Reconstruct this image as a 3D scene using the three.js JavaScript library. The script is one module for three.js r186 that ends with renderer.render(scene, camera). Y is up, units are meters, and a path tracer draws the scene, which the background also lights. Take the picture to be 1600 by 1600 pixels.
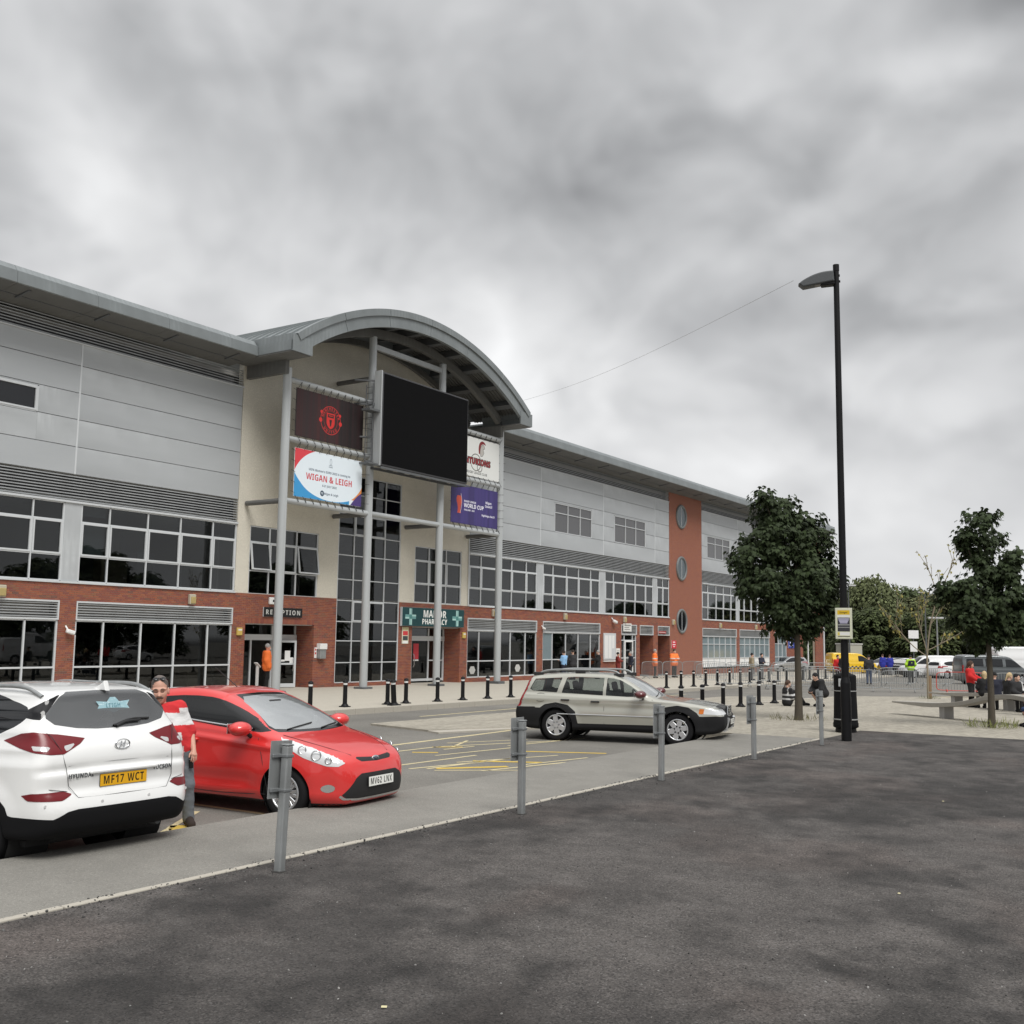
import * as THREE from 'three';
import { mergeGeometries } from 'three/addons/utils/BufferGeometryUtils.js';
import { RoundedBoxGeometry } from 'three/addons/geometries/RoundedBoxGeometry.js';
import { TextGeometry } from 'three/addons/geometries/TextGeometry.js';
import { FontLoader } from 'three/addons/loaders/FontLoader.js';

// ---------- camera, sky, sun, exposure ----------
const scene = new THREE.Scene();
const camera = new THREE.PerspectiveCamera(50.887, 1, 0.1, 2500);
const EYE = 2.2, YAW = 33.19 * Math.PI / 180, PITCH = 6.79 * Math.PI / 180, ROLL = 0.796 * Math.PI / 180;
camera.position.set(0, EYE, 0);
camera.rotation.order = 'YXZ';
camera.rotation.set(PITCH, YAW - Math.PI / 2, ROLL);
const renderer = new THREE.WebGLRenderer();
renderer.toneMapping = THREE.LinearToneMapping;
renderer.toneMappingExposure = 1.65;
renderer.shadowMap.enabled = true;
const LOT = -.16; // car park level below the kerbs
const SUN_I = 1.5, SUN_DIR = new THREE.Vector3(-0.3, 0.76, 0.5);
const SKY = { base: 0.355, horizon: 0.15, zenith: 0.5, contrast: 0.32 };
{
  const sun = new THREE.DirectionalLight(new THREE.Color(1, 0.985, 0.95), SUN_I);
  sun.name = 'sun';
  sun.position.copy(SUN_DIR).multiplyScalar(120).add(new THREE.Vector3(40, 0, -20));
  sun.target.position.set(40, 0, -20);
  sun.castShadow = true; sun.shadow.radius = 55;
  const sc = sun.shadow.camera; sc.left = -90; sc.right = 90; sc.top = 90; sc.bottom = -90; sc.near = 1; sc.far = 300;
  sun.shadow.mapSize.set(4096, 4096);
  scene.add(sun, sun.target);
}

// ---------- seeded noise ----------
function rng(seed) { let a = seed >>> 0; return () => { a = (a + 0x6D2B79F5) | 0; let t = Math.imul(a ^ (a >>> 15), 1 | a); t = (t + Math.imul(t ^ (t >>> 7), 61 | t)) ^ t; return ((t ^ (t >>> 14)) >>> 0) / 4294967296; }; }
function hash3(x, y, z) { let h = Math.imul(x, 374761393) ^ Math.imul(y, 668265263) ^ Math.imul(z, 1274126177); h = Math.imul(h ^ (h >>> 13), 1274126177); return ((h ^ (h >>> 16)) >>> 0) / 4294967296; }
function noise(x, y, z = 0, per = 0) {
  const xi = Math.floor(x), yi = Math.floor(y), zi = Math.floor(z), fx = x - xi, fy = y - yi, fz = z - zi;
  const w = per ? v => ((v % per) + per) % per : v => v;
  const u = fx * fx * (3 - 2 * fx), v = fy * fy * (3 - 2 * fy), q = fz * fz * (3 - 2 * fz);
  const a = (i, j, k) => hash3(w(xi + i), w(yi + j), zi + k), L = (p, r, t) => p + (r - p) * t;
  const s = k => L(L(a(0, 0, k), a(1, 0, k), u), L(a(0, 1, k), a(1, 1, k), u), v);
  return q ? L(s(0), s(1), q) : s(0);
}
function fbm(x, y, z = 0, oct = 4, per = 0) { let s = 0, a = 0.5, n = 0; for (let i = 0; i < oct; i++) { s += a * noise(x, y, z + i * 7.3 * (z ? 1 : 0) + i * 11, per); n += a; a *= 0.5; x *= 2; y *= 2; z *= 2; per *= 2; } return s / n; }
const clamp = (x, a = 0, b = 1) => Math.min(b, Math.max(a, x)), lerp = (a, b, t) => a + (b - a) * t;
const sstep = (a, b, x) => { const t = clamp((x - a) / (b - a)); return t * t * (3 - 2 * t); };

// ---------- overcast sky ----------
{
  const W = 1600, H = 800, d = new Float32Array(W * H * 4);
  // cloud banks: azimuth right of the view axis, elevation above the horizon, widths (radians), strength
  const banks = [[-0.2, 0.43, .21, .085, -.26], [-.33, .50, .13, .06, -.16], [-.02, .36, .14, .035, -.1], [.10, .405, .12, .03, -.2], [.37, .31, .14, .022, -.2], [.44, .53, .09, .05, -.26], [.02, .33, .16, .03, -.08], [.3, .22, .2, .02, -.1], [.2, .36, .1, .03, -.08],
    [-.43, .36, .07, .1, .24], [.36, .5, .06, .03, .2], [-.03, .56, .1, .03, .1], [.03, .24, .14, .05, .2], [-.15, .30, .12, .03, .12], [.2, .48, .08, .03, .1], [-.42, .56, .08, .04, .14]];
  for (let j = 0; j < H; j++) {
    const el = ((j + .5) / H - .5) * Math.PI, sy = Math.sin(el), cy = Math.cos(el);
    for (let i = 0; i < W; i++) {
      const az = ((i + .5) / W - .5) * 2 * Math.PI, x = Math.cos(az) * cy, z = Math.sin(az) * cy;
      if (el < -.06) { const o = (j * W + i) * 4; d[o] = d[o + 1] = d[o + 2] = .12; d[o + 3] = 1; continue; }
      const h = Math.max(sy, 0), k = 1 / (h + .5), px = x * k * 3.1 + 40, pz = z * k * 3.1 + 40;
      const wx = fbm(px * 1.1 + 5, pz * 1.1 + 9, 0, 4) - .5, wz = fbm(px * 1.1 + 15, pz * 1.1 + 2, 0, 4) - .5;
      const qx = px + wx * .5, qz = pz + wz * .5;
      const n = fbm(qx * 1.0 + 31.7, qz * 1.0 + 12.2, 0, 6), m = fbm(qx * 3.3 + 3, qz * 3.3 + 8, 0, 5);
      const bil = Math.abs(fbm(qx * 1.7 + 70, qz * 1.7 + 20, 0, 5) * 2 - 1); // rounded cloud bellies, bright seams between
      let b = 0, da = az + YAW; while (da > Math.PI) da -= 2 * Math.PI; while (da < -Math.PI) da += 2 * Math.PI;
      const dw = da + wx * .2 + (m - .5) * .06, ew = el + wz * .1 + (m - .5) * .07;
      for (const [ca, ce, ra, re, amp] of banks) { const q = ((dw - ca) / ra) ** 2 + ((ew - ce) / re) ** 2; if (q < 9) b += amp * Math.exp(-q); }
      const fade = 1 - Math.exp(-h * 7), fine = fbm(qx * 9.5 + wz * 2 + 11, qz * 9.5 + 4, 0, 3) - .5;
      let L = SKY.base + SKY.horizon * Math.exp(-h * 5) + SKY.zenith * sstep(.55, 1, h) + ((n - .5) * SKY.contrast + (.22 - bil) * .15 + (m - .5) * .15 + fine * (.05 + .1 * Math.max(0, n - .45))) * fade + b * .5 * (.75 + m * .5);
      L = Math.max(.13, L) * (el < 0 ? Math.max(.25, 1 + el * 4) : 1);
      const o = (j * W + i) * 4, c = clamp((L - .2) * 3.5);
      d[o] = L * lerp(.965, .99, c); d[o + 1] = L * lerp(.985, .998, c); d[o + 2] = L * lerp(1.02, 1.01, c); d[o + 3] = 1;
    }
  }
  const t = new THREE.DataTexture(d, W, H, THREE.RGBAFormat, THREE.FloatType);
  t.mapping = THREE.EquirectangularReflectionMapping; t.magFilter = t.minFilter = THREE.LinearFilter; t.wrapS = THREE.RepeatWrapping; t.needsUpdate = true;
  scene.background = t; scene.environment = t;
}

// ---------- scene helpers ----------
const used = {};
const numbered = n => { const k = used[n] = (used[n] ?? -1) + 1; return k ? `${n}_${String(k).padStart(3, '0')}` : n; };
function tag(o, label, category, group, kind) { o.userData = { label, category }; if (group) o.userData.group = group; if (kind) o.userData.kind = kind; return o; }
function shade(o) { o.castShadow = o.receiveShadow = true; return o; }
function thing(name, label, category, [x, y, z] = [0, 0, 0], turn = 0, group) { const o = new THREE.Group(); o.name = numbered(name); scene.add(o); o.position.set(x, y, z); o.rotation.y = turn; return tag(o, label, category, group); }
function part(name, geo, mat, parent, label) { const m = shade(new THREE.Mesh(Array.isArray(geo) ? merge(geo) : geo, mat)); m.name = name; parent.add(m); if (label) m.userData.label = label; return m; }
function node(name, parent) { const g = new THREE.Group(); g.name = name; parent.add(g); return g; }
function struct(name, geo, mat) { const m = shade(new THREE.Mesh(geo, mat)); m.name = numbered(name); m.userData.kind = 'structure'; scene.add(m); return m; }
function solo(name, geo, mat, label, category, group) { const m = shade(new THREE.Mesh(Array.isArray(geo) ? merge(geo) : geo, mat)); m.name = numbered(name); scene.add(m); return tag(m, label, category, group); }
function dup(src, [x, y, z], turn, label) { const r = src.clone(); r.name = numbered(src.name.replace(/_\d+$/, '')); r.userData = { ...src.userData }; if (label) r.userData.label = label; r.position.set(x, y, z); r.rotation.y = turn; scene.add(r); return r; }
function merge(list) {
  const gs = list.map(g => { const q = g.index ? g.toNonIndexed() : g; for (const k of Object.keys(q.attributes)) if (!['position', 'normal', 'uv'].includes(k)) q.deleteAttribute(k); if (!q.attributes.uv) q.setAttribute('uv', new THREE.BufferAttribute(new Float32Array(q.attributes.position.count * 2), 2)); return q; });
  return gs.length > 1 ? mergeGeometries(gs) : gs[0];
}
function uvm(geo, s = 1) { // texture coordinates in metres, by the way each face points
  const p = geo.attributes.position, n = geo.attributes.normal, u = new Float32Array(p.count * 2);
  for (let i = 0; i < p.count; i++) {
    const ax = Math.abs(n.getX(i)), ay = Math.abs(n.getY(i)), az = Math.abs(n.getZ(i));
    const [a, b] = ay >= ax && ay >= az ? [p.getX(i), p.getZ(i)] : ax > az ? [p.getZ(i), p.getY(i)] : [p.getX(i), p.getY(i)];
    u[i * 2] = a / s; u[i * 2 + 1] = b / s;
  }
  geo.setAttribute('uv', new THREE.BufferAttribute(u, 2)); return geo;
}
const V = (x, y, z) => new THREE.Vector3(x, y, z);
function box(x0, x1, y0, y1, z0, z1) { return uvm(new THREE.BoxGeometry(x1 - x0, y1 - y0, z1 - z0).translate((x0 + x1) / 2, (y0 + y1) / 2, (z0 + z1) / 2)); }
function rbox(x0, x1, y0, y1, z0, z1, r = .02, seg = 2) { return new RoundedBoxGeometry(x1 - x0, y1 - y0, z1 - z0, seg, r).translate((x0 + x1) / 2, (y0 + y1) / 2, (z0 + z1) / 2); }
function rod(a, b, r0, r1 = r0, seg = 12) {
  const A = V(...a), B = V(...b), d = B.clone().sub(A), g = new THREE.CylinderGeometry(r1, r0, d.length(), seg);
  g.applyQuaternion(new THREE.Quaternion().setFromUnitVectors(V(0, 1, 0), d.clone().normalize())); const m = A.add(B).multiplyScalar(.5); return g.translate(m.x, m.y, m.z);
}
function beam(a, b, w, h) { // a bar of rectangular section from a to b
  const A = V(...a), B = V(...b), d = B.clone().sub(A), g = new THREE.BoxGeometry(w, h, d.length());
  const m = new THREE.Matrix4().lookAt(A, B, V(0, 1, 0)); g.applyMatrix4(m); const c = A.add(B).multiplyScalar(.5); return uvm(g.translate(c.x, c.y, c.z));
}
function tube(pts, r, seg = 24, rs = 6, closed = false) { return new THREE.TubeGeometry(new THREE.CatmullRomCurve3(pts.map(p => V(...p)), closed, 'centripetal'), seg, r, rs, closed); }
function lathe(pts, seg = 24) { return new THREE.LatheGeometry(pts.map(p => new THREE.Vector2(...p)), seg); }

// ---------- textures ----------
function pix(n, fn, srgb = true, rep = 1) {
  const [w, h] = Array.isArray(n) ? n : [n, n], d = new Uint8Array(w * h * 4);
  for (let j = 0; j < h; j++) for (let i = 0; i < w; i++) { const c = fn(i / w, j / h, i, j), o = (j * w + i) * 4; if (typeof c === 'number') d[o] = d[o + 1] = d[o + 2] = clamp(c) * 255; else { d[o] = clamp(c[0]) * 255; d[o + 1] = clamp(c[1]) * 255; d[o + 2] = clamp(c[2]) * 255; } d[o + 3] = 255; }
  const t = new THREE.DataTexture(d, w, h); t.magFilter = THREE.LinearFilter; t.minFilter = THREE.LinearMipmapLinearFilter; t.generateMipmaps = true; t.wrapS = t.wrapT = THREE.RepeatWrapping; t.repeat.set(rep, rep); if (srgb) t.colorSpace = THREE.SRGBColorSpace; t.needsUpdate = true; return t;
}
function canvas(w, h, draw) { const c = document.createElement('canvas'); c.width = w; c.height = h; const g = c.getContext('2d'); draw(g, w, h); const t = new THREE.CanvasTexture(c); t.colorSpace = THREE.SRGBColorSpace; t.magFilter = THREE.LinearFilter; t.anisotropy = 4; return t; }
const lin = (r, g, b) => new THREE.Color().setRGB(r, g, b);
function std(c, rough = .6, extra = {}) { return new THREE.MeshStandardMaterial({ color: Array.isArray(c) ? lin(...c) : new THREE.Color(c), roughness: rough, ...extra }); }
function phys(c, rough, extra = {}) { return new THREE.MeshPhysicalMaterial({ color: Array.isArray(c) ? lin(...c) : new THREE.Color(c), roughness: rough, ...extra }); }
const gy = x => -.0045 * Math.max(0, Math.min(x, 150) - 26); // the site falls gently to the right
// ---------- surface materials ----------
const grit = (sd, base, amp, tint = [1, 1, 1], spec = .12) => { // aggregate: fine stones, darker binder; tile of 512 pixels
  const r = rng(sd), n = 512, f = new Float32Array(n * n).fill(0);
  for (let k = 0; k < n * n * .09; k++) { const x = r() * n | 0, y = r() * n | 0, s = 1 + r() * r() * 3, v = (r() - .5) * 2; for (let j = -3; j <= 3; j++) for (let i = -3; i <= 3; i++) if (i * i + j * j <= s * s) f[((y + j + n) % n) * n + (x + i + n) % n] = v; }
  const col = pix(n, (u, v, i, j) => { const g = f[j * n + i], b = fbm(u * 6, v * 6, 0, 3, 6) - .5, l = base + g * amp + b * amp * .7 + (g > .86 ? spec : 0); return [l * tint[0], l * tint[1], l * tint[2]]; });
  const bump = pix(n, (u, v, i, j) => .5 + f[j * n + i] * .5, false);
  return [col, bump];
};
const [tarC, tarB] = grit(11, .8, .3, [1, .985, .97], .12);
const [lotC, lotB] = grit(12, .86, .09, [1, .99, .965], .05);
const [conC, conB] = grit(13, .9, .05, [1, .985, .955], .03);
const setrep = (t, m) => { const q = t.clone(); q.repeat.set(1 / m, 1 / m); q.needsUpdate = true; return q; };
const M = {};
M.tarmac = std([.084, .078, .075], .93, { map: setrep(tarC, 1.6), bumpMap: setrep(tarB, 1.6), bumpScale: .006, vertexColors: true });
M.lot = std([.26, .252, .238], .93, { map: setrep(lotC, 1.9), bumpMap: setrep(lotB, 1.9), bumpScale: .003, vertexColors: true });
M.strip = std([.305, .298, .283], .93, { map: setrep(lotC, 1.3), bumpMap: setrep(lotB, 1.3), bumpScale: .003, vertexColors: true });
M.concrete = std([.56, .535, .485], .9, { map: setrep(conC, 1.5), bumpMap: setrep(conB, 1.5), bumpScale: .002 });
M.kerb = std([.52, .50, .46], .9, { map: setrep(conC, .7) });
{ // small block paving, joints recessed in the bump, each block its own tone
  const n = 1024, B = 20, R = 10, t = (u, v) => { const row = Math.floor(v * B), off = row % 2 * .5, bx = u * R + off, c = Math.floor(bx) % R; return [bx - Math.floor(bx), v * B - row, c, row]; };
  const mask = (u, v) => { const [a, b] = t(u, v); return Math.min(sstep(0, .03, a) * sstep(0, .03, 1 - a), sstep(0, .06, b) * sstep(0, .06, 1 - b)); };
  M.paving = std([.50, .475, .425], .9, {
    map: setrep(pix(n, (u, v) => { const [, , c, r] = t(u, v), h = hash3(c, r, 3), g = hash3(u * n | 0, v * n | 0, 9), l = (.86 + (h - .5) * .11 + (g - .5) * .05 + (fbm(u * 5, v * 5, 0, 3, 5) - .5) * .12) * (.82 + .18 * mask(u, v)); return [l, l * .985, l * .955]; }), 2),
    bumpMap: setrep(pix(n, (u, v) => mask(u, v), false), 2), bumpScale: .004, vertexColors: true });
}
const weather = pix(512, (u, v) => { const s = fbm(u * 24, v * 2, 0, 4, 2), k = fbm(u * 4, v * 4, 0, 4, 4), l = .9 + (s - .5) * .17 * sstep(.35, .7, k) + (k - .5) * .16; return [l, l, l * .995]; });
const wx = m => setrep(weather, m);
M.panel = [0, 1, 2].map(i => std([.60 - i * .012, .625 - i * .012, .65 - i * .011], .5, { map: wx(3 + i * .7), metalness: .1 }));
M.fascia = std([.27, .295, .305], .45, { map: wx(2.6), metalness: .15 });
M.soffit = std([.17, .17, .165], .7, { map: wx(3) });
M.louvre = std([.52, .54, .56], .5, { map: wx(2), metalness: .1 });
M.frame = std([.60, .62, .635], .5, { metalness: .1 });
M.dark = std([.012, .012, .013], .8);
M.render = std([.82, .80, .735], .88, { map: setrep(conC, 3), bumpMap: setrep(conB, .5), bumpScale: .002 });
M.mortar = std([.40, .33, .27], .95);
M.brick = std([1, 1, 1], .88, { map: setrep(conC, .4) });
M.brickTower = std([1, 1, 1], .88, { map: setrep(conC, .4) });
M.steel = std([.57, .595, .61], .45, { map: wx(1.7), metalness: .1 });
M.steelDark = std([.10, .105, .11], .55);
M.galv = std([.40, .415, .42], .45, { metalness: .45, map: wx(.8) });
M.black = phys([.007, .007, .008], .5, { specularIntensity: .45 });
M.blackPlastic = phys([.008, .008, .009], .75, { specularIntensity: .3, bumpMap: setrep(lotB, .15), bumpScale: .0006 });
M.rubber = phys([.011, .011, .012], .85, { specularIntensity: .4 });
M.white = std([.78, .78, .77], .55);
M.chrome = std([.75, .76, .77], .18, { metalness: 1 });
M.alloy = std([.62, .63, .645], .3, { metalness: .75 });
M.yellow = std([.72, .52, .10], .85, { map: setrep(conC, .5) });
M.yellowPale = std([.74, .66, .42], .88, { map: setrep(conC, .5) });
M.glass = [0, 1, 2, 3, 4].map(i => phys([.34 + .05 * i, .37 + .05 * i, .38 + .05 * i], .012, { transmission: 1, thickness: 0, ior: 1.52 }));
M.darkPane = phys([.012, .013, .016], .03);
M.inside = std([.42, .41, .39], .9);
M.ceiling = std([.62, .62, .60], .9);
M.carpet = std([.13, .13, .14], .95);
M.blind = phys([.10, .10, .105], .2);
M.frost = phys([.20, .25, .27], .12);
const mirrorish = phys([.05, .07, .08], .06);
// ---------- ground ----------
function gridGeo(x0, x1, z0, z1, dx, dz, yf, keep) {
  const nx = Math.max(1, Math.round((x1 - x0) / dx)), nz = Math.max(1, Math.round((z1 - z0) / dz)), p = [], u = [], id = [];
  for (let j = 0; j <= nz; j++) for (let i = 0; i <= nx; i++) { const x = lerp(x0, x1, i / nx), z = lerp(z0, z1, j / nz); p.push(x, yf(x, z), z); u.push(x, z); }
  for (let j = 0; j < nz; j++) for (let i = 0; i < nx; i++) { const a = j * (nx + 1) + i, b = a + 1, c = a + nx + 1, d = c + 1; id.push(a, c, b, b, c, d); }
  const g = new THREE.BufferGeometry(); g.setAttribute('position', new THREE.Float32BufferAttribute(p, 3)); g.setAttribute('uv', new THREE.Float32BufferAttribute(u, 2)); g.setIndex(id); g.computeVertexNormals(); return g;
}
function paint(g, fn) { const p = g.attributes.position, c = new Float32Array(p.count * 3); for (let i = 0; i < p.count; i++) { const v = fn(p.getX(i), p.getZ(i)); if (typeof v === 'number') c[i * 3] = c[i * 3 + 1] = c[i * 3 + 2] = v; else c.set(v, i * 3); } g.setAttribute('color', new THREE.BufferAttribute(c, 3)); return g; }
const patch = (x, z) => { // old tarmac: bald and newer areas with ragged outlines
  const a = fbm(x * .42 + z * .25 + 40, z * 1.05 - x * .2 + 9, 0, 5), b = fbm(x * 1.7 + 3, z * 2.3 + 70, 0, 4), c = fbm(x * 6 + 8, z * 6 + 1, 0, 3);
  const big = fbm(x * .16 + z * .1 + 5, z * .3 - x * .05 + 2, 0, 3), l = .62 + .34 * sstep(.34, .68, a + (b - .5) * .55 + (c - .5) * .35) + .55 * sstep(.40, .64, big + (b - .5) * .3 + (c - .5) * .12) + (b - .5) * .45 + (c - .5) * .5, w = sstep(.5, .72, fbm(x * .6 + 90, z * .8 + 33, 0, 4));
  return [l * (1 + w * .05), l * (1 - w * .01), l * (1 - w * .03)];
};
const lotTone = (x, z) => .9 + (fbm(x * .35 + 7, z * .5 + 60, 0, 5) - .5) * .5 + (fbm(x * 2.6, z * 2.6, 0, 3) - .5) * .18;
{ // the whole site, out to the horizon: fine cells where the camera looks
  const yb = x => gy(x) + (LOT - 0) * (1 - sstep(45, 70, x) * .4);
  const near = paint(gridGeo(-8, 66, -40, -7, .5, .5, yb), lotTone), list = [near];
  const far = (a, b, c, d) => list.push(paint(gridGeo(a, b, c, d, (b - a) > 100 ? 40 : 4, 40, yb), () => .92));
  far(66, 160, -40, -7); far(160, 900, -40, -7); far(-400, -8, -40, -7);
  far(-400, -8, -600, -40); far(-8, 66, -600, -40); far(66, 160, -600, -40); far(160, 900, -600, -40);
  far(-400, -8, -7, 400); far(-8, 66, -7, 400); far(66, 160, -7, 400); far(160, 900, -7, 400);
  struct('ground', mergeGeometries(list.map(g => g.toNonIndexed())), M.lot);
}
function slab(name, poly, top, thick, mat, tone, cell) { // a paved area with a real edge; poly in x, z
  const parts = [];
  const s = new THREE.Shape(poly.map(([x, z]) => new THREE.Vector2(x, -z)));
  const g = new THREE.ExtrudeGeometry(s, { depth: thick, bevelEnabled: false }).rotateX(-Math.PI / 2);
  const p = g.attributes.position; for (let i = 0; i < p.count; i++) p.setY(i, p.getY(i) - thick + top + gy(p.getX(i)));
  g.computeVertexNormals(); uvm(g); if (mat.vertexColors) paint(g, tone || (() => .95)); return struct(name, g, mat);
}
{ // dark tarmac where the photographer stands
  const top = paint(gridGeo(-10, 28.7, -7.9, 12, .12, .12, () => 0), patch), sk = paint(uvm(new THREE.BoxGeometry(38.7, .3, 19.86).translate(9.35, -.154, 2.07)), () => .8);
  struct('tarmac', mergeGeometries([top.toNonIndexed(), sk.toNonIndexed()]), M.tarmac);
  const g = paint(gridGeo(-10, 25.55, -10.1, -7.99, .25, .2, () => .0), (x, z) => .98 + (fbm(x * .6 + 3, z * .9, 0, 4) - .5) * .35 + (fbm(x * 3, z * 3 + 4, 0, 3) - .5) * .14), s2 = paint(uvm(new THREE.BoxGeometry(35.55, .3, 2.07).translate(7.775, -.154, -9.065)), () => .9);
  struct('pavement', mergeGeometries([g.toNonIndexed(), s2.toNonIndexed()]), M.strip);
}
{ // edging stones between them, and the worn edge of the pavement
  const k = thing('edging', 'pale concrete edging strip between grey pavement and dark tarmac', 'kerb');
  const r = rng(5), gs = [0, 1, 2].map(i => rbox(-.45, .45, -.12, .012 + i * .002, -.04, .04, .012, 1));
  for (let x = -8.6; x < 25.9; x += .915) { const m = part('edging_stone', gs[r() * 3 | 0], M.kerb, k); m.position.set(x, 0, -7.945 + (r() - .5) * .006); }
}
const beige = (x, z) => { const l = .93 + (fbm(x * .4, z * .5 + 20, 0, 4) - .5) * .3 + (fbm(x * 2, z * 2, 0, 3) - .5) * .12; return [l, l, l * .99]; };
slab('plaza', [[25.57, -7.8], [25.57, -10.0], [26, -14.9], [26, -15.2], [34, -15.2], [40.6, -14.9], [44.5, -14.6], [50, -13.9], [52.5, -11], [52.5, 20], [28.72, 20], [28.72, -7.8]], 0, .3, M.paving, beige);
slab('crossing', [[22.3, -17.05], [22.9, -19.5], [30, -19.4], [47, -18.9], [48.5, -17.2], [44, -15.6], [40, -15.3], [26, -15.25]], -.11, .2, M.paving, beige);
slab('forecourt', [[-10, -22.65], [-10, -35.3], [26, -35.3], [26, -22.65]], .015, .3, M.concrete);
slab('forecourt', [[26.002, -22.65], [26.002, -35.3], [112, -35.3], [112, -22.65]], .015, .3, M.concrete);
slab('kerb', [[22, -16.5], [22.2, -17.0], [26, -15.6], [25.9, -15.1]], -.12, .1, M.kerb);
{ const k = thing('kerb_line', 'pale kerb stones along the far side of the access road by forecourt bollards', 'kerb');
  const g1 = rbox(-.455, .455, -.25, .03, -.07, .07, .02, 1); for (let x = -6; x < 80; x += .92) { const m = part('kerb_stone', g1, M.kerb, k); m.position.set(x, gy(x), -22.6); m.rotation.z = x > 26 ? -.0045 : 0; }
  const k2 = thing('kerb_line', 'pale kerb stones edging the plaza by the nearest row of black bollards', 'kerb');
  const path = [[26, -15.2], [34, -15.25], [40.6, -14.98], [44.5, -14.68], [50, -13.95]];
  for (let i = 0; i + 1 < path.length; i++) { const [a, b] = path[i], [c, d] = path[i + 1], L = Math.hypot(c - a, d - b), n = Math.round(L / .92); for (let q = 0; q < n; q++) { const t = (q + .5) / n, x = lerp(a, c, t), m = part('kerb_stone', g1, M.kerb, k2); m.position.set(x, gy(x), lerp(b, d, t)); m.rotation.y = -Math.atan2(d - b, c - a); } }
}
{ // painted lines of the parking bays, as thin sheets on the tarmac
  const line = (a, b, w, mat, label) => { const dx = b[0] - a[0], dz = b[1] - a[1], L = Math.hypot(dx, dz), nx = -dz / L * w * .65, nz = dx / L * w * .65, y = (x) => gy(x) + LOT * (1 - sstep(45, 70, x) * .4) + .004, g = new THREE.BufferGeometry();
    const n = Math.max(2, Math.round(L / .12)), r = rng((a[0] * 97 + a[1] * 31) * 100 | 0), p = [], id = []; for (let i = 0; i <= n; i++) { const t = i / n, x = lerp(a[0], b[0], t), z = lerp(a[1], b[1], t), k = .8 + r() * .25, q = .8 + r() * .25; p.push(x + nx * k, y(x), z + nz * k, x - nx * q, y(x), z - nz * q); if (i < n) { const o = i * 2; id.push(o, o + 2, o + 1, o + 1, o + 2, o + 3); } }
    g.setAttribute('position', new THREE.Float32BufferAttribute(p, 3)); g.setIndex(id); g.computeVertexNormals(); if (g.attributes.normal.getY(0) < 0) { id.reverse(); g.setIndex(id); g.computeVertexNormals(); } return uvm(g); };
  const S = (name, list, mat) => struct(name, merge(list.map(([a, b, w]) => line(a, b, w, mat))), mat);
  const pale = [[[12.6, -15.25], [24.2, -15.72], .11]];
  // disabled bay hatching between the red car and the estate car, and bays each side
  pale.push([[13.2, -10.62], [13.55, -10.3], .07], [[13.2, -10.9], [13.8, -10.5], .08], [[15.6, -13.0], [18.5, -12.9], .07], [[15.8, -12.5], [17.6, -12.1], .07], [[15.9, -12.0], [17.1, -10.6], .06], [[16.0, -12.25], [18.8, -12.0], .07], [[16.4, -11.3], [18.6, -10.8], .07], [[17.2, -12.45], [19.6, -11.6], .06], [[17.6, -11.25], [19.6, -10.9], .06]);
  pale.push([[17.8, -14.6], [19.5, -14.55], .07], [[19.4, -14.55], [22.6, -13.2], .07], [[17.9, -13.5], [20.6, -13.15], .06], [[19, -14.1], [20, -14.0], .06], [[19.6, -14.3], [21, -14.9], .06], [[20.2, -14.9], [22.2, -14.0], .06], [[20.6, -13.5], [23.4, -13.1], .06]);
  pale.push([[8.3, -10.35], [10.2, -11.7], .07], [[8.9, -10.6], [10.1, -10.7], .07], [[10.6, -13.6], [10.6, -10.2], .08], [[13.3, -15.2], [13.3, -10.2], .07]);
  pale.push([[52.5, -13.6], [58, -10], .12], [[51, -14.6], [57, -11], .12], [[53.5, -12.2], [58.5, -8.6], .12], [[26.5, -20.6], [48, -21.4], .09]);
  S('bay_marking', pale, M.yellowPale);
  S('lane_marking', [[[8.75, -10.3], [9.35, -11.0], .22], [[16.15, -12.15], [17.25, -11.3], .17], [[17.6, -12.35], [18.25, -11.15], .15], [[19.8, -12.6], [20.6, -11.0], .12], [[18.1, -14.25], [18.4, -13.8], .12], [[19.25, -14.6], [19.7, -14.1], .1]], M.yellow);
}
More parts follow.
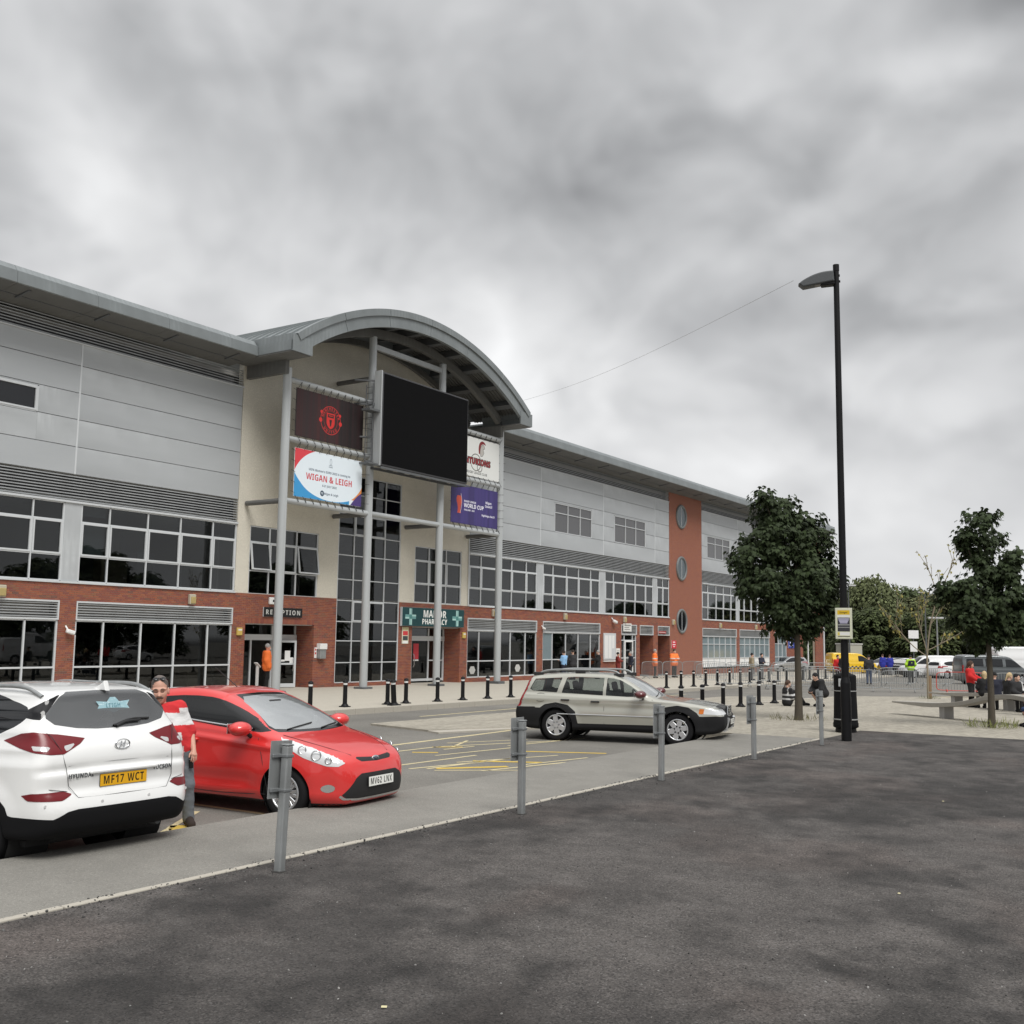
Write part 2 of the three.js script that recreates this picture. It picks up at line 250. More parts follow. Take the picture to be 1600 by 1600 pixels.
// ---------- the stadium building ----------
const ZF = -34;
const B = thing('stadium_building', 'long grey clad stadium front with red brick ground floor and arched entrance canopy', 'building');
{
  const r = rng(77);
  // brickwork: real courses, one tone per brick, over a recessed mortar bed
  const bricks = [], towerBricks = [], mortar = [];
  const brickGeo = new THREE.BoxGeometry(1, 1, 1);
  function wall(x0, x1, y0, y1, list = bricks, z = ZF, holes = []) {
    const course = .075, L = .225;
    for (let j = Math.floor(y0 / course); j * course < y1; j++) {
      const a = Math.max(y0, j * course), b = Math.min(y1, (j + 1) * course - .011); if (b - a < .012) continue;
      const off = (j & 1) * L / 2;
      for (let i = Math.floor((x0 - off) / L); i * L + off < x1; i++) {
        let p = Math.max(x0, i * L + off), q = Math.min(x1, (i + 1) * L + off - .011); if (q - p < .06) continue; if (p - x0 < .075) p = x0; if (x1 - q < .075) q = x1; // no slivers at corners
       
        const h = hash3(i, j, 5), g = hash3(i, j, 8); list.push([(p + q) / 2, (a + b) / 2, z - .05 + (g - .5) * .004, q - p, b - a, .1, h, g]);
      }
    }
    mortar.push(box(x0 + .014, x1 - .014, y0, y1, z - .3, z - .012));
  }
  // side faces of the recesses run along z
  function wallZ(x, face, z0, z1, y0, y1) {
    const course = .075, L = .225;
    for (let j = Math.floor(y0 / course); j * course < y1; j++) { const a = Math.max(y0, j * course), b = Math.min(y1, (j + 1) * course - .011); if (b - a < .012) continue; const off = (j & 1) * L / 2;
      for (let i = Math.floor((z0 - off) / L); i * L + off < z1; i++) { const p = Math.max(z0, i * L + off), q = Math.min(z1, (i + 1) * L + off - .011); if (q - p < .02) continue; bricks.push([x - face * .045, (a + b) / 2, (p + q) / 2, .1, b - a, q - p, hash3(i, j, 15), hash3(i, j, 18)]); } }
    mortar.push(box(Math.min(x - face * .012, x - face * .25), Math.max(x - face * .012, x - face * .25), y0, y1, z0, z1));
  }
  const bays = []; // ground floor windows of the wings
  const gf = [];
  for (const x of [-.22, 7.75, 15.74, 23.73]) gf.push([x, x + 7.31, 'shop']);
  gf.push([47.73, 54.86, 'shop'], [55.54, 62.75, 'ticket'], [65.78, 68.1, 'door'], [68.58, 70.75, 'gap'], [71.5, 73.5, 'gap2'], [79.6, 86.82, 'office'], [87.5, 94.85, 'office'], [96.2, 99.4, 'glazed']);
  const yb = -.35, openings = [...gf.map(([a, b, k]) => [a, b, k === 'shop' || k === 'ticket' || k === 'office' ? .15 : yb, 3.37]), [31.75, 35.86, yb, 2.75], [37.3, 41.85, .13, 4.0], [42.93, 47.05, yb, 2.8]].sort((a, b) => a[0] - b[0]);
  let cx = -5;
  for (const [a, b, y0, y1] of openings) { wall(cx, a, yb, 4); if (y0 > yb) wall(a, b, yb, y0); if (y1 < 4) wall(a, b, y1, 4); cx = b; }
  wall(cx, 104.2, yb, 4); wall(108.2, 110.6, yb, 4); wall(104.2, 108.2, 3.3, 4);
  wall(108.2, 110.6, 4, 13.3);
  wall(73.5, 79.55, 4, 13.45, towerBricks); wall(73.5, 79.55, yb, 4, towerBricks, ZF + .012);
  // recess sides and backs
  wallZ(31.75, 1, -35.1, -34.1, yb, 2.75); wallZ(35.86, -1, -35.1, -34.1, yb, 2.75); wallZ(42.93, 1, -35.1, -34.1, yb, 2.8); wallZ(47.05, -1, -35.1, -34.1, yb, 2.8);
  for (const [a, b] of [[68.58, 70.75], [71.5, 73.5]]) { wallZ(a, 1, -36.4, -34.1, yb, 2.7); wallZ(b, -1, -36.4, -34.1, yb, 2.7); }
  // soldier course over the reception opening
  for (let x = 31.76; x < 35.8; x += .076) bricks.push([x + .033, 2.86, ZF - .042, .064, .215, .1, r(), r()]);
  const im = (name, list, tone, mat) => {
    const m = new THREE.InstancedMesh(brickGeo, mat, list.length), q = new THREE.Matrix4(), c = new THREE.Color();
    list.forEach(([x, y, z, a, b, d, h, g], i) => { m.setMatrixAt(i, q.makeScale(a, b, d).setPosition(x, y, z)); m.setColorAt(i, tone(c, h, g)); });
    m.name = name; m.userData.kind = 'stuff'; shade(m); B.add(m);
  };
  im('brickwork', bricks, (c, h, g) => c.setRGB(.345 + (h - .5) * .13 - (g > .9 ? .07 : 0), .122 + (h - .5) * .05 + (g - .5) * .02, .084 + (g - .5) * .02), M.brick);
  im('brickwork', towerBricks, (c, h, g) => c.setRGB(.40 + (h - .5) * .05, .158 + (h - .5) * .02, .108 + (g - .5) * .012), M.brickTower);
  part('mortar_bed', mortar, M.mortar, B);
  // rooms behind the glass: floors, ceilings, back and party walls, stairs
  part('inner_wall', [box(68.3, 73.6, -.35, 3.7, -37.2, -36.5)], M.inside, B);
  part('back_wall', box(-5, 110.5, -.4, 13.4, -42.2, -42), M.inside, B);
  part('end_wall', box(-5.2, -5, -.4, 13.4, -42.2, -34), M.inside, B); part('end_wall', box(103.9, 104.1, -.4, 13.4, -42, -34.35), M.inside, B);
  part('floor_slab', box(-5, 103.9, -.34, -.12, -42, -34.32), M.carpet, B);
  for (const [a, b] of [[-5, 37.2], [42, 103.9]]) { part('upper_floor', box(a, b, 3.66, 3.97, -42, -34.33), M.carpet, B); part('ceiling', box(a, b, 3.55, 3.62, -42, -34.42), M.ceiling, B); part('ceiling', box(a, b, 6.95, 7.1, -42, -34.42), M.ceiling, B); }
  part('ceiling', box(37.2, 42, 10.2, 10.3, -42, -34.33), M.ceiling, B); part('top_slab', box(-5, 110.5, 13.2, 13.4, -42, -34.55), M.inside, B);
  for (const x of [7.4, 15.4, 23.4, 31.42, 36.3, 42.35, 47.4, 55.2, 63.1, 68.25, 73.65, 79.3, 87.15, 95.1]) part('party_wall', box(x - .06, x + .06, -.1, 6.95, -42, (x > 31 && x < 48) ? -35.45 : -34.6), M.inside, B);
  for (const y of [2.0, 3.9, 5.9, 7.9]) part('landing', box(37.3, 41.9, y - .2, y, -38.2, y % 2 > 1 ? -36.5 : -35.4), M.ceiling, B);
  for (let i = 0; i < 4; i++) part('stair_flight', beam([i % 2 ? 38 : 41.2, .2 + i * 2, -36.2], [i % 2 ? 41.2 : 38, 2 + i * 2, -36.2], 1.1, .22), M.inside, B);
  { const r2 = rng(31), furn = [std([.35, .26, .17], .7), M.white, std([.10, .12, .16], .7), std([.30, .30, .31], .6)]; // counters, cabinets, screens seen dimly through the shop fronts
    for (let i = 0; i < 46; i++) { const x = 8 + r2() * 55; if (x > 30.5 && x < 48.2) continue; const lo = r2() < .6, w = .5 + r2() * 1.6, h = .5 + r2() * 1.3, y0 = lo ? -.1 : 4.0, z = -35.1 - r2() * 3; part(h > 1.2 ? 'cabinet' : 'counter', rbox(x - w / 2, x + w / 2, y0, y0 + h, z - .5, z, .02, 1), furn[r2() * 4 | 0], B); }
    for (let i = 0; i < 26; i++) { const x = 1 + r2() * 92, y = r2() < .5 ? 3.5 : 6.9; part('ceiling_light', box(x - .6, x + .6, y - .01, y + .04, -36.9 - r2() * 2, -36.6), M.white, B); } }
  for (const q of [box(31.75, 35.86, 2.72, 2.8, -35.3, -34.1), box(42.93, 47.05, 2.78, 2.85, -35.3, -34.1), box(68.58, 73.5, 2.7, 2.74, -36.5, -34.31)]) part('recess_ceiling', q, M.ceiling, B);
  const roofShape = (x0, x1) => box(x0, x1, 14.12, 14.2, -60, -32.72);
  part('roof', [roofShape(-5.4, 30.2), roofShape(48.6, 110.1)], M.fascia, B);

  // cladding panels between the louvre bands
  const cut = (R, H) => { let out = [R]; for (const h of H) { const nx = []; for (const [a, b, c, d] of out) { const [p, q, s, t] = h; if (p >= b || q <= a || s >= d || t <= c) { nx.push([a, b, c, d]); continue; } if (p > a) nx.push([a, p, c, d]); if (q < b) nx.push([q, b, c, d]); const l = Math.max(a, p), rr = Math.min(b, q); if (s > c) nx.push([l, rr, c, s]); if (t < d) nx.push([l, rr, t, d]); } out = nx; } return out; };
  const rows = [7.88, 8.88, 9.87, 10.845, 11.85, 12.65];
  const smallWin = [[16.9, 21.72, 9.85, 10.79], [56.8, 61.56, 8.88, 10.72], [64.72, 69.5, 8.9, 10.74], [80.65, 85.5, 8.96, 10.76]];
  function panels(x0, x1, seams) {
    const xs = [x0, ...seams, x1];
    for (let i = 0; i + 1 < xs.length; i++) for (let j = 0; j + 1 < rows.length; j++)
      for (const [a, b, c, d] of cut([xs[i] + .012, xs[i + 1] - .012, rows[j] + .01, rows[j + 1] - .01], smallWin.map(([p, q, s, t]) => [p - .01, q + .01, s - .01, t + .01])))
        if (b - a > .05 && d - c > .03) part('wall_panel', rbox(a, b, c, d, ZF - .08, ZF + (hash3(i, j, 4) - .5) * .006, .008, 1), M.panel[(hash3(i, j, 2) * 3) | 0], B);
  }
  panels(-5, 31.08, [-.63, 7.36, 15.35, 23.34]); panels(47.82, 73.48, [55.15, 63.14, 71.03]); panels(79.57, 104.2, [87.2, 95.1]); panels(104.2, 108.19, []);
  for (const x of [-.63, 7.36, 15.35, 23.34, 55.15, 63.14, 71.03, 87.2, 95.1]) part('cover_strip', rbox(x - .035, x + .035, 7.88, 12.64, ZF - .03, ZF + .018, .008, 1), M.frame, B);
  for (const [a, b] of [[-5, 31.08], [47.82, 73.48], [79.57, 108.19]]) { part('sheathing', box(a, b, 7.87, 12.66, -34.4, -34.1), M.inside, B); part('louvre_shade_sheet', box(a, b, 6.85, 13.42, -34.75, -34.6), std([.10, .10, .105], .95), B); }  // dark sheet behind the blades, its colour stands in for shade in the gaps

  // louvre bands: each blade its own
  function louvre(x0, x1, y0, y1, n, frame = true) {
    const g = node('louvre', B), p = (y1 - y0) / n, len = x1 - x0;
    const sh = new THREE.Shape(); sh.moveTo(0, -p * .16); sh.lineTo(.012, -p * .18); sh.lineTo(.016, p * .16); sh.lineTo(-.05, p * .32); sh.lineTo(-.05, p * .22); sh.lineTo(0, p * .08); const blade = uvm(new THREE.ExtrudeGeometry(sh, { depth: len, bevelEnabled: false }).rotateY(-Math.PI / 2).translate(len / 2, 0, 0));
    for (let i = 0; i < n; i++) { const m = part('blade', blade, M.louvre, g); m.position.set((x0 + x1) / 2, y0 + (i + .5) * p, ZF - .03); }
    if (frame) part('louvre_back', [box(x0, x1, y0 - .06, y1 + .06, ZF - .5, ZF - .46)], M.inside, g);
    if (frame) part('louvre_frame', [box(x0 - .05, x0, y0 - .06, y1 + .06, ZF - .1, ZF + .02), box(x1, x1 + .05, y0 - .06, y1 + .06, ZF - .1, ZF + .02), box(x0, x1, y1, y1 + .06, ZF - .1, ZF + .018), box(x0, x1, y0 - .06, y0, ZF - .1, ZF + .018)], M.frame, g);
  }
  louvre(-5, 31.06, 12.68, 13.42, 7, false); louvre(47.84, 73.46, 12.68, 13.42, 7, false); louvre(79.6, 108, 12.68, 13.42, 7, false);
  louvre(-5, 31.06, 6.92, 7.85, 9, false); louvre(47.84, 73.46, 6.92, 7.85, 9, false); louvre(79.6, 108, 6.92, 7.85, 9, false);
  part('ledge', [box(-5, 31.1, 12.635, 12.68, ZF - .05, ZF + .06), box(47.82, 73.46, 12.635, 12.68, ZF - .05, ZF + .06), box(79.6, 108, 12.635, 12.68, ZF - .05, ZF + .06), box(-5, 31.1, 6.85, 6.92, ZF - .05, ZF + .05), box(47.8, 73.46, 6.85, 6.92, ZF - .05, ZF + .05), box(79.6, 108, 6.85, 6.92, ZF - .05, ZF + .05), box(-5, 31.1, 3.985, 4.05, ZF - .05, ZF + .05), box(47.8, 73.46, 3.985, 4.05, ZF - .05, ZF + .05), box(79.6, 104.2, 3.985, 4.05, ZF - .05, ZF + .05)], M.frame, B);

  // windows: frame, opening casements, panes
  let wi = 0;
  function windowGrid(name, cols, ys, o = {}) {
    const g = node(name, B), z = o.z ?? ZF - .05, fw = o.fw ?? .06, bars = [], sub = []; wi++;
    cols.forEach((x, i) => { const w = i === 0 || i === cols.length - 1 ? fw : fw * .8; bars.push(box(x - w / 2, x + w / 2, ys[0], ys[ys.length - 1], z - .06, z + .03)); });
    ys.forEach((y, j) => { const w = fw * .8; for (let i = 0; i + 1 < cols.length; i++) bars.push(box(cols[i] + fw / 2, cols[i + 1] - fw / 2, y - w / 2, y + w / 2, z - .058, z + .026)); });
    part('frame', bars, o.mat || M.frame, g);
    for (let j = 0; j + 1 < ys.length; j++) for (let i = 0; i + 1 < cols.length; i++) {
      const h = hash3(i + wi * 7, j, 21), a = cols[i] + fw / 2, b = cols[i + 1] - fw / 2, c = ys[j] + fw * .4, d = ys[j + 1] - fw * .4;
      const cas = o.casement && o.casement(i, j), gm = (o.glass && o.glass(i, j, h)) || M.glass[h < .4 ? 0 : h < .65 ? 1 : h < .82 ? 2 : h < .93 ? 3 : 4];
      if (o.blinds && hash3(i, wi, 77) < o.blinds && j) { const drop = j === 1 ? (d - c) : (d - c) * (.3 + .7 * hash3(i, j, 5)); part('blind', box(a + .02, b - .02, d - drop, d, z - .22, z - .2), M.ceiling, g); }
      const pane = new THREE.BoxGeometry(b - a, d - c, .016), pm = part('pane', pane, gm, g); pm.position.set((a + b) / 2, (c + d) / 2, z - .03 + (cas ? .02 : 0)); pm.rotation.set((hash3(i, j, wi) - .5) * .006, (hash3(j, i, wi) - .5) * .006, 0);
      if (cas) { const w = .06, e = [box(a, a + w, c, d, -.02, .05), box(b - w, b, c, d, -.02, .05), box(a + w, b - w, d - w, d, -.02, .048), box(a + w, b - w, c, c + w, -.02, .048)]; const f = part('casement', e, M.frame, g); f.position.z = z; if (cas === 2) { f.position.set(0, d * (1 - Math.cos(-.16)) , z + .0); f.geometry = merge(e).translate(0, -d, 0).rotateX(-.14).translate(0, d, 0); f.position.set(0, 0, z + .02); pm.geometry = pane.clone().translate(0, -(d - c) / 2, 0).rotateX(-.14).translate(0, (d - c) / 2, 0); pm.position.z += .03; } }
    }
    return g;
  }
  const frac = [0, .163, .396, .609, .833, 1], cs = (a, b, f = frac) => f.map(t => a + (b - a) * t), up = [4.07, 4.97, 6.2, 6.83];
  for (const [a, b, f] of [[-.22, 7.1], [7.75, 15.05], [15.75, 23.02, frac.map(t => 1 - t).reverse()], [23.74, 31.05], [47.83, 54.83], [55.57, 62.68], [63.48, 70.74], [71.42, 73.44, [0, .48, 1]], [79.62, 86.9], [87.55, 94.7], [95.4, 102.6]])
    windowGrid('window', cs(a, b, f), up, { casement: (i, j) => j === 1 ? 1 : 0, blinds: a > 79 ? .7 : .16 });
  part('wall_panel', [[23.05, 23.71], [15.08, 15.72], [7.13, 7.72], [54.87, 55.54], [62.71, 63.45], [70.78, 71.39], [86.93, 87.52], [94.73, 95.37], [102.63, 104.2]].map(([a, b]) => box(a, b, 4.05, 6.85, ZF - .1, ZF - .01)), M.panel[0], B);
  // entrance windows and stair glazing
  windowGrid('window', [31.85, 33.0, 34.63, 35.96], [4.0, 4.97, 6.2, 6.85], { casement: (i, j) => j === 1 ? (i === 1 ? 1 : 2) : 0, z: ZF - .06 });
  windowGrid('window', [43.06, 44.26, 45.75, 47.08], [4.05, 4.97, 6.2, 6.88], { casement: (i, j) => j === 1 ? 1 : 0, z: ZF - .06 });
  const cw = [37.32, 38.42, 39.56, 40.68, 41.83];
  windowGrid('stair_glazing', cw, [.15, 1.06, 2.06, 2.95, 3.93, 4.91, 6.05, 7.02, 8.02, 8.97, 9.85], { casement: (i, j) => (i === 1 || i === 2) && (j === 3 || j === 7) ? 1 : 0, z: ZF - .04, fw: .055, glass: (i, j, h) => M.glass[h < .75 ? 0 : 1] });
  // small upper windows
  windowGrid('window', [16.93, 18.5, 20.1, 21.7], [9.88, 10.77], { casement: () => 1, z: ZF - .02, glass: () => M.darkPane });
  for (const [a, b, c, d] of smallWin.slice(1)) windowGrid('window', cs(a + .03, b - .03, [0, .345, .68, 1]), [c + .03, c + 1.22, d - .03], { z: ZF - .02, glass: () => M.blind });
  // ground floor
  const gfc = (a, b) => cs(a, b, [0, .16, .388, .606, .832, 1]);
  for (const [a, b, k] of gf) {
    if (k === 'shop' || k === 'ticket') { louvre(a + .05, b - .05, 2.75, 3.31, 6); windowGrid('shop_window', gfc(a + .03, b - .03), k === 'shop' ? [.18, 1.04, 2.67] : [.18, 1.06, 2.67], { z: ZF - .06, fw: .075, glass: k === 'ticket' ? (i, j, h) => j ? (i === 0 ? M.frost : null) : M.glass[2] : null }); }
    if (k === 'office') { louvre(a + .05, b - .05, 2.76, 3.31, 6); windowGrid('office_window', cs(a + .03, b - .03, [0, .17, .34, .5, .67, .84, 1]), [.3, 1.0, 2.1, 2.7], { z: ZF - .06, fw: .07, glass: (i, j) => j === 0 ? M.white : M.frost }); }
    if (k === 'door') { louvre(a + .05, b - .05, 2.75, 3.31, 6); windowGrid('door_screen', cs(a + .05, b - .05, [0, .22, .78, 1]), [.0, 1.1, 2.3, 2.67], { z: ZF - .08, fw: .08 }); const d = node('door', B); part('door_frame', [box(66.32, 66.42, -.15, 2.28, ZF - .06, ZF + .0), box(67.46, 67.56, -.15, 2.28, ZF - .06, ZF + .0), box(66.42, 67.46, 2.18, 2.28, ZF - .06, ZF - .002), box(66.42, 67.46, -.15, .12, ZF - .06, ZF - .002)], M.white, d); part('handle', rod([67.35, .8, ZF + .06], [67.35, 1.4, ZF + .06], .018), M.chrome, d); }
    if (k === 'gap' || k === 'gap2') louvre(a + .05, b - .05, 2.75, 3.31, 6);
    if (k === 'glazed') { windowGrid('shop_window', cs(a, b, [0, .33, .66, 1]), [-.2, 1, 2.2, 3.2], { z: ZF - .05, fw: .08, glass: (i, j, h) => h < .5 ? M.frost : M.glass[3] }); }
  }
  for (const [x, y] of [[48.35, .55], [52.9, .6], ]) part('window_sticker', new THREE.CircleGeometry(.3, 6).scale(1, .8, 1).translate(x, y, ZF - .068), std([.5, .5, .48], .7, { side: THREE.DoubleSide }), B);
  part('door', box(71.6, 72.25, -.3, 2.6, -36.4, -36.3), M.frame, B);
  part('drainpipe', [rod([110.75, -.3, ZF + .05], [110.75, 13.3, ZF + .05], .09), rod([47.7, 4, ZF + .04], [47.7, 7.9, ZF + .04], .03)], M.frame, B);
  // reception doors
  { const z = -35.12, d = node('reception_doors', B); part('frame', [box(31.85, 35.8, 2.05, 2.3, z, z + .14), box(31.8, 31.88, -.05, 2.7, z, z + .09), box(33.05, 33.13, -.05, 2.05, z, z + .09), box(34.3, 34.38, -.05, 2.7, z, z + .09), box(35.72, 35.8, -.05, 2.7, z, z + .09)], M.frame, d); part('pane', [box(31.88, 33.05, 0, 2.05, z + .02, z + .035), box(34.38, 35.72, 0, 2.05, z + .02, z + .035), box(31.88, 35.72, 2.3, 2.7, z + .02, z + .035)], M.glass[1], d);
    const od = node('open_door', B), G = []; const P = [35.3, -35.0]; part('door_frame', [box(0, .09, 0, 2.05, -.03, .03), box(.99, 1.08, 0, 2.05, -.03, .03), box(.09, .99, 1.96, 2.05, -.028, .028), box(.09, .99, 0, .16, -.028, .028), box(.09, .99, .98, 1.06, -.028, .028)], M.frame, od); part('pane', box(.09, .99, .16, 1.96, -.008, .008), M.glass[1], od); part('handle', tube([[.92, .7, .05], [.92, .72, .1], [.92, 1.25, .1], [.92, 1.27, .05]], .016), M.chrome, od); part('notice', [box(.3, .55, 1.12, 1.2, .012, .016), box(.55, .8, 1.15, 1.6, .012, .016), box(.78, .95, 1.05, 1.3, .012, .017)], M.white, od); od.position.set(34.36, .0, -34.98); od.rotation.y = -.42; }
  // pharmacy doors
  { const z = -35.1, d = node('pharmacy_doors', B); part('frame', [box(42.95, 47, 2.1, 2.35, z, z + .12), box(42.95, 43.03, 0, 2.75, z, z + .09), box(44.05, 44.22, 0, 2.1, z, z + .09), box(45.6, 45.68, 0, 2.75, z, z + .09), box(46.9, 47, 0, 2.75, z, z + .09), box(43.03, 46.9, .02, .14, z, z + .085), box(45.68, 46.9, 1.05, 1.11, z, z + .085)], M.frame, d); part('pane', [box(43.03, 44.05, .14, 2.1, z + .02, z + .035), box(44.22, 45.6, .14, 2.1, z + .02, z + .035), box(45.68, 46.9, .14, 2.7, z + .02, z + .035), box(43.03, 45.6, 2.35, 2.75, z + .02, z + .035)], M.glass[1], d); part('handle', tube([[44.3, .75, z + .1], [44.3, .77, z + .17], [44.3, 1.4, z + .17], [44.3, 1.42, z + .1]], .02), M.chrome, d); part('notice', box(44.42, 44.86, 1.15, 1.95, z + .037, z + .042), std('#c8404a', .7), d); part('notice', [box(43.1, 43.35, 1.35, 1.62, z + .037, z + .042), box(44.08, 44.2, 1.2, 1.55, z + .092, z + .1), box(44.42, 44.86, 1.06, 1.13, z + .037, z + .042)], M.white, d); }

  // rendered entrance wall under the arch
  const AX = 39.35, AR = 14.2, AY = 2.2, arcY = (x, R) => AY + Math.sqrt(R * R - (x - AX) ** 2);
  { const s = new THREE.Shape(); s.moveTo(31.1, 4.0); s.lineTo(47.8, 4.0); s.lineTo(47.8, arcY(47.8, 14.3)); for (let i = 0; i <= 30; i++) { const x = lerp(47.8, 31.1, i / 30); s.lineTo(x, arcY(x, 14.3)); }
    for (const [a, b, c, d] of [[31.82, 35.99, 4.0, 6.88], [43.03, 47.11, 4.02, 6.91], [37.29, 41.86, 4.0, 9.88]]) { const h = new THREE.Path(); const c2 = Math.max(c, 4.003); h.moveTo(a, c2); h.lineTo(a, d); h.lineTo(b, d); h.lineTo(b, c2); s.holes.push(h); }
    part('rendered_wall', uvm(new THREE.ExtrudeGeometry(s, { depth: .3, bevelEnabled: false }).translate(0, 0, ZF - .305)), M.render, B); }
  // canopy: arched fascia, lip, roof sheet with standing seams, soffit sheeting, purlins and rib
  const arc = (R0, R1, z0, z1, a, n = 64, cz) => { const s = new THREE.Shape(); for (let i = 0; i <= n; i++) { const t = lerp(-a, a, i / n); s[i ? 'lineTo' : 'moveTo'](AX + R1 * Math.sin(t), AY + R1 * Math.cos(t)); } for (let i = n; i >= 0; i--) { const t = lerp(-a, a, i / n); s.lineTo(AX + R0 * Math.sin(t), AY + R0 * Math.cos(t)); } return uvm(new THREE.ExtrudeGeometry(s, { depth: z1 - z0, bevelEnabled: false, curveSegments: 1 }).translate(0, 0, z0)); };
  const seg = (R0, R1, z0, z1, a0, a1, n = 10) => { const s = new THREE.Shape(); for (let i = 0; i <= n; i++) { const t = lerp(a0, a1, i / n); s[i ? 'lineTo' : 'moveTo'](AX + R1 * Math.sin(t), AY + R1 * Math.cos(t)); } for (let i = n; i >= 0; i--) { const t = lerp(a0, a1, i / n); s.lineTo(AX + R0 * Math.sin(t), AY + R0 * Math.cos(t)); } return uvm(new THREE.ExtrudeGeometry(s, { depth: z1 - z0, bevelEnabled: true, bevelSize: .006, bevelThickness: .006, bevelSegments: 1, curveSegments: 1 }).translate(0, 0, z0)); };
  const A = .628;
  for (let i = 0; i < 6; i++) { const a0 = lerp(-A, A, i / 6) + .0012, a1 = lerp(-A, A, (i + 1) / 6) - .0012; part('canopy_fascia', seg(14.22, 14.76, -30.62, -30.46, a0, a1, 12), M.fascia, B); part('canopy_lip', seg(14.72, 15.02, -30.6, -30.38, a0, a1, 12), M.fascia, B); }
  part('canopy_roof', arc(14.86, 14.92, -47, -30.62, A), M.fascia, B);
  part('roof_seam', Array.from({ length: 26 }, (_, i) => arc(14.915, 14.985, -31.2 - i * .6, -31.16 - i * .6, A, 40)), M.fascia, B);
  { const n = 150, p = [], id = []; for (let i = 0; i <= n; i++) { const t = lerp(-A, A, i / n); for (const z of [-47, -30.64]) p.push(AX + 14.82 * Math.sin(t), AY + 14.82 * Math.cos(t), z); }
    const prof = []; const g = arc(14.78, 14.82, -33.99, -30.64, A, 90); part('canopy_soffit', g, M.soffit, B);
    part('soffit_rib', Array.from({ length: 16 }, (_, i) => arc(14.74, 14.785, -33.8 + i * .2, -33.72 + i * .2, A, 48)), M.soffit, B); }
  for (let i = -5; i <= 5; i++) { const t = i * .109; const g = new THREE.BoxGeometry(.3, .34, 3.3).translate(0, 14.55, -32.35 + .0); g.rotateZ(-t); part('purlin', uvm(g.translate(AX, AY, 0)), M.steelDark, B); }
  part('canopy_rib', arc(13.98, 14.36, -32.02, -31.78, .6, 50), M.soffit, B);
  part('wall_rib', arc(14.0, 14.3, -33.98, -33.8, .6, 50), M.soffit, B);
  // eaves returning round the canopy
  for (const s of [-1, 1]) {
    const xo = s < 0 ? 30.32 : 48.38, X = t => s < 0 ? xo + t : xo - t, bx = (a, b, ...q) => box(Math.min(X(a), X(b)), Math.max(X(a), X(b)), ...q);
    part('eaves_return', [bx(0, .55, 13.66, 14.06, -33.3, -30.46), bx(.05, .6, 14.06, 14.36, -33.3, -30.52)], M.fascia, B);
    part('eaves_end', [bx(.0, 1.12, 13.62, 14.3, -30.5, -30.42)], M.fascia, B);
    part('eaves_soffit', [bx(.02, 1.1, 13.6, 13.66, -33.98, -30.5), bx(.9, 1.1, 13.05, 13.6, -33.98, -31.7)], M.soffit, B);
  }
  // wing eaves
  function eaves(x0, x1, first) {
    const prof = [[-32.4, 13.62], [-32.37, 13.64], [-32.4, 14.04], [-32.44, 14.05], [-32.62, 14.27], [-32.75, 14.27], [-32.75, 13.62]];
    const ext = (a, b, pts) => { const s = new THREE.Shape(pts.map(([z, y]) => new THREE.Vector2(-z, y))); return uvm(new THREE.ExtrudeGeometry(s, { depth: b - a, bevelEnabled: false }).rotateY(Math.PI / 2).translate(a, 0, 0)); };
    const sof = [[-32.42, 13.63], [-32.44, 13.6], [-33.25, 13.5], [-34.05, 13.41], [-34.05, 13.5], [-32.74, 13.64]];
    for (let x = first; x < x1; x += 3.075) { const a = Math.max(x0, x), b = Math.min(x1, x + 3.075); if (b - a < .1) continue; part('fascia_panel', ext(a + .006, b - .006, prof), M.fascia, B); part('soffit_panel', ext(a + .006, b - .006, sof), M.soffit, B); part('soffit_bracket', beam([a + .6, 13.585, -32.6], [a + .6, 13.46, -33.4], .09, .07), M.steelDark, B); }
    part('soffit_joint', box(x0, x1, 13.485, 13.505, -33.27, -33.22), M.steelDark, B);
  }
  eaves(-5.5, 30.3, -8); eaves(48.4, 110.2, 48.4);
  part('gable_end', [box(110.16, 110.24, 13.5, 14.2, -45, -32.45)], M.fascia, B);

  // tower portholes
  for (const y of [11.75, 7.79, 3.8]) { const w = node('porthole', B); const ring = new THREE.TorusGeometry(.84, .1, 10, 48).translate(75.62, y, ZF + .03); part('frame', ring, std([.16, .17, .17], .5), w); part('pane', new THREE.CylinderGeometry(.8, .8, .03, 40).rotateX(Math.PI / 2).translate(75.62, y, ZF + .03), y > 5 ? mirrorish : M.darkPane, w); part('glazing_bar', [box(75.6, 75.64, y - .78, y + .78, ZF + .04, ZF + .06)], M.frame, w); }

  // entrance frame: four round columns, beams and struts
  const CX = [31.55, 36.9, 42.25, 47.55], CZ = -31.9;
  CX.forEach((x, i) => { const c = node('column', B), top = i === 1 || i === 2 ? arcY(x, 14.0) : 13.35; part('shaft', rod([x, -.2, CZ], [x, top, CZ], .18, .18, 24), M.steel, c); if (i === 0 || i === 3) part('pin', rod([x, 13.35, CZ], [x, 13.9, CZ], .05), M.steelDark, c); part('base_plate', rbox(x - .3, x + .3, -.1, .05, CZ - .3, CZ + .3, .02), M.steelDark, c); });
  part('cross_beam', [rod([36.9, 7.8, CZ], [42.25, 7.8, CZ], .12)], M.steel, B);
  part('cross_beam', [beam([36.95, 15.55, CZ], [42.2, 15.55, CZ], .16, .24)], M.steel, B);
  for (const y of [7.79, 10.39, 12.88]) { part('cross_beam', rod([31.6, y, CZ], [36.8, y, CZ], .125), M.steel, B); part('cross_beam', rod([42.3, y, CZ], [47.5, y, CZ], .125), M.steel, B); }
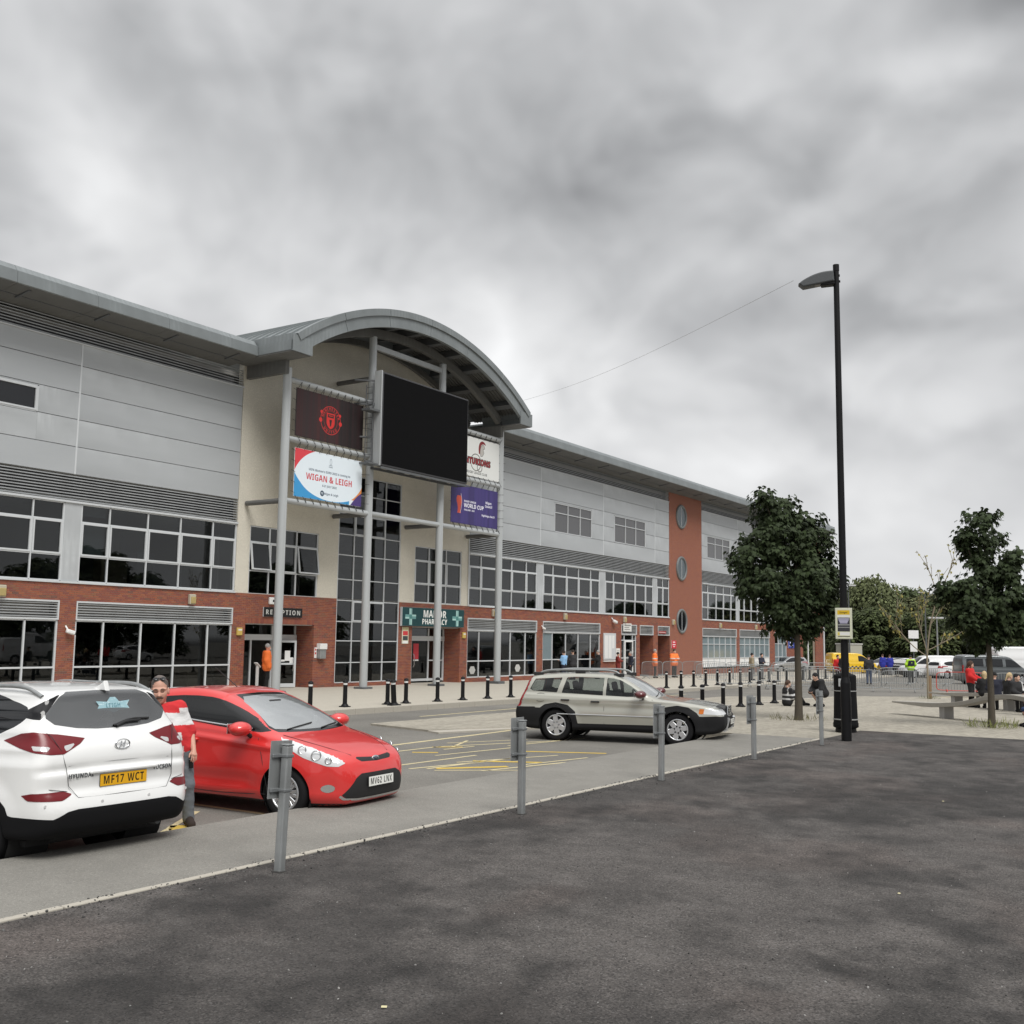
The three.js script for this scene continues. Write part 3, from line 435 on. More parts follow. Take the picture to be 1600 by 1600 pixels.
  for (const [x, y] of [[31.5, 7.76], [36.85, 7.76], [42.16, 7.76], [47.45, 7.75], [36.85, 14.02], [42.2, 14.02]]) part('strut', rod([x, y, CZ], [x, y, ZF + .05], .11), M.soffit, B);
}
// ---------- banners, screen and signs ----------
const font = (px, w = 'bold', f = 'sans-serif') => `${w} ${px}px ${f}`;
function board(name, label, cat, x0, x1, y0, y1, z, depth, tex, frame, group) { // flat board: print on the face, a body with thickness
  const t = thing(name, label, cat, [(x0 + x1) / 2, y0, z], 0, group), w = x1 - x0, h = y1 - y0;
  part('panel', rbox(-w / 2, w / 2, 0, h, -depth, -.003, Math.min(.01, depth / 3), 1), frame || M.white, t);
  const f = new THREE.PlaneGeometry(w * .996, h * .99).translate(0, h / 2, .001); part('print', f, std('#ffffff', .6, { map: tex }), t);
  return t;
}
const lash = (t, w, h, n) => { const s = []; for (let i = 0; i <= n; i++) { const x = lerp(-w / 2 + .08, w / 2 - .08, i / n); for (const [a, b] of [[h - .04, h + .24], [.04, -.24]]) { s.push(rod([x, a, .01], [x + .12, b, .12], .009, .009, 5), rod([x + .12, b, .12], [x + .2, a, -.05], .009, .009, 5)); } s.push(); } for (let j = 0; j < 5; j++) { const y = lerp(.15, h - .15, j / 4); s.push(rod([-w / 2 + .04, y, .01], [-w / 2 - .35, y + .02, .18], .009, .009, 5), rod([w / 2 - .04, y, .01], [w / 2 + .3, y + .02, .18], .009, .009, 5)); } part('lashing', s, M.black, t); };
{
  const crest = canvas(1024, 496, (g, w, h) => {
    g.fillStyle = '#2b2223'; g.fillRect(0, 0, w, h); const r = rng(8);
    for (let i = 0; i < 150; i++) { g.fillStyle = `rgba(${80 + r() * 80},${10 + r() * 20},${14 + r() * 20},${r() * .09})`; g.fillRect(r() * w, 0, 4 + r() * 40, h); }
    for (let i = 0; i < 60; i++) { g.fillStyle = `rgba(0,0,0,${r() * .14})`; g.fillRect(w * .6 + r() * w * .4, 0, 6 + r() * 50, h); }
    g.save(); g.translate(w * .5, h * .5); g.strokeStyle = g.fillStyle = '#d0302c'; g.lineWidth = 7;
    g.beginPath(); g.arc(0, 8, 150, 0, 7); g.stroke(); g.lineWidth = 3; g.beginPath(); g.arc(0, 8, 104, 0, 7); g.stroke();
    for (const [txt, up] of [['MANCHESTER', 1], ['UNITED', 0]]) { g.font = font(40); g.textAlign = 'center'; const span = up ? 2.5 : 1.5; [...txt].forEach((c, i) => { const t = (i / (txt.length - 1) - .5) * span; g.save(); g.translate(0, 8); g.rotate(up ? t : -t); g.translate(0, up ? -112 : 140); g.fillText(c, 0, 0); g.restore(); }); }
    g.beginPath(); g.moveTo(-62, -70); g.lineTo(62, -70); g.lineTo(62, 30); g.quadraticCurveTo(55, 82, 0, 100); g.quadraticCurveTo(-55, 82, -62, 30); g.closePath(); g.fill(); g.fillStyle = '#2b2223'; g.fillRect(-46, -56, 92, 34); g.beginPath(); g.moveTo(-20, 0); g.lineTo(20, 0); g.lineTo(8, 70); g.lineTo(-8, 70); g.fill(); g.fillStyle = '#d0302c'; g.fillRect(-30, -46, 60, 8);
    for (const s of [-1, 1]) { g.beginPath(); g.arc(s * 150, 22, 24, 0, 7); g.fill(); g.beginPath(); g.arc(s * 140, -66, 18, 0, 7); g.fill(); }
    g.restore();
  });
  let t = board('banner', 'dark banner with a round red football crest, left of the big screen', 'banner', 32.06, 36.32, 10.58, 12.63, -31.86, .03, crest, std([.05, .04, .04], .7), 'banners tied into the entrance frame'); lash(t, 4.26, 2.05, 9);
  const euro = canvas(1024, 496, (g, w, h) => {
    g.fillStyle = '#e4eef5'; g.fillRect(0, 0, w, h);
    g.fillStyle = '#d8424c'; g.beginPath(); g.moveTo(0, 0); g.lineTo(290, 0); g.quadraticCurveTo(90, 60, 0, 230); g.fill();
    g.fillStyle = '#3d97cf'; g.beginPath(); g.moveTo(0, 250); g.quadraticCurveTo(130, 430, 420, 470); g.quadraticCurveTo(640, 500, 830, 400); g.lineTo(830, h); g.lineTo(0, h); g.fill();
    g.fillStyle = '#e4eef5'; g.beginPath(); g.ellipse(560, 230, 520, 262, 0, 0, 7); g.fill();
    g.fillStyle = '#e08a44'; g.beginPath(); g.moveTo(w, 290); g.quadraticCurveTo(960, 390, 860, 440); g.lineTo(w, 440); g.fill();
    g.fillStyle = '#4a3a78'; g.beginPath(); g.moveTo(w, 350); g.quadraticCurveTo(930, 400, 850, h); g.lineTo(w, h); g.fill();
    g.textAlign = 'center'; g.fillStyle = '#3a4a5c'; g.font = font(34); g.fillText("UEFA Women's EURO 2022 is coming to", 520, 205);
    g.fillStyle = '#c8323c'; g.font = font(92); g.fillText('WIGAN & LEIGH', 520, 300); g.fillStyle = '#3a4a5c'; g.font = font(32); g.fillText('6-21 JULY 2022', 520, 352); g.font = font(32); g.fillText('Wigan & Leigh', 550, 432);
    g.beginPath(); g.arc(412, 422, 30, 0, 7); g.fill(); g.fillStyle = '#e4eef5'; g.fillRect(395, 412, 34, 6); g.fillRect(400, 424, 26, 6);
    g.strokeStyle = '#5a6a78'; g.lineWidth = 4; g.beginPath(); g.ellipse(530, 76, 14, 32, 0, 0, 7); g.stroke(); g.beginPath(); g.moveTo(500, 112); g.lineTo(560, 112); g.stroke(); g.font = font(22); g.fillStyle = '#5a6a78'; g.fillText('EURO', 530, 138);
  });
  t = board('banner', 'white oval banner reading WIGAN & LEIGH in red, with coral and blue corners', 'banner', 32.1, 36.35, 8.02, 10.08, -31.86, .03, euro, null, 'banners tied into the entrance frame'); lash(t, 4.25, 2.06, 9);
  const club = canvas(1024, 496, (g, w, h) => {
    g.fillStyle = '#dfe0dd'; g.fillRect(0, 0, w, h); g.textAlign = 'center';
    g.save(); g.translate(640, 130); g.fillStyle = '#7d2226'; g.beginPath(); g.moveTo(-60, 60); g.quadraticCurveTo(-90, -90, 10, -110); g.quadraticCurveTo(70, -108, 84, -62); g.quadraticCurveTo(20, -92, -16, -50); g.quadraticCurveTo(-40, 0, -36, 60); g.fill();
    g.fillStyle = '#b8b4ae'; g.strokeStyle = '#333'; g.lineWidth = 5; g.beginPath(); g.moveTo(-36, 60); g.quadraticCurveTo(-40, -40, 20, -66); g.quadraticCurveTo(60, -60, 62, -20); g.lineTo(30, -8); g.lineTo(46, 40); g.lineTo(20, 80); g.lineTo(-20, 90); g.closePath(); g.fill(); g.stroke(); g.restore();
    g.strokeStyle = '#6d6a66'; g.lineWidth = 12; g.beginPath(); g.arc(520, 310, 105, 0, 7); g.stroke(); g.beginPath(); g.arc(600, 370, 50, 0, 7); g.stroke();
    g.font = font(104); g.lineWidth = 16; g.strokeStyle = '#2c2422'; g.strokeText('CENTURIONS', 500, 335); g.fillStyle = '#9c2a30'; g.fillText('CENTURIONS', 500, 335); g.fillStyle = '#444'; g.font = font(42); g.fillText('LEIGH RUGBY LEAGUE CLUB', 480, 460);
  });
  t = board('banner', 'white banner with helmeted head emblem and word CENTURIONS, partly behind the screen', 'banner', 42.95, 47.4, 10.58, 12.64, -31.86, .03, club, null, 'banners tied into the entrance frame'); lash(t, 4.45, 2.06, 9);
  const cup = canvas(1024, 512, (g, w, h) => {
    g.fillStyle = '#453a78'; g.fillRect(0, 0, w, h); const r = rng(4); for (let i = 0; i < 40; i++) { g.fillStyle = `rgba(30,24,60,${r() * .12})`; g.fillRect(r() * w, 0, 30 + r() * 60, h); }
    g.fillStyle = '#c9523f'; g.beginPath(); g.moveTo(130, 150); g.quadraticCurveTo(90, 200, 128, 260); g.quadraticCurveTo(150, 330, 128, 380); g.lineTo(208, 380); g.quadraticCurveTo(180, 330, 212, 260); g.quadraticCurveTo(240, 200, 196, 150); g.closePath(); g.fill(); g.strokeStyle = '#f0d8d0'; g.lineWidth = 6; g.beginPath(); g.moveTo(200, 120); g.quadraticCurveTo(250, 240, 186, 380); g.stroke();
    g.fillStyle = '#efeef6'; g.font = font(36); g.fillText('RUGBY LEAGUE', 270, 222); g.font = font(76); g.fillText('WORLD CUP', 268, 290); g.font = font(30); g.fillText('ENGLAND · 2021', 272, 334);
    g.font = font(46); g.fillText('Wigan', 742, 196); g.fillText('Council', 732, 244); g.font = font(38); g.fillText('bigthings.rlwc21', 660, 372);
  });
  t = board('banner', 'purple banner reading WORLD CUP with an orange cup emblem', 'banner', 43.12, 47.3, 8.04, 10.05, -31.86, .03, cup, std([.06, .045, .19], .7), 'banners tied into the entrance frame'); lash(t, 4.18, 2.01, 8);

  const s = thing('video_screen', 'large blank black video screen hung on the entrance columns under the arch', 'screen', [39.93, 9.9, -31.0]);
  part('cabinet', rbox(-3.35, 3.35, 0, 4.3, -.42, -.02, .03), std([.06, .06, .065], .5), s);
  part('display', new THREE.BoxGeometry(6.5, 4.14, .02).translate(.02, 2.15, -.008), phys([.0025, .0025, .003], .8, { specularIntensity: .25, bumpMap: setrep(pix(64, (u, v) => (Math.abs(u - .5) < .4 && Math.abs(v - .5) < .4) ? 1 : .2, false), .32), bumpScale: .002 }), s);
  part('side_cover', rbox(-3.42, -3.352, -.02, 4.34, -.42, .01, .015), M.steel, s);
  part('under_frame', [beam([-3.3, -.08, -.05], [3.3, -.08, -.05], .06, .1), beam([-3.3, -.08, -.6], [3.3, -.08, -.6], .06, .1), ...Array.from({ length: 9 }, (_, i) => beam([-3.3 + i * .82, -.08, -.6], [-3.3 + i * .82 + .4, -.08, -.05], .05, .05))], M.steelDark, s);
  part('bracket', [...[0.1, 1.3, 2.8, 3.9].map(y => beam([-3.3, y, -.35], [-4.0, y, -1.1], .07, .07)), ...[0.1, 2.8].map(y => beam([-3.9, y, -.4], [-3.2, y, -.4], .07, .12)), rod([-3.62, 0, -.3], [-3.62, 3.7, -.3], .025), rod([-3.62, 0, -.7], [-3.62, 3.7, -.7], .025), ...Array.from({ length: 13 }, (_, i) => rod([-3.62, .2 + i * .28, -.3], [-3.62, .2 + i * .28, -.7], .014)), beam([-4.1, 2.45, -.3], [-3.3, 2.45, -.3], .5, .1), beam([-4.1, .02, -.3], [-3.3, .02, -.3], .5, .07)], M.steelDark, s);

  const rec = canvas(768, 150, (g, w, h) => { g.fillStyle = '#0c0c0d'; g.fillRect(0, 0, w, h); g.fillStyle = '#c9c9c4'; g.font = font(104); g.textAlign = 'center'; g.textAlign = 'left'; const ws = [...'RECEPTION'].map(c => g.measureText(c).width), tot = ws.reduce((a, b) => a + b, 0), sp = (w - 70 - tot) / 8; let x = 35; [...'RECEPTION'].forEach((c, i) => { g.fillText(c, x, 112); x += ws[i] + sp; }); });
  board('sign', 'black sign with grey letters RECEPTION above the reception doorway', 'sign', 32.7, 35.02, 3.05, 3.46, ZF + .07, .06, rec, M.frame);
  const ph = canvas(1024, 190, (g, w, h) => {
    g.fillStyle = '#0f4145'; g.fillRect(0, 0, w, h); const r = rng(3); for (let i = 0; i < 6; i++) { }
    const cross = x => { g.save(); g.translate(x, 95); for (let k = 0; k < 4; k++) { g.fillStyle = k % 2 ? '#8fb9b6' : '#6b9d9b'; g.rotate(Math.PI / 2); g.fillRect(-22, -84, 44, 62); g.fillStyle = '#a9cfca'; g.fillRect(-22, -84, 18, 62); } g.fillStyle = '#4f8683'; g.fillRect(-22, -22, 44, 44); g.restore(); };
    cross(130); cross(905); g.fillStyle = '#f2f2ee'; g.textAlign = 'center'; g.font = font(104); g.fillText('MANOR', 520, 96); g.font = font(78); g.fillText('PHARMACY', 520, 168);
  });
  board('shop_sign', 'dark green pharmacy sign with white MANOR PHARMACY letters and two crosses', 'shop sign', 41.92, 47.18, 2.83, 3.77, ZF + .16, .14, ph, M.frame);
  const small = (bg, fg, lines, w = 256, h = 256) => canvas(w, h, (g) => { g.fillStyle = bg; g.fillRect(0, 0, w, h); g.fillStyle = fg; g.textAlign = 'center'; lines.forEach((s, i) => { g.font = font(h / (lines.length + 1) * .8); if (s) g.fillText(s, w / 2, h * (i + 1) / (lines.length + .6)); }); });
  const ruled = (bg, bars, w = 200, h = 280) => canvas(w, h, (g) => { g.fillStyle = bg; g.fillRect(0, 0, w, h); for (const [c, x, y, a, b] of bars) { g.fillStyle = c; g.fillRect(x * w, y * h, a * w, b * h); } });
  board('notice', 'narrow notice with red middle on brick under pharmacy sign', 'notice', 42.12, 42.62, 1.95, 2.78, ZF + .03, .03, ruled('#d6d2b8', [['#b9b28a', 0, 0, 1, .2], ['#c93a40', .1, .24, .8, .26], ['#3c4446', .1, .54, .8, .26], ['#ececea', .1, .84, .8, .14]]));
  board('sign', 'white sign on the louvre above the white framed door', 'sign', 65.95, 67.15, 2.9, 3.45, ZF + .08, .04, ruled('#dcdcd8', [['#8f8f8d', .1, .15, .8, .18], ['#8f8f8d', .1, .45, .6, .12], ['#8f8f8d', .1, .7, .7, .12]]));
  board('sign', 'small dark red sign on the louvre over the right brick passage', 'sign', 71.45, 72.75, 2.82, 3.02, ZF + .08, .04, ruled('#8c1a1c', [['#d9b0ae', .08, .35, .84, .3]]));
  board('sign', 'square red notice on the brick tower beside two stewards', 'sign', 73.75, 74.6, 1.75, 2.35, ZF + .05, .03, ruled('#c41f30', [['#f0d5d8', .25, .15, .5, .14], ['#f0d5d8', .2, .45, .6, .14], ['#f0d5d8', .3, .72, .4, .1]]));
  board('sign', 'blue notice on brick pier behind the nearest leafy tree', 'sign', 99.7, 101.6, 1.8, 3.0, ZF + .05, .03, ruled('#2e3f9a', [['#d5daf0', .15, .2, .7, .12], ['#d5daf0', .15, .5, .6, .1], ['#d5daf0', .15, .75, .6, .1]]));
  const nb = thing('notice_board', 'glazed notice board with white posters on brick near ticket window', 'notice board', [64.0, 1.0, ZF]); part('frame', rbox(-.85, .85, 0, 1.75, .0, .08, .015), M.frame, nb); part('poster', [box(-.75, -.3, .1, 1.6, .082, .087), box(-.22, .2, .1, 1.6, .082, .087), box(.28, .6, .75, 1.6, .082, .087)], M.white, nb); part('shelf', box(-.85, .85, -.12, -.05, .0, .1), M.white, nb);
  board('notice', 'tall white poster on brick between notice board and white framed door', 'notice', 65.0, 65.55, .5, 1.75, ZF + .02, .02, ruled('#e4e4e0', [['#b9b9b5', .15, .1, .7, .05], ['#b9b9b5', .15, .25, .7, .04]]));
  const bx = thing('letter_box', 'grey steel box with white top on brick right of reception', 'wall box', [36.3, 1.25, ZF]); part('case', rbox(-.2, .2, 0, .42, 0, .2, .02), M.galv, bx); part('lid', rbox(-.23, .23, .42, .68, 0, .24, .02), M.white, bx);
  board('notice', 'small red and white notice between reception recess and steel box', 'notice', 35.93, 36.07, 1.28, 1.75, ZF + .02, .02, ruled('#e2dedb', [['#c23b40', .2, .1, .6, .2], ['#c23b40', .2, .45, .6, .2]]));
  const kp = solo('door_entry_panel', [rbox(31.95, 32.25, 1.25, 1.65, -35.05, -34.99, .01), rbox(32.0, 32.2, 1.4, 1.6, -34.992, -34.98, .004)], M.galv, 'grey entry phone beside the reception doors behind the steward', 'entry panel');
  const stand = thing('sanitiser_stand', 'white hand sanitiser post in the reception doorway beside steward', 'stand', [32.35, 0, -33.8]); part('post', rbox(-.05, .05, 0, 1.0, -.05, .05, .015), M.white, stand); part('tray', new RoundedBoxGeometry(.3, .05, .2, 2, .02).rotateZ(-.7).translate(0, 1.02, 0), M.white, stand); part('foot', rbox(-.2, .2, 0, .03, -.15, .15, .01), M.galv, stand);
  // wall lights
  const lamps = [[20.81, 3.6, 'cream wall light on brick, leftmost in view'], [28.83, 3.63, 'cream wall light on brick above widest left shop window'], [50.15, 3.7, 'cream wall light beside the rightmost entrance column'], [58.07, 3.7, 'cream wall light over the ticket windows'], [66.13, 3.7, 'cream wall light over white framed door'], [74.01, 3.69, 'cream wall light on the tower beside lowest porthole'], [83.1, 3.62, 'cream wall light over white panelled office window nearest tower'], [91.2, 3.62, 'cream wall light over office window farthest right']];
  let L0; for (const [x, y, label] of lamps) { if (!L0) { L0 = thing('wall_light', label, 'wall light', [x, y, ZF], 0, 'bulkhead lights along the brick band'); part('housing', rbox(-.15, .15, -.2, .2, 0, .16, .04), std([.46, .42, .33], .6), L0); part('lens', rbox(-.12, .12, -.17, .1, .14, .2, .03), std([.42, .33, .14], .3), L0); } else dup(L0, [x, y, ZF], 0, label); }
  const al = thing('alarm_box', 'white alarm box above reception sign', 'alarm', [33.2, 3.73, ZF]); part('case', rbox(-.2, .2, -.15, .15, 0, .12, .04), M.white, al); part('mark', box(-.04, .04, -.05, .05, .121, .123), M.black, al);
  for (const [x, y, l] of [[31.4, 2.4, 'yellow alarm box on brick left of reception doorway'], [47.35, 2.42, 'yellow alarm box on brick right of pharmacy doorway']]) { const a = thing('alarm_box', l, 'alarm'); a.position.set(x, y, ZF); part('case', rbox(-.14, .14, -.16, .16, 0, .1, .03), std([.55, .40, .10], .5), a); part('label_plate', box(-.1, .1, .04, .1, .101, .103), M.white, a); }
  for (const [x, y, l, s] of [[23.35, 2.3, 'white camera on brick pier between left shop windows', 1], [64.35, 3.55, 'white camera on brick above the notice board', 1.3], [55.4, 2.95, 'white camera on brick pier left of ticket windows', .8]]) { const c = thing('security_camera', l, 'camera', [x, y, ZF]); part('mount', rod([0, .18 * s, 0], [.02, .02, .14 * s], .03), M.white, c); part('camera_body', new RoundedBoxGeometry(.34 * s, .15 * s, .15 * s, 3, .05 * s).rotateZ(-.25).translate(.1 * s, -.03, .16 * s), M.white, c); part('lens', rod([.26 * s, -.075 * s, .16 * s], [.3 * s, -.085 * s, .16 * s], .05 * s), M.black, c); }
}
// ---------- shapes from fields: one smooth closed surface per body ----------
function netMesh(f, lo, hi, cell, steps = 1) { // naive surface nets, vertices then drawn onto f = 0
  const n = [0, 1, 2].map(k => Math.ceil((hi[k] - lo[k]) / cell) + 1), [nx, ny, nz] = n, val = new Float32Array(nx * ny * nz);
  // coarse pass: skip blocks far from the surface
  const S = 4, far = cell * S * 1.6;
  for (let k = 0; k < nz; k += S) for (let j = 0; j < ny; j += S) for (let i = 0; i < nx; i += S) {
    const c = f(lo[0] + (i + S / 2) * cell, lo[1] + (j + S / 2) * cell, lo[2] + (k + S / 2) * cell), skip = Math.abs(c) > far;
    for (let w = k; w < Math.min(nz, k + S); w++) for (let v = j; v < Math.min(ny, j + S); v++) for (let u = i; u < Math.min(nx, i + S); u++) val[(w * ny + v) * nx + u] = skip ? c : f(lo[0] + u * cell, lo[1] + v * cell, lo[2] + w * cell);
  }
  const idx = new Int32Array(nx * ny * nz).fill(-1), P = [], tri = [], at = (i, j, k) => (k * ny + j) * nx + i;
  const E = [[0, 1], [0, 2], [0, 4], [1, 3], [1, 5], [2, 3], [2, 6], [3, 7], [4, 5], [4, 6], [5, 7], [6, 7]];
  const h = cell * .3, g = [0, 0, 0];
  const grad = (x, y, z) => { g[0] = f(x + h, y, z) - f(x - h, y, z); g[1] = f(x, y + h, z) - f(x, y - h, z); g[2] = f(x, y, z + h) - f(x, y, z - h); return Math.hypot(g[0], g[1], g[2]) || 1e-9; };
  const N = [], c8 = new Float64Array(8);
  for (let k = 0; k < nz - 1; k++) for (let j = 0; j < ny - 1; j++) for (let i = 0; i < nx - 1; i++) {
    let m = 0; for (let q = 0; q < 8; q++) { c8[q] = val[at(i + (q & 1), j + (q >> 1 & 1), k + (q >> 2))]; if (c8[q] < 0) m |= 1 << q; }
    if (m === 0 || m === 255) continue;
    let x = 0, y = 0, z = 0, c = 0;
    for (const [a, b] of E) if ((c8[a] < 0) !== (c8[b] < 0)) { const t = c8[a] / (c8[a] - c8[b]); x += (a & 1) + t * ((b & 1) - (a & 1)); y += (a >> 1 & 1) + t * ((b >> 1 & 1) - (a >> 1 & 1)); z += (a >> 2) + t * ((b >> 2) - (a >> 2)); c++; }
    x = lo[0] + (i + x / c) * cell; y = lo[1] + (j + y / c) * cell; z = lo[2] + (k + z / c) * cell;
    for (let s = 0; s < steps; s++) { const L = grad(x, y, z), v = f(x, y, z), d = clamp(v * 2 * h / L, -cell * .6, cell * .6) / L; x -= g[0] * d; y -= g[1] * d; z -= g[2] * d; }
    const L = grad(x, y, z); idx[at(i, j, k)] = P.length / 3; P.push(x, y, z); N.push(g[0] / L, g[1] / L, g[2] / L);
  }
  const quad = (a, b, c, d, flip) => { if (a < 0 || b < 0 || c < 0 || d < 0) return; if (flip) tri.push(a, c, b, a, d, c); else tri.push(a, b, c, a, c, d); };
  for (let k = 1; k < nz - 1; k++) for (let j = 1; j < ny - 1; j++) for (let i = 1; i < nx - 1; i++) {
    const o = val[at(i, j, k)] < 0;
    if (o !== (val[at(i + 1, j, k)] < 0)) quad(idx[at(i, j - 1, k - 1)], idx[at(i, j, k - 1)], idx[at(i, j, k)], idx[at(i, j - 1, k)], !o);
    if (o !== (val[at(i, j + 1, k)] < 0)) quad(idx[at(i - 1, j, k - 1)], idx[at(i - 1, j, k)], idx[at(i, j, k)], idx[at(i, j, k - 1)], !o);
    if (o !== (val[at(i, j, k + 1)] < 0)) quad(idx[at(i - 1, j - 1, k)], idx[at(i, j - 1, k)], idx[at(i, j, k)], idx[at(i - 1, j, k)], !o);
  }
  const G = new THREE.BufferGeometry(); G.setAttribute('position', new THREE.Float32BufferAttribute(P, 3)); G.setAttribute('normal', new THREE.Float32BufferAttribute(N, 3)); G.setIndex(tri); return G;
}
const smin = (a, b, k) => { const h = Math.max(k - Math.abs(a - b), 0) / k; return Math.min(a, b) - h * h * k * .25; };
const smax = (a, b, k) => -smin(-a, -b, k);
function capsule(a, b, r0, r1) { const [ax, ay, az] = a, dx = b[0] - ax, dy = b[1] - ay, dz = b[2] - az, l2 = dx * dx + dy * dy + dz * dz || 1e-9; return (x, y, z) => { const px = x - ax, py = y - ay, pz = z - az, t = clamp((px * dx + py * dy + pz * dz) / l2); return Math.hypot(px - dx * t, py - dy * t, pz - dz * t) - (r0 + (r1 - r0) * t); }; }
function ellip(c, r, rot = 0) { const m = Math.min(...r), cs = Math.cos(rot), sn = Math.sin(rot); return (x, y, z) => { let X = x - c[0], Y = y - c[1], Z = z - c[2]; const q = X * cs - Z * sn; Z = X * sn + Z * cs; X = q; return (Math.hypot(X / r[0], Y / r[1], Z / r[2]) - 1) * m; }; }
function polySdf(pts) { // signed distance to a closed polygon
  const n = pts.length; let x0 = 1e9, x1 = -1e9, y0 = 1e9, y1 = -1e9; for (const [x, y] of pts) { x0 = Math.min(x0, x); x1 = Math.max(x1, x); y0 = Math.min(y0, y); y1 = Math.max(y1, y); }
  return (x, y) => { if (x < x0 - .2 || x > x1 + .2 || y < y0 - .2 || y > y1 + .2) return .2; let d = 1e9, s = 1; for (let i = 0, j = n - 1; i < n; j = i++) { const [ax, ay] = pts[i], [bx, by] = pts[j], ex = bx - ax, ey = by - ay, wx = x - ax, wy = y - ay, t = clamp((wx * ex + wy * ey) / (ex * ex + ey * ey)), u = wx - ex * t, v = wy - ey * t; d = Math.min(d, u * u + v * v); const a = y >= ay, b = y < by, c = ex * wy > ey * wx; if ((a && b && c) || (!a && !b && !c)) s = -s; } return s * Math.sqrt(d); };
}
function spline(pts, n = 8, closed = true) { const c = new THREE.CatmullRomCurve3(pts.map(([x, y]) => V(x, y, 0)), closed, 'centripetal'); return c.getPoints(pts.length * n).slice(0, closed ? -1 : undefined).map(p => [p.x, p.y]); }
function sdfGrid(pts, cell = .01, pad = .5) { // tabulated polygon distance
  let x0 = 1e9, x1 = -1e9, y0 = 1e9, y1 = -1e9; for (const [x, y] of pts) { x0 = Math.min(x0, x); x1 = Math.max(x1, x); y0 = Math.min(y0, y); y1 = Math.max(y1, y); } x0 -= pad; y0 -= pad; x1 += pad; y1 += pad;
  const W = Math.ceil((x1 - x0) / cell) + 2, H = Math.ceil((y1 - y0) / cell) + 2, d = new Float32Array(W * H), n = pts.length;
  for (let j = 0; j < H; j++) for (let i = 0; i < W; i++) { const x = x0 + i * cell, y = y0 + j * cell; let q = 1e9, s = 1; for (let a = 0, b = n - 1; a < n; b = a++) { const ax = pts[a][0], ay = pts[a][1], ex = pts[b][0] - ax, ey = pts[b][1] - ay, wx = x - ax, wy = y - ay, t = clamp((wx * ex + wy * ey) / (ex * ex + ey * ey)), u = wx - ex * t, v = wy - ey * t; const D = u * u + v * v; if (D < q) q = D; const A = y >= ay, Bq = y < pts[b][1], C = ex * wy > ey * wx; if ((A && Bq && C) || (!A && !Bq && !C)) s = -s; } d[j * W + i] = s * Math.sqrt(q); }
  return (x, y) => { const u = clamp((x - x0) / cell, 0, W - 1.001), v = clamp((y - y0) / cell, 0, H - 1.001), i = u | 0, j = v | 0, a = u - i, b = v - j, o = j * W + i; return (d[o] * (1 - a) + d[o + 1] * a) * (1 - b) + (d[o + W] * (1 - a) + d[o + W + 1] * a) * b; };
}
// cut a mesh along fn = 0: [inside, outside]; new points on the cut
function cutMesh(G, fn) {
  const p = G.attributes.position.array, n = G.attributes.normal.array, id = G.index.array, nv = p.length / 3, val = new Float32Array(nv); let any = false;
  for (let i = 0; i < nv; i++) { val[i] = fn(p[i * 3], p[i * 3 + 1], p[i * 3 + 2], n[i * 3], n[i * 3 + 1], n[i * 3 + 2]); if (val[i] < 0) any = true; }
  if (!any) return [null, G];
  const P = Array.from(p), N = Array.from(n), cache = new Map(), A = [], C = [];
  const mid = (a, b) => { const k = a < b ? a * nv + b : b * nv + a; let r = cache.get(k); if (r === undefined) { const t = val[a] / (val[a] - val[b]); r = P.length / 3; for (let q = 0; q < 3; q++) { P.push(p[a * 3 + q] + (p[b * 3 + q] - p[a * 3 + q]) * t); N.push(n[a * 3 + q] + (n[b * 3 + q] - n[a * 3 + q]) * t); } cache.set(k, r); } return r; };
  for (let i = 0; i < id.length; i += 3) {
    const t = [id[i], id[i + 1], id[i + 2]], s = t.map(v => val[v] < 0), c = s[0] + s[1] + s[2];
    if (c === 3) A.push(...t); else if (c === 0) C.push(...t); else {
      const q = c === 1 ? s.indexOf(true) : s.indexOf(false), a = t[q], b = t[(q + 1) % 3], d = t[(q + 2) % 3], x = mid(a, b), y = mid(a, d);
      (c === 1 ? A : C).push(a, x, y); (c === 1 ? C : A).push(x, b, d, x, d, y);
    }
  }
  const mk = L => { if (!L.length) return null; const map = new Map(), pp = [], nn = [], ii = L.map(v => { let r = map.get(v); if (r === undefined) { r = map.size; map.set(v, r); pp.push(P[v * 3], P[v * 3 + 1], P[v * 3 + 2]); nn.push(N[v * 3], N[v * 3 + 1], N[v * 3 + 2]); } return r; }); const g = new THREE.BufferGeometry(); g.setAttribute('position', new THREE.Float32BufferAttribute(pp, 3)); g.setAttribute('normal', new THREE.Float32BufferAttribute(nn, 3)); g.setIndex(ii); return g; };
  return [mk(A), mk(C)];
}
function inflate(G, d) { const g = G.clone(), p = g.attributes.position, n = g.attributes.normal; for (let i = 0; i < p.count; i++) p.setXYZ(i, p.getX(i) + n.getX(i) * d, p.getY(i) + n.getY(i) * d, p.getZ(i) + n.getZ(i) * d); return g; }

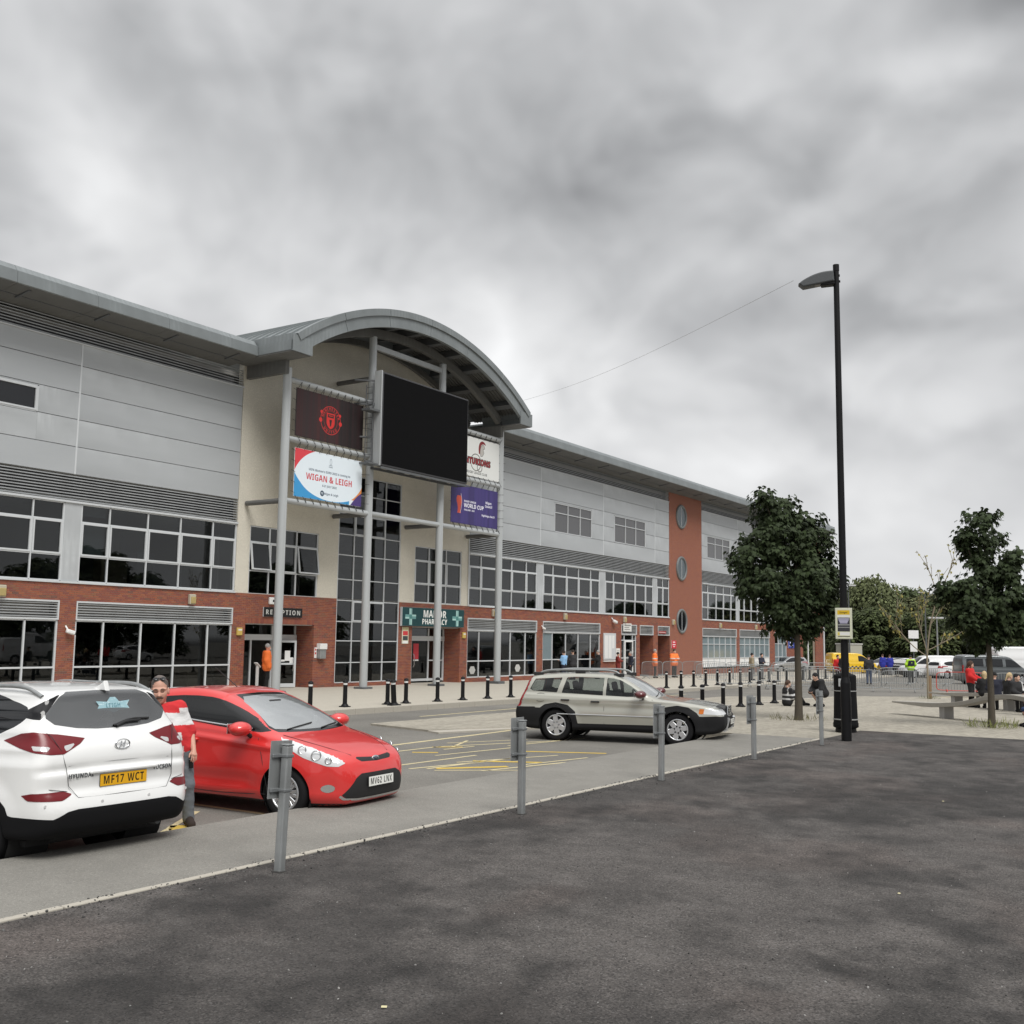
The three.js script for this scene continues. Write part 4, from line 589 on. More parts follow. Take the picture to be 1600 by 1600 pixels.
// ---------- vehicles ----------
// frame: x towards the nose, y up from the road, z to the car's right
const keyed = (k, v) => { if (v <= k[0][0]) return k[0][1]; for (let i = 1; i < k.length; i++) if (v <= k[i][0]) { const t = (v - k[i - 1][0]) / (k[i][0] - k[i - 1][0]); return lerp(k[i - 1][1], k[i][1], t * t * (3 - 2 * t)); } return k[k.length - 1][1]; };
const carPaint = (c, extra = {}) => phys(c, .32, { clearcoat: 1, clearcoatRoughness: .04, ...extra });
const CM = { trim: std([.016, .016, .017], .6), gloss: phys([.006, .006, .007], .08), glass: phys([.55, .60, .60], .03, { transmission: 1, thickness: 0, ior: 1.5 }), screen: phys([.74, .77, .78], .05, { transmission: 1, thickness: 0, ior: 1.6, metalness: .68 }), tint: phys([.06, .065, .07], .03, { transmission: .9, thickness: 0, ior: 1.5 }), inside: std([.03, .03, .032], .9), seat: std([.035, .035, .037], .9), lamp: phys([.62, .63, .64], .1, { clearcoat: 1 }), red: phys([.30, .008, .012], .12, { clearcoat: 1 }), redDeep: phys([.15, .005, .009], .28), redDark: phys([.14, .006, .01], .12, { clearcoat: 1 }), amber: phys([.6, .16, .02], .2), clear: phys([.5, .5, .5], .12, { clearcoat: 1 }), darkGlass: phys([.012, .013, .015], .04) };
function plate(txt, bg, rear) { return canvas(512, 110, (g, w, h) => { g.fillStyle = bg; g.fillRect(0, 0, w, h); g.fillStyle = '#151515'; g.textAlign = 'center'; g.font = font(104); const a = txt.replace(' ', ''); g.textAlign = 'left'; const sx = .8, ws = [...txt].map(c => c === ' ' ? 26 : g.measureText(c).width * sx), sp = (w - 60 - ws.reduce((a, b) => a + b, 0)) / (txt.length - 1); let x = 30; [...txt].forEach((c, i) => { g.save(); g.translate(x, 92); g.scale(sx, 1); if (c !== ' ') g.fillText(c, 0, 0); g.restore(); x += ws[i] + sp; }); }); }
function wheel(R, rim, w, spokes, kind) { // axis along z, face at +z
  const g = new THREE.Group(); const t = [], rr = rim;
  part('tyre', lathe([[rr - .005, -w / 2 + .02], [rr + .02, -w / 2], [R - .03, -w / 2 + .005], [R - .008, -w / 2 + .025], [R, -w / 2 + .05], [R, w / 2 - .05], [R - .008, w / 2 - .025], [R - .03, w / 2 - .005], [rr + .02, w / 2], [rr - .005, w / 2 - .02]], 40).rotateX(Math.PI / 2), M.rubber, g);
  const z = w / 2;
  const sp = [lathe([[rr, z - .02], [rr - .012, z - .008], [rr - .03, z - .014], [rr - .035, z - .06], [rr - .04, -.06]], 40).rotateX(Math.PI / 2)];
  for (let i = 0; i < spokes; i++) { const a = i / spokes * Math.PI * 2, s = new THREE.Shape(), wo = kind.wo * rr, wi = kind.wi * rr; if (kind.y) { for (const q of [-1, 1]) { const s2 = new THREE.Shape(); s2.moveTo(q * wi * .2 - .018, .05); s2.lineTo(q * wi * .2 + .018, .05); s2.lineTo(q * wo + .016, rr - .02); s2.lineTo(q * wo - .016, rr - .02); s2.closePath(); sp.push(new THREE.ExtrudeGeometry(s2, { depth: .03, bevelEnabled: true, bevelSize: .006, bevelThickness: .006, bevelSegments: 1 }).translate(0, 0, z - .055).rotateZ(a)); } } else { s.moveTo(-wi, .04); s.lineTo(wi, .04); s.lineTo(wo, rr - .02); s.lineTo(-wo, rr - .02); s.closePath(); sp.push(new THREE.ExtrudeGeometry(s, { depth: .03, bevelEnabled: true, bevelSize: .008, bevelThickness: .008, bevelSegments: 1 }).translate(0, 0, z - .055).rotateZ(a)); } }
  sp.push(new THREE.CylinderGeometry(.055, .065, .05, 20).rotateX(Math.PI / 2).translate(0, 0, z - .035));
  part('rim', sp, M.alloy, g); part('brake', new THREE.CylinderGeometry(rr * .72, rr * .72, .02, 28).rotateX(Math.PI / 2).translate(0, 0, z - .11), std([.03, .03, .03], .6), g);
  return g;
}
function makeCar(S, name, label, cat, paintMat, group) {
  const t = thing(name, label, cat, [0, 0, 0], 0, group), hl = S.L / 2, cell = S.cell || .025;
  const side = sdfGrid(spline(S.profile, 6), .012), Wh = S.W / 2;
  const plan = x => { const a = Math.abs(x) / hl, rc = x > 0 ? S.noseR : S.tailR, k = x > 0 ? S.noseK : S.tailK, u = clamp((Math.abs(x) - (hl - rc)) / rc); return (1 - (x > 0 ? S.taperF : S.taperR) * a * a * a) - (1 - Math.sqrt(Math.max(0, 1 - u * u * .96))) * k; };
  const flare = (x, y) => { if (!S.flare) return 0; let v = 0; for (const wx of S.wheels) { const d = Math.hypot(x - wx, y - S.wr); v = Math.max(v, S.flare * sstep(S.wr + .3, S.wr + .07, d)); } return v * sstep(.95, .7, y); };
  const hw = (x, y) => Wh * plan(x) * keyed(S.section, y - (S.beltRise || 0) * (hl - x) * sstep(.5, 1, y)) + flare(x, y) + (S.crease ? S.crease(x, y) : 0);
  const slope = (x, y) => Math.hypot(1, (hw(x, y + .01) - hw(x, y - .01)) / .02);
  const f = (x, y, z) => { const az = Math.abs(z), bow = (x > 0 ? S.bowF : S.bowR) * az * az * az, d1 = side(x + (x > 0 ? bow : -bow), y + S.crown * az * az * sstep(.6, 1.4, y)), d2 = (az - hw(x, y)) / slope(x, y); let v = smax(d1, d2, S.round || .1); if (S.extra) v = S.extra(v, x, y, az); return v; };
  let G = netMesh(f, [-hl - .1, .05, -Wh - .12], [hl + .1, S.H + .12, Wh + .12], cell);
  // wheel arches and the open underside
  for (const wx of S.wheels) G = cutMesh(G, (x, y, z) => Math.max(Math.hypot(x - wx, y - S.wr) - (S.wr + S.archGap), .45 - Math.abs(z)))[1];
  // inner lining with the same openings, so that one looks into a dark cabin
  let inner = netMesh((x, y, z) => f(x, y, z) + .05, [-hl, .05, -Wh], [hl, S.H, Wh], .06, 1);
  for (const wx of S.wheels) inner = cutMesh(inner, (x, y, z) => Math.max(Math.hypot(x - wx, y - S.wr) - (S.wr + S.archGap + .02), .4 - Math.abs(z)))[1];
  for (const R of S.regions) {
    const P = polySdf(R.pts), inside = (x, y, z, nx, ny, nz) => {
      if (R.view === 'side') { if (Math.abs(nz) < .25) return .2; if (R.only && Math.sign(z) !== R.only) return .2; return P(x, y); }
      if (R.view === 'front') { if (nx < (R.facing ?? .15) || x < 0) return .2; return P(R.sym ? Math.abs(z) : z, y); }
      if (R.view === 'rear') { if (nx > -(R.facing ?? .15) || x > (R.xmax ?? -hl + .95)) return .2; return P((R.sym ? Math.abs(z) : z) + (R.wrap ? Math.max(0, x - R.wrap) * .85 : 0), y); }
      if (R.view === 'top') { if (ny < .3) return .2; return P(x, R.sym ? Math.abs(z) : z); }
    };
    const [a, b] = cutMesh(G, inside); if (!a) continue; G = b;
    if (R.open) { const c = cutMesh(inner, inside); inner = c[1]; }
    const split = R.split || R.view === 'side' ? [cutMesh(a, (x, y, z) => z)[0], cutMesh(a, (x, y, z) => -z)[0]] : [a];
    for (const q of split) if (q) part(R.name, R.out ? inflate(q, R.out) : q, R.mat, t);
  }
  part('body', G, paintMat, t); part('cabin_lining', inner, CM.inside, t);
  // arch liners, wheels
  const wk = S.wheelKind, proto = wheel(S.wr, S.rim, .21, S.spokes, wk);
  for (const wx of S.wheels) for (const s of [-1, 1]) {
    const w = node('wheel', t), c = proto.clone(); while (c.children.length) w.add(c.children[0]); w.position.set(wx, S.wr, s * (Wh - .13)); if (s < 0) w.rotation.y = Math.PI; w.rotation.z = s * .4 + wx;
    const ln = new THREE.CylinderGeometry(S.wr + S.archGap + .012, S.wr + S.archGap + .012, .4, 24, 1, true, -Math.PI * .56, Math.PI * 1.12).rotateX(Math.PI / 2).rotateZ(Math.PI); // arch over the wheel
    part('wheel_arch', new THREE.CylinderGeometry(S.wr + S.archGap + .01, S.wr + S.archGap + .01, .42, 28, 1, true).rotateX(Math.PI / 2).translate(wx, S.wr, s * (Wh - .29)), M.dark2 || (M.dark2 = std([.01, .01, .01], .9, { side: THREE.DoubleSide })), t);
  }
  part('underbody', box(-hl + .45, hl - .45, .24, .3, -Wh + .2, Wh - .2), M.dark, t);
  // cabin
  if (S.seats) { for (const [x, z] of S.seats) { part('seat', [rbox(x - .25, x + .25, .38, .56, z - .24, z + .24, .06), new RoundedBoxGeometry(.14, .62, .46, 2, .06).rotateZ(.22).translate(x - .3, .82, z), new RoundedBoxGeometry(.1, .2, .27, 2, .05).rotateZ(.2).translate(x - .4, 1.2, z)], CM.seat, t); }
    part('dashboard', rbox(S.dash - .35, S.dash + .1, .75, S.dashY || .97, -Wh + .16, Wh - .16, .06), CM.seat, t); part('steering_wheel', new THREE.TorusGeometry(.18, .016, 8, 28).rotateY(Math.PI / 2).rotateZ(.4).translate(S.dash - .46, S.dashY ? S.dashY + .0 : .95, .37), CM.seat, t); }
  const onSide = (x, y, s = 1, o = 0) => [x, y, s * (hw(x, y) + o)];
  t.userData.label = label;
  const seam = (pts, s) => tube(pts.map(([x, y]) => onSide(x, y, s, -.0015)), .0045, pts.length * 8, 4);
  for (const q of S.seams || []) for (const s of [1, -1]) part('panel_gap', seam(q, s), CM.trim, t);
  for (const [x, y] of S.handles || []) for (const s of [1, -1]) part('door_handle', new RoundedBoxGeometry(.2, .035, .05, 2, .015).translate(x, y, s * (hw(x, y) + .012)), S.handleMat || paintMat, t);
  if (S.mirror) for (const s of [1, -1]) { const [x, y] = S.mirror, z = hw(x, y); const m = node('door_mirror', t); part('mirror_shell', netMesh(smoothMirror(), [-.16, -.13, -.16], [.16, .13, .16], .02), S.mirrorMat || paintMat, m); part('mirror_stalk', rod([.03, -.05, -.1], [.04, -.11, -.2], .022, .03), CM.trim, m); m.position.set(x, y + .1, z + .17); m.scale.set(1, 1, s); if (s < 0) m.position.z = -(z + .17); part('mirror_glass', new RoundedBoxGeometry(.012, .12, .19, 2, .005).translate(-.1, 0, .0), M.chrome, m); }
  return { t, f, hw, onSide };
}
function smoothMirror() { return (x, y, z) => smax(ellip([.02, 0, 0], [.13, .088, .15])(x, y, z), -x - .095, .03); }
// a plate or badge laid on the body: found by walking onto the field from outside
function land(f, from, dir) { let [x, y, z] = from; for (let i = 0; i < 200; i++) { const d = f(x, y, z); if (d < .002) break; const s = Math.min(Math.max(d * .6, .001), .05); x += dir[0] * s; y += dir[1] * s; z += dir[2] * s; } return [x, y, z]; }
let FONT = null; try { FONT = await new FontLoader().loadAsync('fonts/droid/droid_sans_bold.typeface.json'); } catch (e) { console.log('font', e.message); }
function letters(txt, size, depth = .006) { const g = new TextGeometry(txt, { font: FONT, size, depth, curveSegments: 3, bevelEnabled: false }); g.computeBoundingBox(); const b = g.boundingBox; return g.translate(-(b.min.x + b.max.x) / 2, 0, 0); }
function numberPlate(t, tex, pos, rotY, tilt, back) { const p = node('number_plate', t); part('backing', rbox(-.262, .262, -.058, .058, -.012, -.001, .005, 1), back, p); part('print', new THREE.PlaneGeometry(.52, .111), std('#ffffff', .35, { map: tex }), p); p.position.set(...pos); p.rotation.order = 'YXZ'; p.rotation.set(tilt, rotY, 0); }
// ---- the white sports utility car, seen from behind ----
{
  const S = { L: 4.475, W: 1.85, H: 1.64, cell: .024, wheels: [1.36, -1.31], wr: .352, rim: .235, archGap: .05, flare: .02, spokes: 5, wheelKind: { wo: .3, wi: .2 },
    noseR: .7, noseK: .35, tailR: .55, tailK: .26, taperF: .06, taperR: .05, bowF: .16, bowR: .12, crown: .06, round: .09, beltRise: .03,
    section: [[.2, .93], [.35, .97], [.6, 1.0], [.85, .995], [1.0, .945], [1.12, .90], [1.28, .805], [1.42, .705], [1.54, .60], [1.7, .52]],
    profile: [[2.05, .26], [2.19, .35], [2.235, .55], [2.2, .8], [2.12, .95], [1.7, 1.05], [1.15, 1.1], [.85, 1.16], [.15, 1.53], [-.2, 1.585], [-.9, 1.61], [-1.5, 1.595], [-1.74, 1.57], [-1.82, 1.545], [-1.85, 1.49], [-1.97, 1.3], [-2.06, 1.19], [-2.12, 1.1], [-2.14, 1.02], [-2.135, .96], [-2.165, .92], [-2.165, .78], [-2.2, .71], [-2.235, .6], [-2.235, .53], [-2.2, .41], [-2.1, .345], [-1.8, .32], [-1.2, .25], [0, .24]],
    crease: (x, y) => .012 * Math.exp(-(((y - 1.0 - .03 * (2.2 - x)) / .05) ** 2)) - .02 * Math.exp(-(((y - .5) / .12) ** 2)) * (Math.abs(x) < 1 ? 1 : 0),
    regions: [], seats: [[.25, .38], [.25, -.38], [-.75, .4], [-.75, -.4], [-.75, 0]], dash: .95, dashY: 1.08,
    mirror: [.72, 1.08], handles: [[.1, .98], [-.85, 1.02]], seams: [[[.78, .4], [.86, .7], [.8, 1.08]], [[-.22, .36], [-.22, .8], [-.26, 1.1]], [[-1.06, 1.1], [-1.02, .86], [-.92, .76]]] };
  const up = y => y > 1 ? 1 + (y - 1) * 1.17 : y; S.profile = S.profile.map(([x, y]) => [x, up(y)]); S.section = S.section.map(([y, w]) => [up(y), w]); S.H = up(S.H);
  S.regions = [
    { name: 'lower_cladding', view: 'side', pts: [[-2.4, .1], [2.4, .1], [2.4, .42], [1.85, .42], [1.79, .62], [1.55, .79], [1.2, .79], [.94, .62], [.86, .42], [-.82, .42], [-.88, .62], [-1.12, .79], [-1.5, .79], [-1.74, .62], [-1.79, .52], [-2.4, .52]], mat: M.blackPlastic, out: .002 },
    { name: 'bumper_cladding', view: 'rear', sym: true, facing: -.1, pts: [[-.5, .1], [1.1, .1], [1.1, .60], [.95, .595], [.90, .54], [.72, .525], [.60, .585], [.5, .60], [-.5, .60]], mat: M.blackPlastic, out: .002 },
    { name: 'side_window', view: 'side', pts: spline([[.72, 1.19], [.1, 1.46], [-.3, 1.52], [-.95, 1.52], [-.95, 1.18], [0, 1.15]], 3), mat: CM.tint, open: true },
    { name: 'quarter_window', view: 'side', pts: spline([[-1.02, 1.5], [-1.35, 1.48], [-1.72, 1.4], [-1.6, 1.28], [-1.02, 1.19]], 3), mat: CM.darkGlass },
    { name: 'rear_window', view: 'rear', sym: true, facing: .2, pts: [[-.2, 1.665], [.40, 1.65], [.49, 1.61], [.68, 1.43], [.60, 1.355], [.4, 1.315], [.2, 1.3], [-.2, 1.3]], mat: phys([.30, .31, .32], .04, { transmission: .8, thickness: 0, ior: 1.5, metalness: .2 }), open: true },
    { name: 'rear_pillar_trim', view: 'rear', sym: true, facing: -.5, xmax: -1.4, wrap: -1.8, pts: [[.47, 1.64], [.56, 1.60], [.90, 1.455], [.94, 1.425], [.70, 1.40]], mat: CM.gloss },
    { name: 'windscreen', view: 'front', sym: true, facing: .2, pts: [[-.2, 1.53], [.52, 1.5], [.68, 1.16], [.2, 1.13], [-.2, 1.13]], mat: CM.screen, open: true },
    { name: 'tail_light_reversing_lens', view: 'rear', sym: true, facing: -.7, xmax: -1.3, wrap: -1.98, split: true, pts: [[.46, 1.19], [.59, 1.165], [.575, 1.12], [.54, 1.13]], mat: CM.clear, out: .004 },
    { name: 'tail_light_outer_lens', view: 'rear', sym: true, facing: -.7, xmax: -1.3, wrap: -1.98, split: true, pts: [[.70, 1.165], [.88, 1.175], [.83, 1.135], [.74, 1.125]], mat: CM.clear, out: .004 },
    { name: 'tail_light', view: 'rear', sym: true, facing: -.7, xmax: -1.3, wrap: -1.98, split: true, pts: [[.36, 1.225], [.6, 1.27], [.86, 1.295], [1.0, 1.28], [1.22, 1.205], [1.0, 1.15], [.72, 1.095], [.60, 1.095], [.54, 1.125], [.42, 1.18]], mat: CM.redDeep, out: .004 },
    { name: 'reflector', view: 'rear', sym: true, facing: -.5, xmax: -1.6, wrap: -2.1, split: true, pts: [[.54, .735], [.62, .765], [.93, .755], [1.04, .735], [.96, .69], [.64, .685]], mat: CM.redDeep, out: .004 },
  ];
  for (const R of S.regions) if (R.view !== 'rear') R.pts = R.pts.map(([x, y]) => [x, up(y)]);
  const { t, f } = makeCar(S, 'parked_car', 'white sports utility car seen from behind, yellow plate, nearest on the left', 'car', carPaint([.80, .80, .79]));
  // rear details; x measured on the body itself
  const rx = (y, z = 0) => land(f, [-2.6, y, z], [1, 0, 0])[0], rear = (y, z, o = 0) => [rx(y, z) - o, y, z];
  const gap = pts => tube(pts.map(([z, y]) => rear(y, z, -.0008)), .003, pts.length * 6, 4);
  part('tailgate_gap', gap([[-.78, 1.4], [-.7, 1.3], [-.61, 1.1], [-.585, .9], [-.56, .74], [-.54, .71], [-.5, .70], [0, .695], [.5, .70], [.54, .71], [.56, .74], [.585, .9], [.61, 1.1], [.7, 1.3], [.78, 1.4]]), CM.trim, t);
  part('tailgate_crease', gap([[-.56, .985], [0, 1.0], [.56, .985]]), std([.3, .3, .3], .5), t);
  part('bumper_gap', gap([[-.93, .80], [-.75, .79], [-.58, .76]]), CM.trim, t); part('bumper_gap', gap([[.93, .80], [.75, .79], [.58, .76]]), CM.trim, t);
  numberPlate(t, plate('MF17 WCT', '#e2a91e'), rear(.83, 0, .012), -Math.PI / 2, -.03, CM.trim);
  const put = (g, y, z, o = .002) => { const q = g.rotateY(-Math.PI / 2); return q.translate(...rear(y, z, o)); };
  part('plate_lip', put(new RoundedBoxGeometry(.74, .03, .05, 2, .012), (.915), 0, .0), M.white, t);
  if (FONT) { part('badge_letters', put(letters('HYUNDAI', .04).scale(1.05, 1, 1), .875, -.455), M.steelDark, t); part('badge_letters', put(letters('TUCSON', .042).scale(1.0, 1, 1), .875, .455), M.steelDark, t); }
  const em = node('emblem', t); part('ring', new THREE.TorusGeometry(.062, .008, 8, 32).scale(1.25, .72, 1).rotateY(-Math.PI / 2).translate(...rear(1.15, 0, .022)), M.chrome, em); part('letter', [rod([-.03, -.03, 0], [-.012, .03, 0], .007), rod([.012, -.03, 0], [.03, .03, 0], .007), rod([-.024, -.008, 0], [.024, .012, 0], .006)].map(g => put(g, 1.15, 0, .022)), M.chrome, em);
  const wp = node('rear_wiper', t); part('arm', tube([[0, 1.315], [.12, 1.35], [.3, 1.36]].map(([z, y]) => rear(y, z, .025)), .012, 12, 6), CM.trim, wp); part('blade', tube([[-.02, 1.32], [.2, 1.37], [.42, 1.37]].map(([z, y]) => rear(y, z, .012)), .012, 12, 6), CM.trim, wp);
  const stk = canvas(512, 220, (g, w, h) => { g.fillStyle = '#9fc3cc'; g.fillRect(0, 0, w, h); g.fillStyle = '#c6dde2'; const r = rng(6); for (let i = 0; i < 60; i++) g.fillRect(r() * w, r() * h, 8 + r() * 40, 4 + r() * 12); g.fillStyle = '#5d8894'; g.font = font(80); g.textAlign = 'center'; g.fillText('LEIGH', w / 2, 140); });
  { const s = new THREE.Shape(); s.moveTo(-.19, .045); s.lineTo(-.07, .035); s.lineTo(-.03, .08); s.lineTo(.03, .08); s.lineTo(.07, .035); s.lineTo(.19, .045); s.lineTo(.16, 0); s.lineTo(.19, -.045); s.lineTo(.07, -.05); s.lineTo(0, -.075); s.lineTo(-.07, -.05); s.lineTo(-.19, -.045); s.lineTo(-.16, 0); const g = new THREE.ShapeGeometry(s), p = g.attributes.position, u = g.attributes.uv; for (let i = 0; i < p.count; i++) u.setXY(i, (p.getX(i) + .19) / .38, (p.getY(i) + .08) / .16); const m = part('window_sticker', g.rotateZ(0), std('#ffffff', .6, { map: stk, side: THREE.DoubleSide }), t); m.position.set(...rear(1.51, .05, .006)); m.rotation.order = 'YXZ'; m.rotation.set(-.22, -Math.PI / 2, 0); }
  for (const s of [-1, 1]) { const top = (x) => land(f, [x, 2.4, s * .62], [0, -1, 0]); part('roof_rail', tube([-1.75, -1.5, -.8, -.1, .25].map((x, i) => { const p = top(x); return [p[0], p[1] + (i === 0 || i === 4 ? .0 : .05), p[2]]; }), .02, 30, 8), M.galv, t); }
  part('roof_aerial', (() => { const p = land(f, [-1.75, 2.2, 0], [0, -1, 0]), s = new THREE.Shape(); s.moveTo(-.1, 0); s.lineTo(.1, 0); s.quadraticCurveTo(-.02, .03, -.07, .075); s.closePath(); return new THREE.ExtrudeGeometry(s, { depth: .03, bevelEnabled: true, bevelSize: .01, bevelThickness: .012, bevelSegments: 2 }).translate(p[0], p[1] - .005, -.015); })(), paintWhite(), t);
  for (const z of [-.78, -.26, .26, .78]) part('parking_sensor', put(new THREE.CylinderGeometry(.014, .014, .006, 14).rotateX(Math.PI / 2), .645, z, .002), std([.6, .6, .6], .5), t);
  part('exhaust', rod([-1.7, .33, .5], [-2.08, .345, .5], .03), M.steelDark, t); part('axle', [rod([-1.31, .33, -.7], [-1.31, .33, .7], .05), rbox(-1.9, -1.1, .26, .42, -.55, .55, .05)], M.dark, t);
  t.scale.set(1.07, 1.07, 1.11); t.position.set(7.33, LOT, -9.55 - 2.37); t.rotation.y = Math.PI / 2 + .02;
}
function paintWhite() { return M.carWhite || (M.carWhite = carPaint([.80, .80, .79])); }
// ---- the red hatchback ----
{
  const S = { L: 3.95, W: 1.722, H: 1.48, cell: .024, wheels: [1.17, -1.32], wr: .30, rim: .21, archGap: .045, flare: .018, spokes: 8, wheelKind: { y: 1, wo: .16, wi: .12 },
    noseR: .85, noseK: .42, tailR: .5, tailK: .25, taperF: .07, taperR: .07, bowF: .2, bowR: .14, crown: .05, round: .1, beltRise: .055,
    section: [[.18, .93], [.32, .975], [.55, 1.0], [.75, .99], [.86, .955], [.95, .915], [1.35, .70], [1.5, .6]],
    profile: [[1.72, .17], [1.9, .2], [1.95, .3], [1.965, .45], [1.945, .57], [1.89, .68], [1.78, .755], [1.55, .84], [1.25, .92], [1.0, .985], [.55, 1.21], [.1, 1.39], [-.2, 1.455], [-.6, 1.48], [-1.1, 1.455], [-1.55, 1.38], [-1.72, 1.33], [-1.78, 1.22], [-1.88, 1.0], [-1.92, .82], [-1.975, .65], [-1.97, .42], [-1.88, .24], [0, .18]],
    crease: (x, y) => .016 * Math.exp(-(((y - .80 - .075 * (1.2 - x)) / .035) ** 2)) * sstep(1.3, .9, x) - .018 * Math.exp(-(((y - .42) / .1) ** 2)) * sstep(.9, .5, Math.abs(x + .05)),
    seats: [[.05, .36], [.05, -.36], [-.8, .36], [-.8, -.36]], dash: .75, dashY: .93, mirror: [.58, .93], handles: [[-.28, .86]], seams: [[[.93, .3], [.86, .62], [.74, .92]], [[-.42, 1.0], [-.46, .7], [-.4, .34]], [[.9, .27], [.2, .24], [-.4, .25]]] };
  const dlo = spline([[.86, 1.0], [.55, 1.16], [.15, 1.3], [-.2, 1.37], [-.9, 1.36], [-1.3, 1.28], [-1.5, 1.2], [-1.25, 1.14], [-.4, 1.075], [.3, 1.01]], 3);
  S.regions = [
    { name: 'front_side_window', view: 'side', pts: spline([[.5, 1.05], [.34, 1.18], [.1, 1.275], [-.2, 1.335], [-.48, 1.345], [-.48, 1.12], [0, 1.07]], 3), mat: CM.tint, open: true },
    { name: 'rear_side_window', view: 'side', pts: spline([[-.56, 1.34], [-.9, 1.325], [-1.28, 1.25], [-1.38, 1.2], [-1.2, 1.175], [-.56, 1.12]], 3), mat: CM.tint, open: true },
    { name: 'window_surround', view: 'side', pts: dlo, mat: CM.gloss },
    { name: 'windscreen', view: 'front', sym: true, facing: .2, pts: [[-.2, 1.40], [.40, 1.375], [.52, 1.32], [.66, 1.06], [.64, 1.02], [.3, 1.0], [-.2, .995]], mat: CM.screen, open: true },
    { name: 'windscreen_surround', view: 'front', sym: true, facing: .2, pts: [[-.2, 1.42], [.44, 1.4], [.7, 1.03], [.66, .985], [.3, .975], [-.2, .965]], mat: CM.gloss },
    { name: 'rear_window', view: 'rear', sym: true, facing: .1, pts: [[-.2, 1.31], [.5, 1.29], [.62, 1.04], [-.2, 1.02]], mat: CM.tint, open: true },
    { name: 'headlight', view: 'side', pts: [[1.86, .665], [1.74, .785], [1.45, .895], [1.12, .96], [1.0, .955], [1.14, .86], [1.42, .725], [1.7, .635], [1.82, .63]], mat: CM.lamp, out: .003 },
    { name: 'upper_grille', view: 'front', sym: true, facing: .3, pts: [[-.2, .685], [.34, .72], [.36, .70], [.3, .665], [-.2, .645]], mat: CM.trim },
    { name: 'grille', view: 'front', sym: true, facing: .2, pts: [[-.2, .535], [.36, .535], [.46, .49], [.62, .3], [.58, .265], [.4, .25], [-.2, .245]], mat: CM.trim },
    { name: 'grille_chrome', view: 'front', sym: true, facing: .2, pts: [[-.2, .245], [.4, .25], [.58, .265], [.63, .3], [.65, .29], [.60, .245], [.4, .225], [-.2, .218]], mat: M.chrome, out: .004 },
    { name: 'fog_light', view: 'front', sym: true, split: true, facing: .1, pts: spline([[.71, .425], [.675, .40], [.675, .355], [.71, .33], [.745, .355], [.745, .40]], 3), mat: M.chrome, out: .003 },
    { name: 'tail_light', view: 'rear', sym: true, split: true, facing: 0, pts: [[.62, 1.12], [.8, 1.1], [.86, .82], [.7, .84]], mat: CM.red, out: .003 },
    { name: 'sill_trim', view: 'side', pts: [[-2, .1], [2, .1], [2, .2], [-2, .2]], mat: CM.trim },
  ];
  const red = carPaint([.66, .03, .028]);
  S.handleMat = red;
  const { t, f, hw } = makeCar(S, 'parked_car', 'bright red hatchback parked nose towards the grey pavement', 'car', red);
  const fx = (y, z) => land(f, [2.6, y, z], [-1, 0, 0])[0], front = (y, z, o = 0) => [fx(y, z) + o, y, z];
  numberPlate(t, plate('MV62 LNX', '#e9e9e4'), front(.43, 0, .02), Math.PI / 2, -.04, CM.trim);
  const em = node('emblem', t); part('oval', new THREE.SphereGeometry(1, 24, 12).scale(.012, .033, .075).translate(...front(.685, 0, .002)), M.chrome, em); part('field', new THREE.SphereGeometry(1, 24, 12).scale(.013, .026, .064).translate(...front(.685, 0, .003)), phys([.03, .05, .12], .2), em); if (FONT) part('script', letters('Ford', .03, .004).rotateY(Math.PI / 2).translate(...front(.675, 0, .014)), M.chrome, em);
  for (const s of [1, -1]) { part('window_line', tube([[.62, 1.02], [.2, 1.045], [-.45, 1.095], [-1.2, 1.165]].map(([x, y]) => [x, y, s * (hw(x, y) - .002)]), .012, 24, 6), M.chrome, t); part('bonnet_gap', tube([[1.0, .6], [1.3, .55], [1.6, .46], [1.8, .34]].map(([x, z]) => { const p = land(f, [x, 1.6, s * z * 1.12], [0, -1, 0]); return p; }), .004, 20, 4), CM.trim, t);
    for (const [x, y, r] of [[1.58, .755, .055], [1.4, .81, .045], [1.72, .70, .035]]) part('lamp_reflector', new THREE.TorusGeometry(r, .008, 6, 20).rotateY(.5 * s).translate(x, y, s * (hw(x, y) + .004)), M.chrome, t); }
  part('wiper', [tube([[.98, 1.01, .5], [.93, 1.04, .2], [.9, 1.06, -.05]].map(([x, y, z]) => { const p = land(f, [x + .5, y, z], [-1, 0, 0]); return [p[0] + .015, p[1], p[2]]; }), .009, 12, 5), tube([[.98, 1.0, -.1], [.93, 1.02, -.35], [.9, 1.03, -.55]].map(([x, y, z]) => { const p = land(f, [x + .5, y, z], [-1, 0, 0]); return [p[0] + .015, p[1], p[2]]; }), .009, 12, 5)], CM.trim, t);
  part('aerial', rod([-.35, 1.47, 0], [-.75, 1.72, 0], .006, .003), CM.trim, t);
  part('interior_mirror', rbox(.28, .31, 1.27, 1.33, -.11, .11, .012), CM.seat, t);
  part('tax_disc', rbox(.64, .645, 1.04, 1.12, -.45, -.37, .002), M.white, t);
  t.rotation.y = -Math.PI / 2 + .1; t.scale.setScalar(1.105); t.position.set(11.45 - .21, LOT, -9.56 - 2.16);
}
